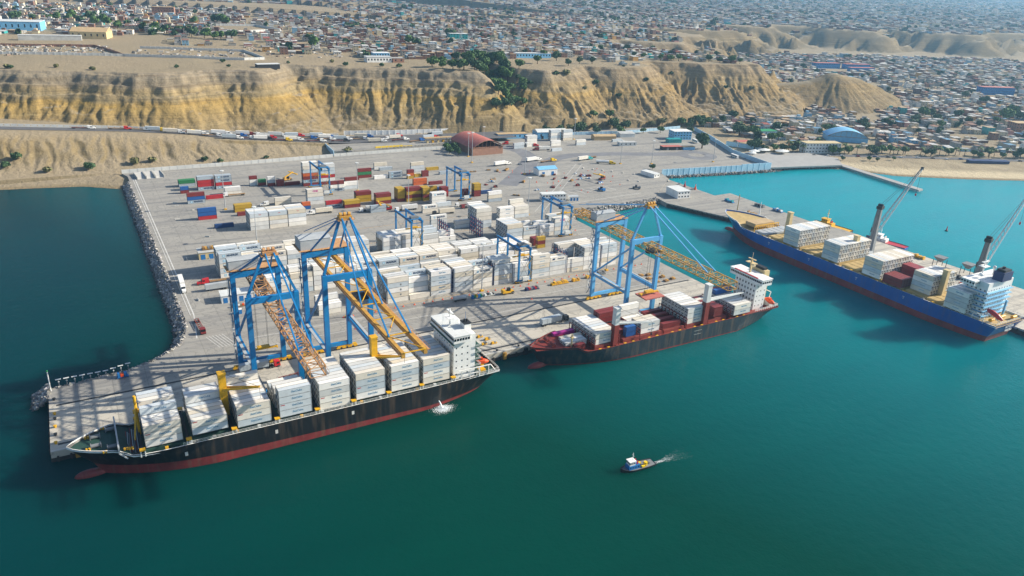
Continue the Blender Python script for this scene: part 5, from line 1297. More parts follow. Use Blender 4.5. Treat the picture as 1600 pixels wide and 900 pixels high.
# --- small craft
def small_boat(label, loc, rz, L, B, zd, hullm, deckm, housem, roofm, kind, group=None):
    t = thing(kind, label, 'boat', loc, rz, group)
    us = np.linspace(0, 1, 15); b = MB(); n = len(us); rows = []
    for f, z in ((.55, -.8), (.75, 0.0), (.95, zd * .6), (1.0, zd)):
        rows.append([(L * u + (1 - f) * 2.0 * (1 - u), B / 2 * f * (1 - (1 - min(1, u / .42)) ** 2.2) ** .8 * (1 - .18 * max(0, (u - .75) / .25)), z + (.9 * (1 - u / .35) ** 2 if u < .35 and z == zd else 0)) for u in us])
    for sy in (-1, 1):
        vs = [(p[0], sy * p[1], p[2]) for r_ in rows for p in r_]
        b.add(vs, [((j * n + k, j * n + k + 1, (j + 1) * n + k + 1, (j + 1) * n + k) if sy < 0 else (j * n + k, (j + 1) * n + k, (j + 1) * n + k + 1, j * n + k + 1)) for j in range(3) for k in range(n - 1)])
    for j in range(3): a, c = rows[j][-1], rows[j + 1][-1]; b.add([(a[0], -a[1], a[2]), (a[0], a[1], a[2]), (c[0], c[1], c[2]), (c[0], -c[1], c[2])], [(0, 1, 2, 3)])
    b.build('hull', hullm, t)
    d = MB(); vs = []
    for p in rows[3]: vs += [(p[0], -p[1] + .05, zd - .15), (p[0], p[1] - .05, zd - .15)]
    d.add(vs, [(2 * k, 2 * k + 2, 2 * k + 3, 2 * k + 1) for k in range(n - 1)]); d.build('deck', deckm, t)
    f = MB()
    for sy in (-1, 1):
        for k in range(n - 1): f.beam((rows[3][k][0], sy * rows[3][k][1], rows[3][k][2]), (rows[3][k + 1][0], sy * rows[3][k + 1][1], rows[3][k + 1][2]), .35)
    f.build('fender', 'dark', t)
    MB().box(L * .2, -B * .3, zd - .2, L * .52, B * .3, zd + 2.2).build('deckhouse', housem, t)
    MB().box(L * .22, -B * .25, zd + 2.2, L * .38, B * .25, zd + 4.5).box(L * .20, -B * .28, zd + 4.5, L * .40, B * .28, zd + 4.75).build('wheelhouse', roofm, t)
    w = Panes(); windows(w, L * .22, -B * .25, L * .38, -B * .25, zd + 3.1, 3, .6, .8); windows(w, L * .22, B * .25, L * .22, -B * .25, zd + 3.1, 4, .6, .8); windows(w, L * .2, -B * .3, L * .52, -B * .3, zd + .8, 4, .5, .6); w.build('window', 'glass', t)
    MB().beam((L * .34, 0, zd + 4.7), (L * .34, 0, zd + 9), .22).beam((L * .34, -1, zd + 7.4), (L * .34, 1, zd + 7.4), .12).build('mast', 'white', t)
    MB().beam((L * .46, -1, zd + 2.2), (L * .46, -1, zd + 4), .6).beam((L * .46, 1, zd + 2.2), (L * .46, 1, zd + 4), .6).build('funnel', 'red' if hullm == 'hull_black' else housem, t)
    return t
tb = small_boat('small tug with blue deckhouse under way on open water', (160.3, 180.6, 0), R(-4), 21, 6.4, 1.5, 'hull_black', 'grey', 'blue', 'white', 'tugboat')
MB().tube((15.2, -.8, 1.4), (15.2, -.8, 3.4), 1.0, 10).build('yellow_drum', 'bright_yellow', tb); MB().box(12.2, -2.4, 1.4, 14, -1.2, 2.2).box(12.0, .8, 1.4, 13.6, 2, 2.3).build('life_raft', 'bright_yellow', tb); MB().tube((17.5, -1, 2), (17.5, 1, 2), .6, 10).build('winch', 'grey', tb)
tb.scale = (.72, .74, .72)
fm = MB(); rnd = random.Random(9); P_ = []
for k in range(520):
    d = rnd.random() ** 1.7 * 17; arm = rnd.choice((-1, 0, 0, 1)); P_.append((176.6 + d, 179.6 + arm * d * .16 + rnd.gauss(0, .25 + .03 * d) - d * .03, rnd.uniform(.04, .17) * (1.1 - d / 19), 0))
flecks(fm, P_)
tag(fm.build('wake_foam', 'foam'), 'thin foam wake trailing behind the small tug', 'foam', kind='stuff')
tb = small_boat('black and yellow tug moored behind the cargo pier', (499.0, 372.0, 0), R(-80), 30, 9.5, 2.2, 'hull_black', 'yellow', 'yellow', 'yellow', 'tugboat')
MB().beam((10, 0, 6), (10, 0, 14), .3).beam((10, -1.5, 11), (10, 1.5, 11), .2).build('tow_mast', 'yellow', tb)
small_boat('white and red workboat moored beside the first mobile harbour crane', (505.5, 330.0, 0), R(-78), 30, 9.0, 2.0, 'hull_navy', 'red', 'white', 'white', 'workboat')
cb = thing('coaster', 'blue raised bow of a small coaster beyond the navy ship', 'boat', (447, 401, 0), R(-90), None) if False else None
by = thing('channel_buoy', 'small red and black buoy afloat beyond the pier', 'buoy', (587, 316.9, 0))
MB().ball((0, 0, .1), 1.3, 1.3, 1.0, 12, 6).build('float', 'dark', by); MB().beam((0, 0, 1), (0, 0, 3.2), .9, .9, w2=.3, h2=.3).ball((0, 0, 3.5), .4, .4, .4).build('top_mark', 'red', by)

# ------------------------------------------------------------------ vehicles
def wheel_mesh(r, w):
    b = MB().tube((0, -w / 2, 0), (0, w / 2, 0), r, 12, 0).tube((0, -w / 2 - .02, 0), (0, w / 2 + .02, 0), r * .5, 8, 1)
    return b.mesh('wheel', ['tyre', 'grey'])
ME_WHEEL = wheel_mesh(.52, .55); ME_WHEEL_S = wheel_mesh(.34, .25)
def cab_mesh(kind):
    b = MB()
    if kind == 'hood':
        b.add([(-3.2, -1.2, .7), (1.0, -1.2, .7), (1.0, 1.2, .7), (-3.2, 1.2, .7), (-3.2, -1.2, 3.4), (.2, -1.2, 3.0), (.2, 1.2, 3.0), (-3.2, 1.2, 3.4)],
              [(0, 3, 2, 1), (4, 5, 6, 7), (0, 1, 5, 4), (1, 2, 6, 5), (2, 3, 7, 6), (3, 0, 4, 7)])
        b.add([(1.0, -1.1, .6), (3.2, -.95, .6), (3.2, .95, .6), (1.0, 1.1, .6), (.7, -1.05, 2.0), (3.1, -.85, 1.65), (3.1, .85, 1.65), (.7, 1.05, 2.0)],
              [(0, 3, 2, 1), (4, 5, 6, 7), (0, 1, 5, 4), (1, 2, 6, 5), (2, 3, 7, 6), (3, 0, 4, 7)])
    else:
        b.add([(-1.2, -1.2, .6), (1.5, -1.2, .6), (1.5, 1.2, .6), (-1.2, 1.2, .6), (-1.2, -1.15, 3.1), (1.25, -1.15, 2.9), (1.25, 1.15, 2.9), (-1.2, 1.15, 3.1)],
              [(0, 3, 2, 1), (4, 5, 6, 7), (0, 1, 5, 4), (1, 2, 6, 5), (2, 3, 7, 6), (3, 0, 4, 7)])
    return b.mesh('cab', 'paint_obj')
ME_CAB = {k: cab_mesh(k) for k in ('hood', 'flat')}
ME_SCREEN = {'hood': MB().add([(.98, -1.0, 2.0), (.98, 1.0, 2.0), (.42, 1.0, 2.85), (.42, -1.0, 2.85)], [(0, 1, 2, 3)]).add([(-.9, -1.22, 1.9), (.3, -1.22, 1.9), (.1, -1.22, 2.7), (-.9, -1.22, 2.7)], [(0, 1, 2, 3)]).add([(-.9, 1.22, 1.9), (-.9, 1.22, 2.7), (.1, 1.22, 2.7), (.3, 1.22, 1.9)], [(0, 1, 2, 3)]).mesh('windscreen', 'glass'),
             'flat': MB().add([(1.5, -1.05, 1.7), (1.5, 1.05, 1.7), (1.32, 1.05, 2.7), (1.32, -1.05, 2.7)], [(0, 1, 2, 3)]).add([(-.2, -1.22, 1.7), (1.1, -1.22, 1.7), (1.0, -1.2, 2.6), (-.2, -1.2, 2.6)], [(0, 1, 2, 3)]).mesh('windscreen', 'glass')}
ME_CHAS = MB().box(-3.2, -.5, .7, 2.8 - 5.0, .5, 1.1).box(-16.0, -.45, .95, -2.2, -.25, 1.25).box(-16.0, .25, .95, -2.2, .45, 1.25).mesh('chassis', 'dark')
_c = MB().box(-16.0, -1.1, 1.2, -3.6, 1.1, 1.42)
ME_FLAT = _c.mesh('trailer_bed', 'wood')
_c = MB().box(-16, -1.1, 1.15, -3.6, -.8, 1.35).box(-16, .8, 1.15, -3.6, 1.1, 1.35)
for _q in range(6): _c.box(-16 + _q * 2.4, -1.0, 1.2, -15.7 + _q * 2.4, 1.0, 1.34)
ME_SKEL = _c.mesh('trailer_frame', 'oxide')
_c = MB().box(-16.1, -1.22, 1.3, -3.7, 1.22, 4.15).box(-16.14, -1.1, 1.4, -16.1, 1.1, 4.05)
for _q in range(9): _c.box(-15.8 + _q * 1.45, -1.25, 1.35, -15.7 + _q * 1.45, 1.25, 4.1)
ME_TBOX = _c.mesh('trailer_box', 'paint_obj')
TC = dict(w=lin('e4e4e0'), r=lin('c4242a'), y=lin('e2bb18'), b=lin('1e5fa6'), k=lin('20262e'), t=lin('2a9aa0'), d=lin('7a2a2a'), o=lin('d8691e'))
TN = dict(w='white', r='red', y='yellow', b='blue', k='black', t='teal', d='maroon', o='orange')
def semi(x, y, z, rz, cab, load, where, kind='hood', group='articulated trucks', boxc='w'):
    t = thing('articulated_truck', None, 'truck', (x, y, z), rz, group)
    c = link('cab', ME_CAB[kind], t); c.color = TC[cab]; link('windscreen', ME_SCREEN[kind], c)
    link('chassis', ME_CHAS, t)
    for wx in (2.1 if kind == 'hood' else .6, -1.9, -3.0):
        for sy in (-.95, .95): link('wheel', ME_WHEEL, t, (wx, sy, .52))
    if load != 'none':
        for wx in (-13.6, -14.8):
            for sy in (-.95, .95): link('wheel', ME_WHEEL, t, (wx, sy, .52))
    what = ''
    if load == 'box':
        o = link('trailer_box', ME_TBOX, t); o.color = random.choice(WHITES) if boxc == 'w' else CCOL[boxc]; what = 'truck with ' + ('white' if boxc == 'w' else CNAME[boxc]) + ' box trailer'
    elif load == 'flat': link('trailer_bed', ME_FLAT, t); what = 'truck with empty flatbed'
    elif load == 'skel': link('trailer_frame', ME_SKEL, t); what = 'truck with bare chassis trailer'
    elif load == 'tank':
        MB().tube((-16, 0, 2.5), (-3.8, 0, 2.5), 1.2, 14).build('tank', 'white', t); what = 'tanker truck'
    pool(t, TN[cab] + '-cab ' + what, where)
    return t
for (x, dy, cab, load, bc) in [(19, 2.5, 'w', 'skel', 'w'), (48, 2.5, 'r', 'flat', 'w'), (78, 2.5, 'y', 'box', 'w'), (104, 2.5, 'y', 'skel', 'w'), (124, -9, 'w', 'flat', 'w'), (134, 2.6, 'w', 'box', 'w'), (146, -4, 'b', 'skel', 'w'),
                               (152, -16, 'w', 'skel', 'w'), (156, 3.2, 'd', 'box', 'w'), (172, -10, 'r', 'box', 'w'), (186, 3, 'w', 'box', 'w'), (196, -16, 'w', 'box', 'w'), (211, -8, 'b', 'flat', 'w'), (216, -22, 'w', 'skel', 'w'), (240, -20, 'k', 'skel', 'w'), (245, -12, 'w', 'box', 'g')]:
    y0, z0 = road_at(x); y1, z1 = road_at(x - 12)
    t = semi(x, float(y0) + dy, float(z0) + .06, math.atan2(y0 - y1, 12), cab, load, 'queuing on the cliff road', group='trucks queuing on the cliff road', boxc=bc)
    t.rotation_euler = (0, math.atan2(z1 - z0, 12), math.atan2(y0 - y1, 12))
FC = 'on the forecourt below the cliff'
semi(281, 732, 8.02, R(183), 'w', 'box', FC); semi(334, 724, 8.02, R(5), 'r', 'box', FC); semi(314, 715, 8.02, R(12), 'b', 'flat', FC); semi(345, 712, 8.02, R(20), 'w', 'none', FC, kind='flat')
semi(300, 742, 8.02, R(0), 'r', 'skel', FC); semi(262, 737, 8.02, R(-15), 'w', 'flat', FC)
BY = 'in the back yard'; BR = 'on the back roundabout road'
semi(356.5, 611, 4.02, R(8), 'w', 'box', BY); semi(394, 616, 4.02, R(10), 'w', 'box', BR); semi(406, 608, 4.02, R(6), 'y', 'flat', BR); semi(414, 655, 4.02, R(170), 'd', 'box', BR)
semi(446, 603, 4.02, R(8), 't', 'box', BR); semi(455, 578, 4.02, R(-32), 'y', 'tank', BR); semi(425, 672, 4.02, R(-14), 'r', 'flat', BR); semi(398, 690, 4.02, R(172), 'r', 'flat', BR)
semi(376, 668, 4.02, R(-30), 'w', 'skel', BR); semi(441, 606, 4.02, R(188), 'k', 'flat', BR)
WY = 'on the western yard'
semi(41.0, 413, 4.02, R(-92), 'w', 'box', 'beside the western revetment'); semi(52, 419.5, 4.02, R(180), 'r', 'flat', WY); semi(41.5, 356, 4.02, R(-88), 'd', 'skel', 'beside the western revetment', kind='flat')
semi(117.5, 556.5, 4.02, R(180), 'w', 'none', WY); semi(142.5, 523.5, 4.02, R(180), 'w', 'box', 'in the middle of the yard'); semi(178, 516.5, 4.02, R(180), 'w', 'box', 'in the middle of the yard', kind='flat')
semi(203, 508.5, 4.02, R(180), 'w', 'box', 'in the middle of the yard', kind='flat'); semi(225, 490, 4.02, R(180), 'k', 'box', 'in the middle of the yard', kind='flat'); semi(252, 497.5, 4.02, R(180), 'd', 'box', 'in the middle of the yard', kind='flat')
semi(95, 592.5 - 2, 4.02, R(180), 'w', 'flat', 'by the back stacks')
semi(212, 296, 4.02, R(4), 'k', 'box', 'on the quay by the maroon-decked ship', kind='flat', boxc='g'); semi(78.5, 297, 4.02, R(6), 'k', 'skel', 'on the quay between the two left cranes', kind='flat')
semi(65, 309.3, 4.02, R(0), 'r', 'box', 'under the smallest crane', kind='flat', boxc='g')
semi(296, 372, 4.02, R(-100), 'w', 'box', 'beside the basin edge'); semi(250, 503, 4.02, R(178), 'w', 'skel', 'behind the blue racks', kind='flat')
# parked chassis trailer loaded with a grey box
tr = thing('parked_trailer', 'grey box trailer parked without a cab behind the red truck', 'trailer', (51.5, 407.5, 4.02), 0)
o = MB().box(0, 0, 1.2, 12.2, 2.44, 4.0).build('trailer_box', 'pale_grey', tr); MB().box(.4, .5, .8, 11.8, 1.9, 1.2).box(1.2, .6, 0, 1.5, .9, .8).box(1.2, 1.6, 0, 1.5, 1.9, .8).build('trailer_frame', 'dark', tr)
for wx in (9.2, 10.4):
    for wy in (.3, 2.1): link('wheel', ME_WHEEL, tr, (wx, wy, .52))
def car(x, y, z, rz, c, label):
    t = thing('parked_car', label, 'car', (x, y, z), rz, 'parked cars')
    b = MB(); pr = [(-2.1, .35), (2.1, .35), (2.15, .8), (1.1, .95), (.5, 1.45), (-1.2, 1.5), (-1.9, .95), (-2.15, .85)]
    b.sweep_y(pr, -.85, .85); o = b.build('body', 'paint_obj', t); o.color = c
    g = MB(); g.add([(1.08, -.75, .98), (1.08, .75, .98), (.53, .7, 1.42), (.53, -.7, 1.42)], [(0, 1, 2, 3)]).add([(-1.1, -.87, 1.0), (.9, -.87, 1.0), (.45, -.87, 1.38), (-1.1, -.87, 1.4)], [(0, 1, 2, 3)]); g.build('window', 'glass', t)
    for wx in (-1.35, 1.35):
        for wy in (-.75, .75): link('wheel', ME_WHEEL_S, t, (wx, wy, .34))
car(221, 431, 4.01, R(5), lin('2c3036'), 'dark car parked alone between the blue racks')
car(393, 614.0, 4.01, R(0), lin('4a5560'), 'grey car following the white box truck at the back') if False else None
car(366.5, 606, 4.01, R(4), lin('5a6570'), 'grey car near the white box truck in the back yard')
def bus(x, y, z, rz, label):
    t = thing('bus', label, 'bus', (x, y, z), rz)
    MB().box(-5.5, -1.25, .4, 5.5, 1.25, 3.1).build('body', 'white', t)
    MB().box(-5.2, -1.29, 1.5, 5.1, 1.29, 2.4).box(5.5, -1.1, 1.4, 5.54, 1.1, 2.6).build('window_band', 'glass', t)
    for wx in (-3.4, 3.5):
        for wy in (-1.1, 1.1): link('wheel', ME_WHEEL, t, (wx, wy, .52))
bus(601, 560, 4.02, R(80), 'white bus parked along the blue boundary wall'); bus(612.5, 632, 4.6, R(78), 'white coach parked by the upper end of the blue wall')
# reach stacker, forklifts and portal tugs
def stacker(x, y, rz, label, c='red', boom=True):
    t = thing('reach_stacker', label, 'reach stacker', (x, y, 4.02), rz)
    MB().box(-4, -1.4, .8, 3, 1.4, 1.8).box(-4, -1.4, 1.8, -2.4, 1.4, 2.8).build('body', c, t); MB().box(-.6, -.9, 1.8, 1.0, .9, 3.4).build('cabin', 'glass', t)
    if boom: MB().beam((-3, 0, 3.0), (5.2, 0, 6.4), .7, .8).box(4.6, -6, 5.2, 5.8, 6, 5.8).build('boom', 'yellow', t)
    for wx in (-2.8, 2.2):
        for wy in (-1.3, 1.3): link('wheel', wheel_mesh(.85, .7) if wx > 0 else ME_WHEEL, t, (wx, wy, .85 if wx > 0 else .52))
stacker(197, 514.5, R(170), 'red reach stacker working beside the pale grey boxes'); stacker(408.3, 531.9, R(200), 'maroon reach stacker standing on the open back pavement', 'oxide'); stacker(386, 502, R(90), 'blue yard tractor parked near the basin slope', 'blue', False)
stacker(419, 496, R(130), 'dark yard tractor parked at the inner basin corner', 'grey', False); stacker(202, 339.5, R(0), 'yellow forklift at the end of the gear line on the quay', 'yellow', False); stacker(152, 622, R(20), 'rusty loader working by the back wall', 'ochre_steel', True)

# ------------------------------------------------------------------ quay gear and small yard items
def low_pallet(name, x, y, rz, label, mats, L=6, W=2.2, H=1.0, cat='gear'):
    t = thing(name, label, cat, (x, y, 4.01), rz, None); rnd = random.Random(int(x * 7 + y))
    MB().box(0, 0, .35, L, W, .55).box(.2, .2, 0, .6, W - .2, .35).box(L - .6, .2, 0, L - .2, W - .2, .35).build('base', mats[0], t)
    k = 0; xx = .3
    while xx < L - 1.0:
        w = rnd.uniform(.7, 1.5); MB().box(xx, .2, .56, min(xx + w, L - .2), W - .2, .56 + H * rnd.uniform(.5, 1.2)).build('gear_box', mats[k % len(mats)], t); xx += w + .25; k += 1
    return t
low_pallet('lashing_rack', 231, 338.5, R(0), 'long yellow lashing gear rack facing the front block', ['yellow', 'yellow', 'ochre_steel'], 12, 2.4, 1.3)
low_pallet('lashing_rack', 246, 338.6, R(0), 'middle yellow lashing gear rack near the pale crane', ['yellow', 'ochre_steel'], 5, 2.4, 1.2)
low_pallet('lashing_rack', 256.5, 339.4, R(0), 'last yellow lashing gear rack beside the pale crane', ['yellow'], 4.5, 2.4, 1.3)
low_pallet('bottle_rack', 213, 337.8, R(0), 'navy rack with red ends on the quay lane', ['navy', 'red', 'grey'], 9, 2.4, 1.2)
low_pallet('parts_pallet', 187.5, 340.4, R(0), 'pallet of white and dark spare parts behind forklift', ['off_white', 'dark', 'grey'], 7, 2.2, 1.0)
low_pallet('bin_pallet', 179.5, 340, R(0), 'pallet of blue and green bins on the quay lane', ['blue', 'green', 'yellow'], 6.4, 2.2, 1.6)
tr = thing('tank_trailer', 'grey cylindrical tank trailer at the head of the gear line', 'trailer', (168.5, 340.2, 4.01), 0); MB().tube((0, 1.2, 1.9), (8, 1.2, 1.9), 1.15, 14).build('tank', 'pale_grey', tr); MB().box(.4, .4, .5, 7.6, 2, .8).build('frame', 'dark', tr)
for wx in (1, 6.4):
    for wy in (.4, 2): link('wheel', ME_WHEEL, tr, (wx, wy, .5))
low_pallet('grey_bin', 266.5, 341.6, R(0), 'low dark grey bin standing near the pale crane', ['grey', 'grey'], 6, 2.4, 1.4)
for k, (x, y) in enumerate([(284, 330), (289, 329), (294, 328), (285, 324), (290, 323), (295, 322), (300, 322), (286, 318), (292, 317), (298, 316), (301, 328), (304, 317)]):
    t = low_pallet('flat_frame', x, y, R(6), None, ['wood', 'ochre_steel', 'dark'], 3.4, 2.4, .7); t['group'] = 'small gear frames on the quay'; pool(t, 'small ochre gear frame', 'among the frames behind the maroon-decked ship')
for k, (x, y) in enumerate([(158, 300), (160, 296), (162, 292), (158, 288), (163, 287), (155, 305), (157, 310)]):
    t = low_pallet('twistlock_bin', x, y, R(5), None, ['yellow', 'grey'], 3.2, 1.4, .7); t['group'] = 'yellow twistlock bins'; pool(t, 'yellow twistlock bin', 'beside the black ship bridge')
# hatch cover held by the spreader of the pale crane
hc = thing('hatch_cover', 'flat red-brown hatch cover hanging from the pale crane spreader', 'hatch cover', (252, 277, 18.9)); MB().box(-7, -4.5, 0, 5.6, 4.5, .55).build('panel', 'roof_red', hc)
b = MB()
for q in range(6): b.box(-6.6 + q * 2.2, -4.3, -.35, -6.2 + q * 2.2, 4.3, 0)
b.build('stiffener', 'oxide', hc)
# cones and barriers
ME_CONE = MB().add([(math.cos(a * .785) * .32, math.sin(a * .785) * .32, .06) for a in range(8)] + [(0, 0, .95)], [(a, (a + 1) % 8, 8) for a in range(8)]).box(-.4, -.4, 0, .4, .4, .06).mesh('traffic_cone', 'orange')
k = 0
for x in np.arange(108, 306, 5.6):
    o = link('traffic_cone', ME_CONE, None, (float(x) + random.uniform(-.6, .6), 346.2 + random.uniform(-.5, .5), 4.01)); o.scale = (1.2, 1.2, 1.15); tag(o, None, 'cone', 'traffic cones on the quay'); pool(o, 'orange traffic cone', 'in the line before the front block'); k += 1
for x, y in [(118, 322), (126, 326), (133, 330), (109, 331), (210, 327), (268, 326), (306, 400), (303, 420), (308, 445)]:
    o = link('traffic_cone', ME_CONE, None, (x, y, 4.01)); o.scale = (1.2, 1.2, 1.15); tag(o, None, 'cone', 'traffic cones on the quay'); pool(o, 'orange traffic cone', 'standing loose on open paving')
ME_BLOCK = MB().sweep_y([(-.35, 0), (.35, 0), (.35, .25), (.15, .9), (-.15, .9), (-.35, .25)], -1.5, 1.5).mesh('concrete_block', 'barrier')
for x, y, a, w in [(70, 563, 90, 'on the western yard'), (60, 585, 70, 'on the western yard'), (60, 578, 80, 'on the western yard'), (56, 545, 90, 'on the western yard'), (68, 500, 60, 'on the western yard'), (62, 460, 0, 'on the western yard'), (50, 463, 0, 'on the western yard'), (46, 398, 10, 'on the western yard'),
                   (300, 540, 20, 'at the back bend'), (352, 556, 80, 'at the back bend'), (430, 560, -40, 'at the back bend'), (436, 553, -40, 'at the back bend'), (443, 546, -40, 'at the back bend'), (450, 538, -40, 'at the back bend'), (424, 567, -40, 'at the back bend'), (417, 573, -40, 'at the back bend'),
                   (431, 522, -40, 'at the back bend'), (437, 515, -40, 'at the back bend'), (465, 507, -48, 'along the pier road'), (467.5, 495, 2, 'along the pier road'), (468, 478, 2, 'along the pier road')]:
    o = link('concrete_block', ME_BLOCK, None, (x, y, 4.01), R(a)); tag(o, None, 'barrier', 'loose concrete barriers'); pool(o, 'pale concrete barrier block', w)
# T-shaped solar lamp posts along the pier head
ME_SP = MB().tube((0, 0, 0), (0, 0, 3.4), .14, 8).mesh('post', 'grey'); ME_PAN = MB().box(-1.05, -.4, 3.4, 1.05, .4, 3.52).mesh('solar_panel', 'off_white'); ME_BB = MB().ball((0, 0, 2.3), .35, .35, .3).mesh('battery_box', 'pale_grey')
for k in range(10):
    x = -19.5 + k * 2.93; y = 329.0 + max(0, (x + 2) * .35 if x > -2 else 0)
    t = thing('solar_lamp', None, 'lamp post', (x, y, 4.0), R(3), 'solar posts on the pier head'); link('post', ME_SP, t); link('solar_panel', ME_PAN, t); link('battery_box', ME_BB, t); pool(t, 'T-shaped solar post', 'along the pier head')
mp_ = thing('beacon_mast', 'thin pale beacon mast at the pier corner', 'mast', (-22.6, 326.5, 4)); MB().tube((0, 0, 0), (0, 0, 9), .22, 8).build('post', 'white', mp_); MB().ball((0, 0, 9.3), .4, .4, .4).build('lantern', 'green', mp_)
low_pallet('pump_skid', 2, 325.5, R(5), 'blue pump skid with orange end by the pier revetment', ['blue', 'orange'], 4.5, 2.2, 1.6)
for k, (x, y) in enumerate([(-22.8, 318), (-22.8, 306), (-22.8, 302), (-22.8, 296), (-22.8, 290), (-22.8, 284)]):
    o = MB().tube((0, 0, 0), (0, 0, .7), .45, 10).tube((0, 0, .7), (0, 0, .95), .65, 10).build('mooring_bollard', 'yellow' if k % 2 else 'dark', None, (x + 1.2, y, 4.0)); tag(o, None, 'bollard', 'quay bollards'); pool(o, ('yellow' if k % 2 else 'black') + ' mooring bollard', 'at the western quay end')
for k in range(14):
    x = 158 + k * 3.2 if False else 150 + k * 12.0
    o = MB().tube((0, 0, 0), (0, 0, .6), .4, 10).tube((0, 0, .6), (0, 0, .85), .6, 10).build('mooring_bollard', 'dark', None, (x, 280.2, 4.0)); tag(o, None, 'bollard', 'quay bollards'); pool(o, 'black mooring bollard', 'along the quay edge')
for k, x in enumerate(list(np.arange(-15, 318, 12.0))):      # rubber fenders on the quay face
    o = MB().box(-.9, -1.1, 0, .9, 0, 3.4).box(-.6, -1.35, .3, .6, -1.1, 3.1).build('quay_fender', 'ochre_steel' if k % 3 == 0 else 'dark', None, (float(x), 278.4, .2)); tag(o, None, 'fender', 'fenders on the quay wall'); pool(o, ('rusty' if k % 3 == 0 else 'black') + ' quay fender', 'on the quay wall')
# light masts
ME_MAST = MB().tube((0, 0, 0), (0, 0, 29), .34, 8, r2=.16).mesh('mast', 'pale_grey'); ME_MB = MB().box(-.9, -.9, 0, .9, .9, .9).mesh('mast_base', 'yellow')
_h = MB().tube((0, 0, 28.6), (0, 0, 28.9), 1.3, 10)
for _k in range(6): _a = _k * 1.047; _h.box(1.25 * math.cos(_a) - .3, 1.25 * math.sin(_a) - .3, 28.2, 1.25 * math.cos(_a) + .3, 1.25 * math.sin(_a) + .3, 28.7)
ME_HEAD = _h.mesh('lamp_head', 'off_white')
for x, y, w, s in [(90.1, 557, 'on the western yard', 1), (94.6, 479, 'in front of the tidy western block', .82), (194.7, 572, 'behind the mid-yard yellow stacks', .8), (212.8, 510, 'in the middle of the yard', .92), (189.8, 348.6, 'before the carrier-lettered front stacks', 1), (290.5, 465, 'near the basin end', 1), (327, 628.5, 'near the back office', 1),
                   (352.1, 573, 'by the white shed', 1), (276.3, 346.5, 'beside the pale crane', 1), (110, 346, 'behind the tallest crane', .9), (464, 577, 'at the back bend', .8), (494.4, 566.4, 'by the sea wall', .8), (562.6, 551.8, 'at the end of the sea wall', .8), (335, 652, 'beside the red arched warehouse', .8), (372, 690, 'behind the red arched warehouse', .7), (486, 690, 'behind the white warehouse', .8)]:
    t = thing('light_mast', 'tall grey light mast ' + w, 'light mast', (x, y, 4.0), 0, 'yard light masts'); t.scale = (1, 1, s); link('mast', ME_MAST, t); link('mast_base', ME_MB, t); link('lamp_head', ME_HEAD, t)

# ------------------------------------------------------------------ port buildings
def building(name, x, y, z, rz, L, D, H, wallm, roofm, label, roof='flat', win=0, doors=0, doorm='blue', group=None, storeys=1, cat='building', winm='glass', overhang=.3, rise=None, closed=False):
    """local x along the front (front faces -y)"""
    t = thing(name, label, cat, (x, y, z), rz, group)
    MB().box(0, 0, -1.5, L, D, H).build('wall', wallm, t)
    o = overhang
    if roof == 'flat':
        MB().box(-o, -o, H, L + o, D + o, H + .3).build('roof', roofm, t)
    elif roof == 'gable':
        r_ = rise or D * .16
        MB().add([(-o, -o, H), (L + o, -o, H), (L + o, D + o, H), (-o, D + o, H), (-o, D / 2, H + r_), (L + o, D / 2, H + r_)], [(0, 1, 5, 4), (2, 3, 4, 5), (1, 2, 5), (3, 0, 4), (0, 3, 2, 1)]).build('roof', roofm, t)
    elif roof == 'shed':
        MB().add([(-o, -o, H), (L + o, -o, H), (L + o, D + o, H + 1.2), (-o, D + o, H + 1.2), (-o, -o, H + .2), (L + o, -o, H + .2), (L + o, D + o, H + 1.4), (-o, D + o, H + 1.4)],
                 [(0, 3, 2, 1), (4, 5, 6, 7), (0, 1, 5, 4), (1, 2, 6, 5), (2, 3, 7, 6), (3, 0, 4, 7)]).build('roof', roofm, t)
    elif roof == 'arch':
        n = 16; r_ = rise or L * .22; b = MB(); vs = []
        for yy in (-o, D + o):
            for k in range(n + 1):
                f = k / n; vs.append((-o + (L + 2 * o) * f, yy, H + r_ * math.sin(math.pi * f) ** .9))
        b.add(vs, [(k, k + 1, n + 2 + k, n + 1 + k) for k in range(n)]); b.add(vs[:n + 1], [tuple(range(n, -1, -1))] if False else [])
        b.build('roof', roofm, t)
        tr_ = MB()
        for k in range(n): tr_.beam(vs[k], vs[k + 1], .35)
        for k in range(1, n, 2): tr_.beam((vs[k][0], 0, H), vs[k], .2)
        tr_.beam((0, -.1, H), (L, -.1, H), .4); tr_.build('roof_truss', 'brick', t)
    if roof == 'arch' and closed:
        for yy in (0.0, D):
            g_ = MB(); k_ = [(-o + (L + 2 * o) * q / 16, yy, H - .1 + r_ * math.sin(math.pi * q / 16) ** .9) for q in range(17)]; g_.add(k_ + [(L, yy, H - .2), (0, yy, H - .2)], [tuple(range(19))]); g_.build('gable_wall', wallm, t)
    hs = H / storeys
    if win:
        for s in range(storeys):
            w = Panes(); windows(w, 0, 0, L, 0, s * hs + hs * .38, win, min(1.6, L / win * .55), hs * .36, off=.03); w.build('window', winm, t)
            nn = max(1, int(win * D / L)); w = Panes(); windows(w, 0, D, 0, 0, s * hs + hs * .38, nn, min(1.4, D / nn * .5), hs * .36, off=.03); w.build('window', winm, t)
    for k in range(doors):
        c = L * (k + .5) / doors; w_ = min(2.6, L / doors * .55); MB().box(c - w_ / 2, -.08, 0, c + w_ / 2, 0.02, min(H * .75, 3.4)).build('door', doorm, t)
    return t
building('reefer_workshop', 56.4, 459, 4, R(-2), 14, 9, 4.2, 'cream_steel', 'tin', 'cream workshop with blue doors and scrap on its roof', doors=3)
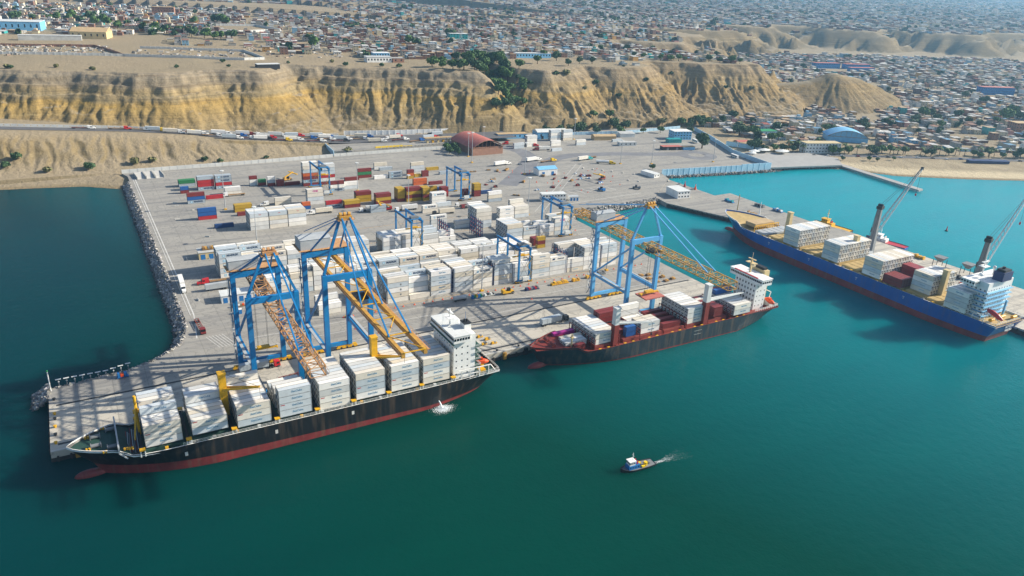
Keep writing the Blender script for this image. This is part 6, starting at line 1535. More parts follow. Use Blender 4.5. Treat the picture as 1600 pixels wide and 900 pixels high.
building('reefer_workshop', 56.2, 388.5, 4, R(-3), 20, 8, 4.0, 'white', 'off_white', 'white workshop with blue doors under the smallest crane', doors=5)
low_pallet('scrap_pallet', 59, 462, R(-2), 'timber and scrap heaped on the workshop roof', ['wood', 'ochre_steel', 'grey'], 9, 4, 1.2).location.z = 8.55
low_pallet('scrap_pallet', 60, 380.5, R(0), 'low row of pallets in front of the white workshop', ['wood', 'orange', 'off_white'], 10, 1.6, .8)
bx_ = thing('portable_toilet', 'small white and blue portable toilet near the smallest crane', 'toilet', (61.5, 371.5, 4.01)); MB().box(0, 0, 0, 1.5, 1.5, 2.4).build('cabin', 'blue', bx_); MB().box(-.05, -.05, 2.4, 1.55, 1.55, 2.7).build('roof', 'white', bx_)
building('white_shed', 361, 563, 4, R(-4), 19, 11, 5.5, 'white', 'sky_blue', 'small white shed with pale blue gable roof at the yard', 'gable', doors=2, rise=2.0)
building('site_office', 319.5, 491, 4, R(-14), 20, 7, 5.8, 'white', 'off_white', 'two-storey white site office beside the basin slope', win=8, storeys=2)
building('site_cabin', 342, 485, 4, R(-14), 8, 5, 3.2, 'white', 'pale_grey', 'white cabin with blue doors beside the site office', doors=3)
building('arched_warehouse', 340.5, 653, 4, R(1), 34, 46, 7.5, 'brick', 'roof_red', 'brick warehouse with wide arched red roof below the cliff', 'arch', rise=7.0, overhang=1.2)
building('white_warehouse', 446, 703, 4, R(-10), 36, 16, 7.5, 'sky_blue', 'off_white', 'long pale blue warehouse with white roof at the gate', 'gable', win=4, doors=3, doorm='dark', rise=2.4)
building('gate_office', 404, 716, 4, R(-8), 34, 9, 5.0, 'sky_blue', 'tan_roof', 'low blue building with tan roof beside the white warehouse', win=6)
building('gate_booth', 466, 521, 4, R(97), 17, 7, 3.4, 'white', 'off_white', 'small white gatehouse with dark windows at the pier root', win=5)
building('pier_office', 445, 457, 3.6, R(82), 18, 12, 6.0, 'white', 'off_white', 'white two-storey pier office with red lettered end at the pier root', win=7, storeys=2)
building('fuel_store', 548, 612, 4, R(-14), 22, 8, 3.6, 'dark', 'roof_red', 'low dark store with red roof on the back road', doors=2, doorm='grey')
building('storage_cabin', 571, 606, 4, R(-14), 14, 6, 3.2, 'sky_blue', 'tan_roof', 'low blue cabin with tan roof beside the dark store')
building('green_canopy', 580, 640, 4, R(-14), 16, 8, 4.0, 'teal', 'teal', 'green sheeted canopy at the back of the port')
building('customs_house', 598, 652, 4.4, R(-14), 22, 14, 9, 'sky_blue', 'white', 'white customs house with blue walls behind the round tree', win=6, storeys=3)
building('long_roof', 640, 612, 4.4, R(-60), 40, 9, 4, 'wall_blue', 'tan_roof', 'long narrow canopy with tan roof climbing along the blue wall', 'shed')
building('guard_shed', 515, 645, 4, R(-14), 20, 7, 3.6, 'off_white', 'tin', 'low white guard shed with tin roof at the back yard', win=4)
building('guard_shed', 505, 678, 4, R(-14), 26, 10, 4.5, 'tan_roof', 'tan_roof', 'tan warehouse behind the stacked white reefers at the back', 'gable')
building('guard_shed', 545, 683, 4, R(-14), 18, 9, 4, 'off_white', 'tin', 'white shed with grey tin roof near the back trees', 'shed')
# gate canopy and yellow kerb on the forecourt
t = thing('gate_canopy', 'cream gate canopy over the forecourt lanes', 'canopy', (312, 703, 8.0), R(-3)); MB().box(0, 0, 4.6, 30, 5, 5.2).build('roof', 'tan_roof', t)
for q in range(6): MB().box(q * 5.8 + .3, 2.2, 0, q * 5.8 + .9, 2.8, 4.6).build('post', 'barrier', t)
for q in range(5): MB().box(q * 5.8 + 2.2, 1.2, 0, q * 5.8 + 4.2, 3.8, 2.6).build('booth', 'yellow' if q % 2 else 'cream_steel', t)
b = MB().box(0, 0, 0, 28, 1.6, 1.3).box(28, .4, 0, 38, 1.4, .5).build('yellow_barrier', 'bright_yellow', None, (257, 697.5, 8.0)); b.rotation_euler = (0, 0, R(-2)); tag(b, 'long bright yellow barrier on the forecourt edge', 'barrier')
for k in range(26):
    o = MB().box(-.15, -.15, 0, .15, .15, 1.5).box(-.1, -.1, 1.5, .1, .1, 2.4).build('fence_post', 'barrier', None, (262 + k * 3.8, 694.6 + k * .2, 8.0)); tag(o, None, 'post', 'forecourt fence posts'); pool(o, 'pale fence post', 'along the forecourt edge')
# perimeter walls
wall('boundary_wall', [(33.5, 688), (150, 688.5), (212, 690)], 3.2, .4, 'wall_white', 'white panelled boundary wall behind the western yard', z=3.9)
wall('boundary_wall', [(214, 692), (345, 692)], 3.0, .4, 'wall_white', 'white boundary wall below the raised forecourt', z=3.9)
wall('retaining_wall', [(214, 694), (219, 764)], 5.2, .5, 'wall_blue', 'slanting pale wall dropping from the truck road to the yard', z=4.0)
wall('cliff_foot_wall', [(248, 765), (300, 754), (350, 747), (398, 745.5)], 5.0, .5, 'white', 'long white wall along the foot of the cliff', z=7.5)
wall('sea_wall', [(478, 531), (568, 517.4)], 6.5, .6, 'wall_blue', 'pale blue sea wall facing the basin', z=1.6)
wall('sea_wall', [(568.2, 517.4), (603.3, 513)], 8.0, .6, 'wall_blue', 'taller pale blue end of the sea wall', z=1.0)
wall('blue_boundary_wall', [(603.5, 513.4), (613, 575), (645, 642), (664, 690)], 4.5, .5, 'wall_blue', 'pale blue boundary wall climbing from the sea to the town', z=3.8)
wall('back_blue_wall', [(498, 712), (560, 700), (655, 706)], 3.6, .4, 'wall_blue', 'pale blue wall behind the back yard containers', z=3.6)
# boat ramps in the north-west corner
for k in range(3):
    x = 43 + k * 8
    MB_ = MB().add([(0, 0, 0), (6, 0, 0), (6, 18, 1.6), (0, 18, 1.6), (0, 18, 0), (6, 18, 0)], [(0, 1, 2, 3), (3, 2, 5, 4), (1, 5, 2), (0, 3, 4)]).box(-.5, 0, 0, 0, 18, 2.0).box(6, 0, 0, 6.5, 18, 2.0)
    o = MB_.build('loading_ramp', 'barrier', None, (x - (k * 1.2), 664, 4.0)); o.rotation_euler = (0, 0, R(4)); tag(o, None, 'ramp', 'concrete loading ramps'); pool(o, 'concrete loading ramp', 'in the north-west yard corner')
# ------------------------------------------------------------------ mobile harbour cranes and pier clutter
def harbour_crane(x, y, rz, label, luff, blen, boomm):
    t = thing('mobile_harbour_crane', label, 'crane', (x, y, 3.6), rz, 'mobile harbour cranes')
    b = MB().box(-9, -6, 1.2, 9, 6, 2.8)
    for sx in (-1, 1):
        for sy in (-1, 1): b.box(sx * 8 - 1.4, sy * 7.5 - 1.4, 0, sx * 8 + 1.4, sy * 7.5 + 1.4, .4); b.beam((sx * 7, sy * 4, 2), (sx * 8, sy * 7.5, .4), .7)
    b.build('chassis', 'grey', t)
    for wx in (-6, -2, 2, 6):
        for wy in (-4.6, 4.6): link('wheel', ME_WHEEL, t, (wx, wy, .6))
    tw = MB().add([(-2, -2, 2.8), (2, -2, 2.8), (2, 2, 2.8), (-2, 2, 2.8), (-1.1, -1.3, 36), (1.1, -1.3, 36), (1.1, 1.3, 36), (-1.1, 1.3, 36)], [(4, 5, 6, 7), (0, 1, 5, 4), (1, 2, 6, 5), (2, 3, 7, 6), (3, 0, 4, 7)]).build('tower', 'grey', t)
    MB().box(-2, -1.8, 36, 2.2, 1.8, 38).tube((0, -1.5, 38.4), (0, 1.5, 38.4), 1.1, 10).build('tower_head', 'dark', tw)
    MB().box(-8, -3, 2.9, -2, 3, 7.6).build('engine_house', 'pale_grey', t); MB().box(1.4, 1.2, 19, 3.6, 3.2, 22).build('cabin', 'glass', t)
    e = Vector((2 + blen * math.cos(luff), 0, 19 + blen * math.sin(luff))); a = Vector((2, 0, 19)); up_ = Vector((-math.sin(luff), 0, math.cos(luff)))
    for sy in (-1, 1):
        for s in (0, 2.2): MB().beam(a + Vector((0, sy * 1.6, 0)) + up_ * s, e + Vector((0, sy * .5, 0)) + up_ * .4 * (s > 0), .32).build('boom_chord', boomm, t)
    l_ = MB(); n = 16
    for k in range(n):
        p = a.lerp(e, k / n); q = a.lerp(e, (k + 1) / n); w0 = 1.6 - 1.1 * k / n; w1 = 1.6 - 1.1 * (k + 1) / n; h0 = 2.2 - 1.8 * k / n; h1 = 2.2 - 1.8 * (k + 1) / n
        l_.beam(p + Vector((0, -w0, 0)), q + Vector((0, w1, 0)), .16).beam(p + Vector((0, -w0, 0)) + up_ * h0, q + Vector((0, w1, 0)) + up_ * h1, .16)
        for sy in (-1, 1): l_.beam(p + Vector((0, sy * w0, 0)), q + Vector((0, sy * w1, 0)) + up_ * h1, .16)
    l_.build('boom_lacing', boomm, t)
    MB().beam((0, .8, 38), e + Vector((0, .3, 0)), .12).beam((0, -.8, 38), e + Vector((0, -.3, 0)), .12).beam((-1.5, 1, 37), (-7, 1, 7.6), .16).beam((-1.5, -1, 37), (-7, -1, 7.6), .16).beam(e, e - Vector((0, 0, 18)), .12).build('luffing_rope', 'dark', t)
    MB().box(e.x - .8, -.8, e.z - 1, e.x + .8, .8, e.z + 1).build('boom_head', 'dark', t); MB().ball((e.x, 0, e.z - 18.8), .6, .6, 1.1).build('hook', 'red', t)
harbour_crane(455.5, 292.0, R(12), 'grey mobile harbour crane with raised pale boom beside the navy ship', R(34), 66, 'pale_grey')
harbour_crane(456.5, 221.0, R(12), 'second grey mobile harbour crane behind the navy ship bridge', R(34), 66, 'off_white')
PR = 'on the cargo pier'
for x, y, n_, lab, ms in [(468, 440, 'fuel_skid', 'blue machinery skid on the widened pier corner', ['blue', 'teal']), (482, 420, 'pallet_row', 'dark pallets along the seaward pier edge', ['grey', 'dark']), (486, 404, 'pallet_row', 'blue crates near the seaward pier edge', ['blue', 'grey', 'off_white']),
                          (458, 405, 'pallet_row', 'cluster of tan sacks behind the navy bow', ['wood', 'tan_roof']), (492, 285, 'fish_bin', 'yellow bins beside the harbour crane', ['yellow', 'ochre_steel']), (480, 250, 'pallet_row', 'dark hoppers frame row on the far pier edge', ['dark', 'grey']), (470, 238, 'pallet_row', 'rusty grab buckets beside the dark frames', ['oxide', 'dark', 'ochre_steel']), (490, 200, 'pallet_row', 'parked pale pallets near the bridge of the navy ship', ['off_white', 'grey'])]:
    low_pallet(n_, x, y, R(-85), lab, ms, 9, 3, 1.6).location.z = 3.62
for k, (x, y) in enumerate([(488, 262), (493, 246)]):
    t = thing('hopper', ('dark open hopper frame farther up the pier', 'dark open hopper frame nearer the navy bridge')[k], 'hopper', (x, y, 3.62), R(5)); b = MB()
    for sx in (-3, 3):
        for sy in (-3, 3): b.beam((sx, sy, 0), (sx, sy, 6), .3)
    b.build('post', 'dark', t); MB().add([(-3.4, -3.4, 8), (3.4, -3.4, 8), (3.4, 3.4, 8), (-3.4, 3.4, 8), (-1, -1, 4.6), (1, -1, 4.6), (1, 1, 4.6), (-1, 1, 4.6)], [(0, 4, 5, 1), (1, 5, 6, 2), (2, 6, 7, 3), (3, 7, 4, 0), (0, 1, 2, 3)]).build('bin', 'grey', t)
t = thing('pier_mast', 'tan signal mast behind the navy bow', 'mast', (446, 404, 3.6)); MB().tube((0, 0, 0), (0, 0, 17), .5, 8, r2=.25).build('post', 'tan_roof', t); MB().box(-.6, -.6, 0, .6, .6, 1).build('mast_base', 'barrier', t)
t = thing('pier_mast', 'white lattice mast behind the navy bow', 'mast', (458, 392, 3.6)); MB().tube((0, 0, 0), (0, 0, 13), .6, 6, r2=.2).build('post', 'white', t); MB().box(-.8, -.8, 0, .8, .8, 1).build('mast_base', 'barrier', t)
for k, (x, y, c) in enumerate([(466.5, 487, 'red'), (468.8, 476, 'orange')]):
    o = MB().tube((0, 0, 0), (0, 0, 3.2), 1.2, 10, r2=.3).ball((0, 0, 4), .5, .5, .5).build('navigation_buoy', c, None, (x, y, 4.0)); tag(o, ('tall red buoy stored on the pier edge', 'small orange buoy stored on the pier edge')[k], 'buoy')
# concrete jetty off the beach
jt = MB().prism([(692, 508), (700, 505), (686, 402), (678, 401)], 1.2, 2.6)
tag(jt.build('stone_jetty', 'concrete'), 'narrow concrete jetty running out from the beach', 'jetty', kind='structure')
b = MB().prism([(604, 513), (690, 495), (714, 520), (700, 552), (668, 562), (636, 575), (614, 574)], 2.5, 3.95); tag(b.build('promenade', 'concrete'), 'pale concrete waterfront plaza east of the blue wall', 'pavement', kind='structure')

# dark worn lanes and the turning loop at the back of the port
mb = MB()
def strip(pts, w, z=4.012):
    n_ = len(pts); vs = []
    for k, (x, y) in enumerate(pts):
        a = pts[max(0, k - 1)]; c = pts[min(n_ - 1, k + 1)]; d = Vector((c[0] - a[0], c[1] - a[1], 0)).normalized(); q = Vector((-d.y, d.x, 0)) * w / 2
        vs += [(x - q.x, y - q.y, z), (x + q.x, y + q.y, z)]
    mb.add(vs, [(2 * k, 2 * k + 2, 2 * k + 3, 2 * k + 1) for k in range(n_ - 1)])
strip([(385, 590), (398, 606), (415, 618), (440, 624), (480, 617), (520, 603), (552, 592)], 15)
strip([(568 + 15 * math.cos(a * .3142), 582 + 15 * math.sin(a * .3142)) for a in range(21)], 13, 4.016)
strip([(318, 545), (345, 572), (372, 600), (392, 628), (398, 655), (392, 685)], 17, 4.008)
mat('worn_asphalt', lin('747578'), 0.9, 0.18, 0.12)
tag(mb.build('worn_lane', 'worn_asphalt'), 'dark worn traffic lanes and turning loop at the back of the port', 'road', kind='structure')

# more trucks waiting on the lower lane and forecourt
for (x, dy, cab, load, bc) in [(112, -5, 'w', 'box', 'w'), (162, 2.6, 'w', 'skel', 'w'), (168, -17, 'k', 'box', 'w'), (202, 3, 'r', 'box', 'w'), (226, 2.5, 'w', 'box', 'w'), (232, -5, 'b', 'box', 'w'), (228, -13, 'w', 'flat', 'w'), (184, -20, 'y', 'skel', 'w'), (140, -17, 'w', 'box', 'g'), (64, 2.5, 'w', 'flat', 'w'), (92, -2.8, 'w', 'box', 'w')]:
    y0, z0 = road_at(x); y1, z1 = road_at(x - 12)
    t = semi(x, float(y0) + dy, float(z0) + .06, 0, cab, load, 'queuing on the cliff road', group='trucks queuing on the cliff road', boxc=bc)
    t.rotation_euler = (0, math.atan2(z1 - z0, 12), math.atan2(y0 - y1, 12))
semi(275, 722, 8.02, R(-8), 'w', 'box', FC); semi(300, 724, 8.02, R(4), 'w', 'skel', FC); semi(330, 736, 8.02, R(178), 'k', 'box', FC); semi(270, 747, 8.02, R(-12), 'b', 'box', FC)
CL = random.Random(33)
for k in range(26):      # heaps of timber, pipes and frames behind the basin slope
    x, y = CL.uniform(345, 405), CL.uniform(520, 560)
    if k > 14: x, y = CL.uniform(300, 345), CL.uniform(512, 600)
    t = low_pallet('timber_heap', x, y, R(CL.uniform(-40, 60)), None, CL.choice([['wood', 'ochre_steel'], ['wood', 'tan_roof', 'grey'], ['oxide', 'dark'], ['off_white', 'blue']]), CL.uniform(2.5, 7), CL.uniform(1.4, 3), CL.uniform(.4, 1.3)); t['group'] = 'heaps of gear on the back pavement'; pool(t, 'low heap of timber and gear', 'on the back pavement')
for k in range(40):
    x, y = CL.uniform(330, 430), CL.uniform(500, 590)
    o = link('traffic_cone', ME_CONE, None, (x, y, 4.01)); o.scale = (1.2, 1.2, 1.15); tag(o, None, 'cone', 'traffic cones on the back pavement'); pool(o, 'orange traffic cone', 'on the back pavement')

# ------------------------------------------------------------------ trees and shrubs
def leaf_crown(seed, rx, rz, n, mname, flat=1.0, leaf=.55):
    """leaf-sized faces scattered through uneven lobes"""
    r = np.random.RandomState(seed); lobes = [(r.uniform(-.55, .55) * rx, r.uniform(-.55, .55) * rx, rz * r.uniform(-.25, .45), r.uniform(.4, .72)) for _ in range(7)]
    V = []; F = []
    for k in range(n):
        lx, ly, lz, lr = lobes[r.randint(7)]
        d = r.randn(3); d /= np.linalg.norm(d); q = r.rand() ** .4
        c = np.array([lx + d[0] * q * lr * rx, ly + d[1] * q * lr * rx, lz + d[2] * q * lr * rz * flat])
        a = r.randn(3); a /= np.linalg.norm(a); b_ = np.cross(a, d); b_ /= max(np.linalg.norm(b_), .1); s = leaf * r.uniform(.6, 1.3)
        k0 = len(V); V += [c - a * s - b_ * s * .6, c + a * s - b_ * s * .6, c + a * s * .7 + b_ * s, c - a * s * .7 + b_ * s]; F.append((k0, k0 + 1, k0 + 2, k0 + 3))
    return np.array(V), np.array(F)
def crown_mesh(seed, rx, rz, n, mname, flat=1.0, leaf=.55):
    V, F = leaf_crown(seed, rx, rz, n, mname, flat, leaf); return mesh_np('crown', V, F, mname)
CROWNS = {'round': [crown_mesh(40 + k, 4.2, 3.2, 900, 'leaf' if k % 2 else 'leaf_dark') for k in range(4)],
          'far': [crown_mesh(60 + k, 4.5, 3.4, 420, 'leaf' if k % 2 else 'leaf_dark', leaf=.9) for k in range(3)],
          'dry': [crown_mesh(80 + k, 3.6, 2.2, 420, 'leaf_dry', leaf=.6) for k in range(2)],
          'shrub': [crown_mesh(90 + k, 2.6, 1.6, 300, 'leaf_dark' if k else 'leaf_dry', leaf=.5) for k in range(3)]}
_t = MB().tube((0, 0, -.4), (.15, 0, 3.2), .42, 7, r2=.26)
for _a in range(4): _t.tube((.15, 0, 2.6), (1.9 * math.cos(_a * 1.6 + .3), 1.9 * math.sin(_a * 1.6 + .3), 4.7), .2, 5, r2=.08)
ME_TRUNK = _t.mesh('trunk', 'bark')
_t = MB().tube((0, 0, -.3), (0, 0, 1.2), .2, 6, r2=.1).tube((0, 0, .3), (.7, .3, 1.5), .1, 5, r2=.04).tube((0, 0, .3), (-.6, .4, 1.5), .1, 5, r2=.04); ME_STEM = _t.mesh('trunk', 'bark')
_t = MB()
for _k in range(6): _t.tube((.16 * _k * .5, 0, _k * 1.4 - .3), (.16 * (_k + 1) * .5, 0, _k * 1.4 + 1.1), .3 - .02 * _k, 7, r2=.28 - .02 * _k, caps=False)
ME_PTRUNK = _t.mesh('trunk', 'bark')
def frond_mesh():
    b = MB(); r = random.Random(2)
    for k in range(13):
        a = 2 * math.pi * k / 13 + r.uniform(-.2, .2); up_ = r.uniform(-.1, .9); pts = []
        for s in range(6):
            f = s / 5; L = 3.4 * f; pts.append(Vector((.48 + L * math.cos(a), L * math.sin(a), 8.1 + up_ * L * .75 - 1.5 * f * f * 1.6)))
        sd = Vector((-math.sin(a), math.cos(a), 0))
        for s in range(5):
            w0 = .75 * math.sin(math.pi * (.12 + .85 * s / 5)); w1 = .75 * math.sin(math.pi * (.12 + .85 * (s + 1) / 5))
            p, q = pts[s], pts[s + 1]; dn = Vector((0, 0, -.35))
            b.add([p, q, q + sd * w1 + dn * w1, p + sd * w0 + dn * w0], [(0, 1, 2, 3)]); b.add([p, q, q - sd * w1 + dn * w1, p - sd * w0 + dn * w0], [(3, 2, 1, 0)])
    return b.mesh('fronds', 'palm_leaf')
ME_FROND = frond_mesh()
TR = random.Random(21)
def tree(x, y, kind, s, look, where, group, z=None):
    z = max(ground(x, y), 0.5) if z is None else z
    t = thing('palm_tree' if kind == 'palm' else ('shrub' if kind == 'shrub' else 'tree'), None, 'tree' if kind != 'shrub' else 'shrub', (x, y, z), TR.uniform(0, 6.28), group); t.scale = (s, s, s * TR.uniform(.88, 1.12))
    if kind == 'palm': link('trunk', ME_PTRUNK, t); link('crown', ME_FROND, t)
    elif kind == 'shrub': link('trunk', ME_STEM, t); link('crown', TR.choice(CROWNS['shrub']), t, (0, 0, 1.5))
    else: link('trunk', ME_TRUNK, t); link('crown', TR.choice(CROWNS[kind]), t, (0, 0, 5.0))
    pool(t, look, where); return t
for x, y in [(480, 904), (476, 874), (497, 890), (483, 843), (467, 848), (470, 832), (465, 866), (472, 818), (448, 794), (447, 803), (450, 788), (440, 780), (432, 767), (420, 757), (393, 840), (389, 825), (403, 826), (403, 812), (442, 861), (423, 815), (434, 756), (458, 830), (462, 880), (488, 870), (452, 815), (470, 895), (446, 835), (380, 838), (412, 818)] + [(TR.uniform(436, 490), TR.uniform(765, 910)) for _ in range(26)]:
    tree(x + TR.uniform(-3, 3), y + TR.uniform(-3, 3), 'round', TR.uniform(1.1, 2.0), 'dark bushy tree', 'filling the cliff ravine', 'trees in the ravine')
for x, y in [(493, 728), (523, 730), (540, 727), (567, 726), (587, 727), (571, 740), (545, 738), (625, 724), (640, 722), (668, 718), (684, 717), (702, 722), (720, 720), (736, 716), (704, 711), (760, 722), (476, 731), (505, 727), (516, 724), (690, 706), (712, 704), (672, 708)]:
    tree(x, y, 'dry' if TR.random() < .3 else 'round', TR.uniform(1.0, 1.7), 'spreading tree', 'along the cliff foot behind the back yard', 'trees at the cliff foot')
for x, y in [(754, 871), (767, 866), (783, 865), (793, 862), (826, 848), (890, 898), (854, 830), (862, 822), (735, 909), (740, 893), (616, 847), (597, 849), (568, 832), (585, 886), (535, 854), (580, 961), (589, 924), (775, 872), (842, 842)]:
    tree(x, y, 'round', TR.uniform(.9, 1.5), 'dark green tree', 'on the ridge above the cliff', 'trees on the ridge')
for x, y in [(326, 682), (331, 674), (328, 660), (322, 668), (336, 686)]: tree(x, y, 'round', TR.uniform(.8, 1.1), 'dark green tree', 'left of the red arched warehouse', 'trees by the red warehouse', 4.0)
tree(480, 548, 'round', .75, 'small round tree', 'behind the white gatehouse', 'port trees', 4); tree(598, 606, 'round', 2.1, 'very large round tree', 'inside the blue boundary wall', 'port trees', 4)
for x, y in [(565, 712), (588, 695), (530, 708), (610, 690), (555, 695), (640, 672)]: tree(x, y, 'round', TR.uniform(.9, 1.3), 'round green tree', 'along the back wall of the port', 'port trees', 4.0)
for x, y, s in [(699, 650, 2.3), (712, 640, 1.8), (654, 583, 1.9), (723, 611, 1.5), (705, 605, 1.5), (1173, 594, 2.3), (1129, 583, 1.4), (1216, 608, 2.4), (1061, 650, 2.0), (1094, 657, 1.6), (1058, 627, 1.5), (1026, 637, 1.5), (1200, 590, 2.0), (900, 630, 1.6), (886, 615, 1.5), (835, 633, 1.4), (824, 615, 1.4), (1120, 634, 1.6), (960, 560, 1.4), (1010, 590, 1.5), (1300, 700, 1.8), (1350, 760, 1.6)]:
    tree(x, y, 'round', s, 'large round tree', 'among the lowland houses', 'trees in the lowland town')
for k in range(64):       # promenade planting
    f = k / 63; x, y = 664 + f * 330, 572 - f * 150
    if 0.12 < f < .19: continue
    tree(x + TR.uniform(-4, 4), y + TR.uniform(-9, 5), 'palm' if TR.random() < .6 else 'round', TR.uniform(.85, 1.35), 'promenade tree', 'along the beach road', 'trees along the beach road')
for x, y in [(712, 512), (740, 500), (748, 496), (770, 492)]: tree(x, y, 'round', TR.uniform(.5, .75), 'small tree', 'on the beach lawn', 'trees along the beach road')
for x, y in [(3, 1480), (27, 1450), (63, 1499), (70, 1462), (42, 1439), (76, 1446), (80, 1385), (90, 1350), (63, 1408), (120, 1297), (131, 1276), (149, 1278), (167, 1250), (175, 1216), (189, 1198), (199, 1182), (213, 1454), (254, 1460), (265, 1433), (319, 1107), (304, 1051), (327, 1149), (462, 1100), (464, 1081), (605, 1266), (571, 1184), (678, 1364), (10, 1500), (35, 1520), (55, 1530), (-20, 1500), (-45, 1480), (140, 1260), (210, 1190), (222, 1175)]:
    tree(x, y, 'far', TR.uniform(1.2, 2.1), 'dark tree', 'on the western plateau', 'trees on the plateau')
for x, y in [(30, 872), (32, 868), (-38, 884), (-1, 889), (161, 911), (159, 870), (107, 874), (281, 900), (226, 890), (287, 870), (327, 858), (343, 845), (-41, 888), (490, 795), (482, 808), (525, 792), (541, 796), (752, 841), (663, 789), (44, 709), (-40, 727), (-46, 716), (59, 712), (102, 707), (113, 702), (230, 698), (154, 702), (640, 810), (590, 800), (560, 780), (610, 775), (850, 780), (810, 790), (-20, 706), (10, 705)]:
    tree(x, y, 'shrub', TR.uniform(.9, 1.9), 'low scrubby bush', 'clinging to the dry slopes', 'shrubs on the slopes')

# ------------------------------------------------------------------ landmark buildings of the town
LB = dict(z=None)
def land(name, x, y, rz, L, D, H, wm, rm, label, **kw):
    z = max(ground(x + L / 2 * math.cos(rz) - D / 2 * math.sin(rz), y + L / 2 * math.sin(rz) + D / 2 * math.cos(rz)), ground(x, y)) 
    return building(name, x, y, z, rz, L, D, H, wm, rm, label, **kw)
land('apartment_slab', 699, 551, R(-18), 43, 13, 11, 'off_white', 'cream_steel', 'long cream three-storey block with window bands behind the palms', win=11, storeys=3)
land('sports_hall', 784, 590, R(-38), 46, 26, 6, 'sky_blue', 'sky_blue', 'sports hall with pale blue arched roof behind the promenade', roof='arch', rise=7.5, overhang=1, closed=True)
land('market_hall', 724, 641, R(-14), 24, 14, 5, 'wall_blue', 'green', 'low market hall with green roof below the brown hill', win=4)
land('bell_tower', 834, 646, R(-20), 5, 5, 16, 'white', 'white', 'slim white tower with dark panes among hillside houses', win=2, storeys=4)
land('red_roof_house', 646, 600, R(-14), 14, 9, 6, 'white', 'roof_red', 'white house with red roof outside the blue wall', win=4, storeys=2, roof='gable')
land('blue_school', 1400, 1120, R(-14), 62, 14, 11, 'blue', 'roof_red', 'bright blue school block in the valley, left wing', win=14, storeys=2)
land('blue_school', 1470, 1098, R(-14), 62, 14, 10, 'blue', 'roof_red', 'bright blue school block in the valley, right wing', win=14, storeys=2)
land('blue_school', 1440, 1062, R(-14), 60, 12, 8, 'blue', 'roof_red', 'low blue school block in front of the valley school', win=12)
land('blue_college', 1420, 772, R(-22), 64, 16, 13, 'blue', 'roof_red', 'large bright blue college block at the town edge', win=14, storeys=3)
land('orange_house', 1098, 540, R(-25), 22, 18, 12, 'brick', 'tan_roof', 'tall ochre brick house at the beach end of town', win=5, storeys=3)
land('plateau_warehouse', 22, 1195, R(-18), 44, 30, 9, 'cream_steel', 'tan_roof', 'tan gabled warehouse on the western plateau', roof='gable', win=6)
land('plateau_canopy', -36, 1168, R(-6), 70, 9, 6, 'tin', 'off_white', 'long pale canopy roof in front of the tan warehouse')
land('plateau_hangar', -70, 1310, R(-10), 60, 40, 12, 'sky_blue', 'off_white', 'big white hangar at the far left of the plateau', win=8)
land('clinic', 321, 893, R(-5), 30, 16, 6, 'white', 'tin', 'white single-storey clinic on the plateau edge', win=8)
land('clinic_block', 337, 914, R(-5), 20, 12, 9, 'sky_blue', 'white', 'blue and white two-storey block behind the plateau-edge clinic', win=6, storeys=2)
land('brick_annex', 352, 889, R(-5), 14, 12, 5, 'brick', 'concrete', 'plain brick annex beside the plateau-edge clinic', win=2)
land('edge_shelter', 186, 858, R(4), 24, 9, 3.6, 'dark', 'off_white', 'dark-walled shelter with pale roof at the brink of the cliff')  # sides are one closed dark box under the roof
land('plateau_school', 545, 925, R(-8), 52, 10, 6, 'sky_blue', 'off_white', 'long pale blue school on the plateau above the ravine', win=12)
land('teal_house', 560, 1165, R(-10), 30, 16, 11, 'teal', 'off_white', 'tall turquoise house on the mid plateau', win=6, storeys=3)
land('yellow_block', 176, 1690, R(-15), 40, 16, 14, 'brick', 'tan_roof', 'brick block with yellow end wall on the far plateau', win=8, storeys=3)
wall('plateau_wall', [(-60, 1012), (68, 985), (188, 932), (212, 938)], 3.2, .4, 'wall_white', 'long grey wall across the bare western plateau')
wall('plateau_wall', [(68, 985), (44, 1080), (-60, 1105)], 3.2, .4, 'brick', 'dark brick wall enclosing the western scrapyard')
wall('plateau_wall', [(212, 938), (206, 1020), (92, 1062)], 3.0, .4, 'wall_white', 'pale wall around the empty plateau lot')
wall('plateau_wall', [(225, 1330), (255, 1290), (330, 1330), (310, 1420), (240, 1430)], 4, .5, 'wall_white', 'white curved wall around the dirt stadium')
for x, y, lab in ((494, 993, 'lattice pylon above the clinic on the plateau'), (705, 985, 'lattice pylon behind the plateau school'), (598, 1010, 'lattice pylon between the other two pylons')):
    t = thing('pylon', lab, 'pylon', (x, y, ground(x, y)), 0.3, 'lattice pylons'); b = MB()
    for sx in (-1, 1):
        for sy in (-1, 1): b.beam((sx * 3, sy * 3, 0), (sx * .5, sy * .5, 34), .25)
    for k in range(9):
        w0 = 3 - 2.5 * k / 9; w1 = 3 - 2.5 * (k + 1) / 9; z0, z1 = 34 * k / 9, 34 * (k + 1) / 9
        for sx in (-1, 1): b.beam((sx * w0, -w0, z0), (sx * w1, w1, z1), .14); b.beam((-w0, sx * w0, z0), (w1, sx * w1, z1), .14)
    b.build('lattice', 'pale_grey', t); MB().beam((-5, 0, 28), (5, 0, 28), .25).beam((-4, 0, 32), (4, 0, 32), .25).build('cross_arm', 'pale_grey', t)
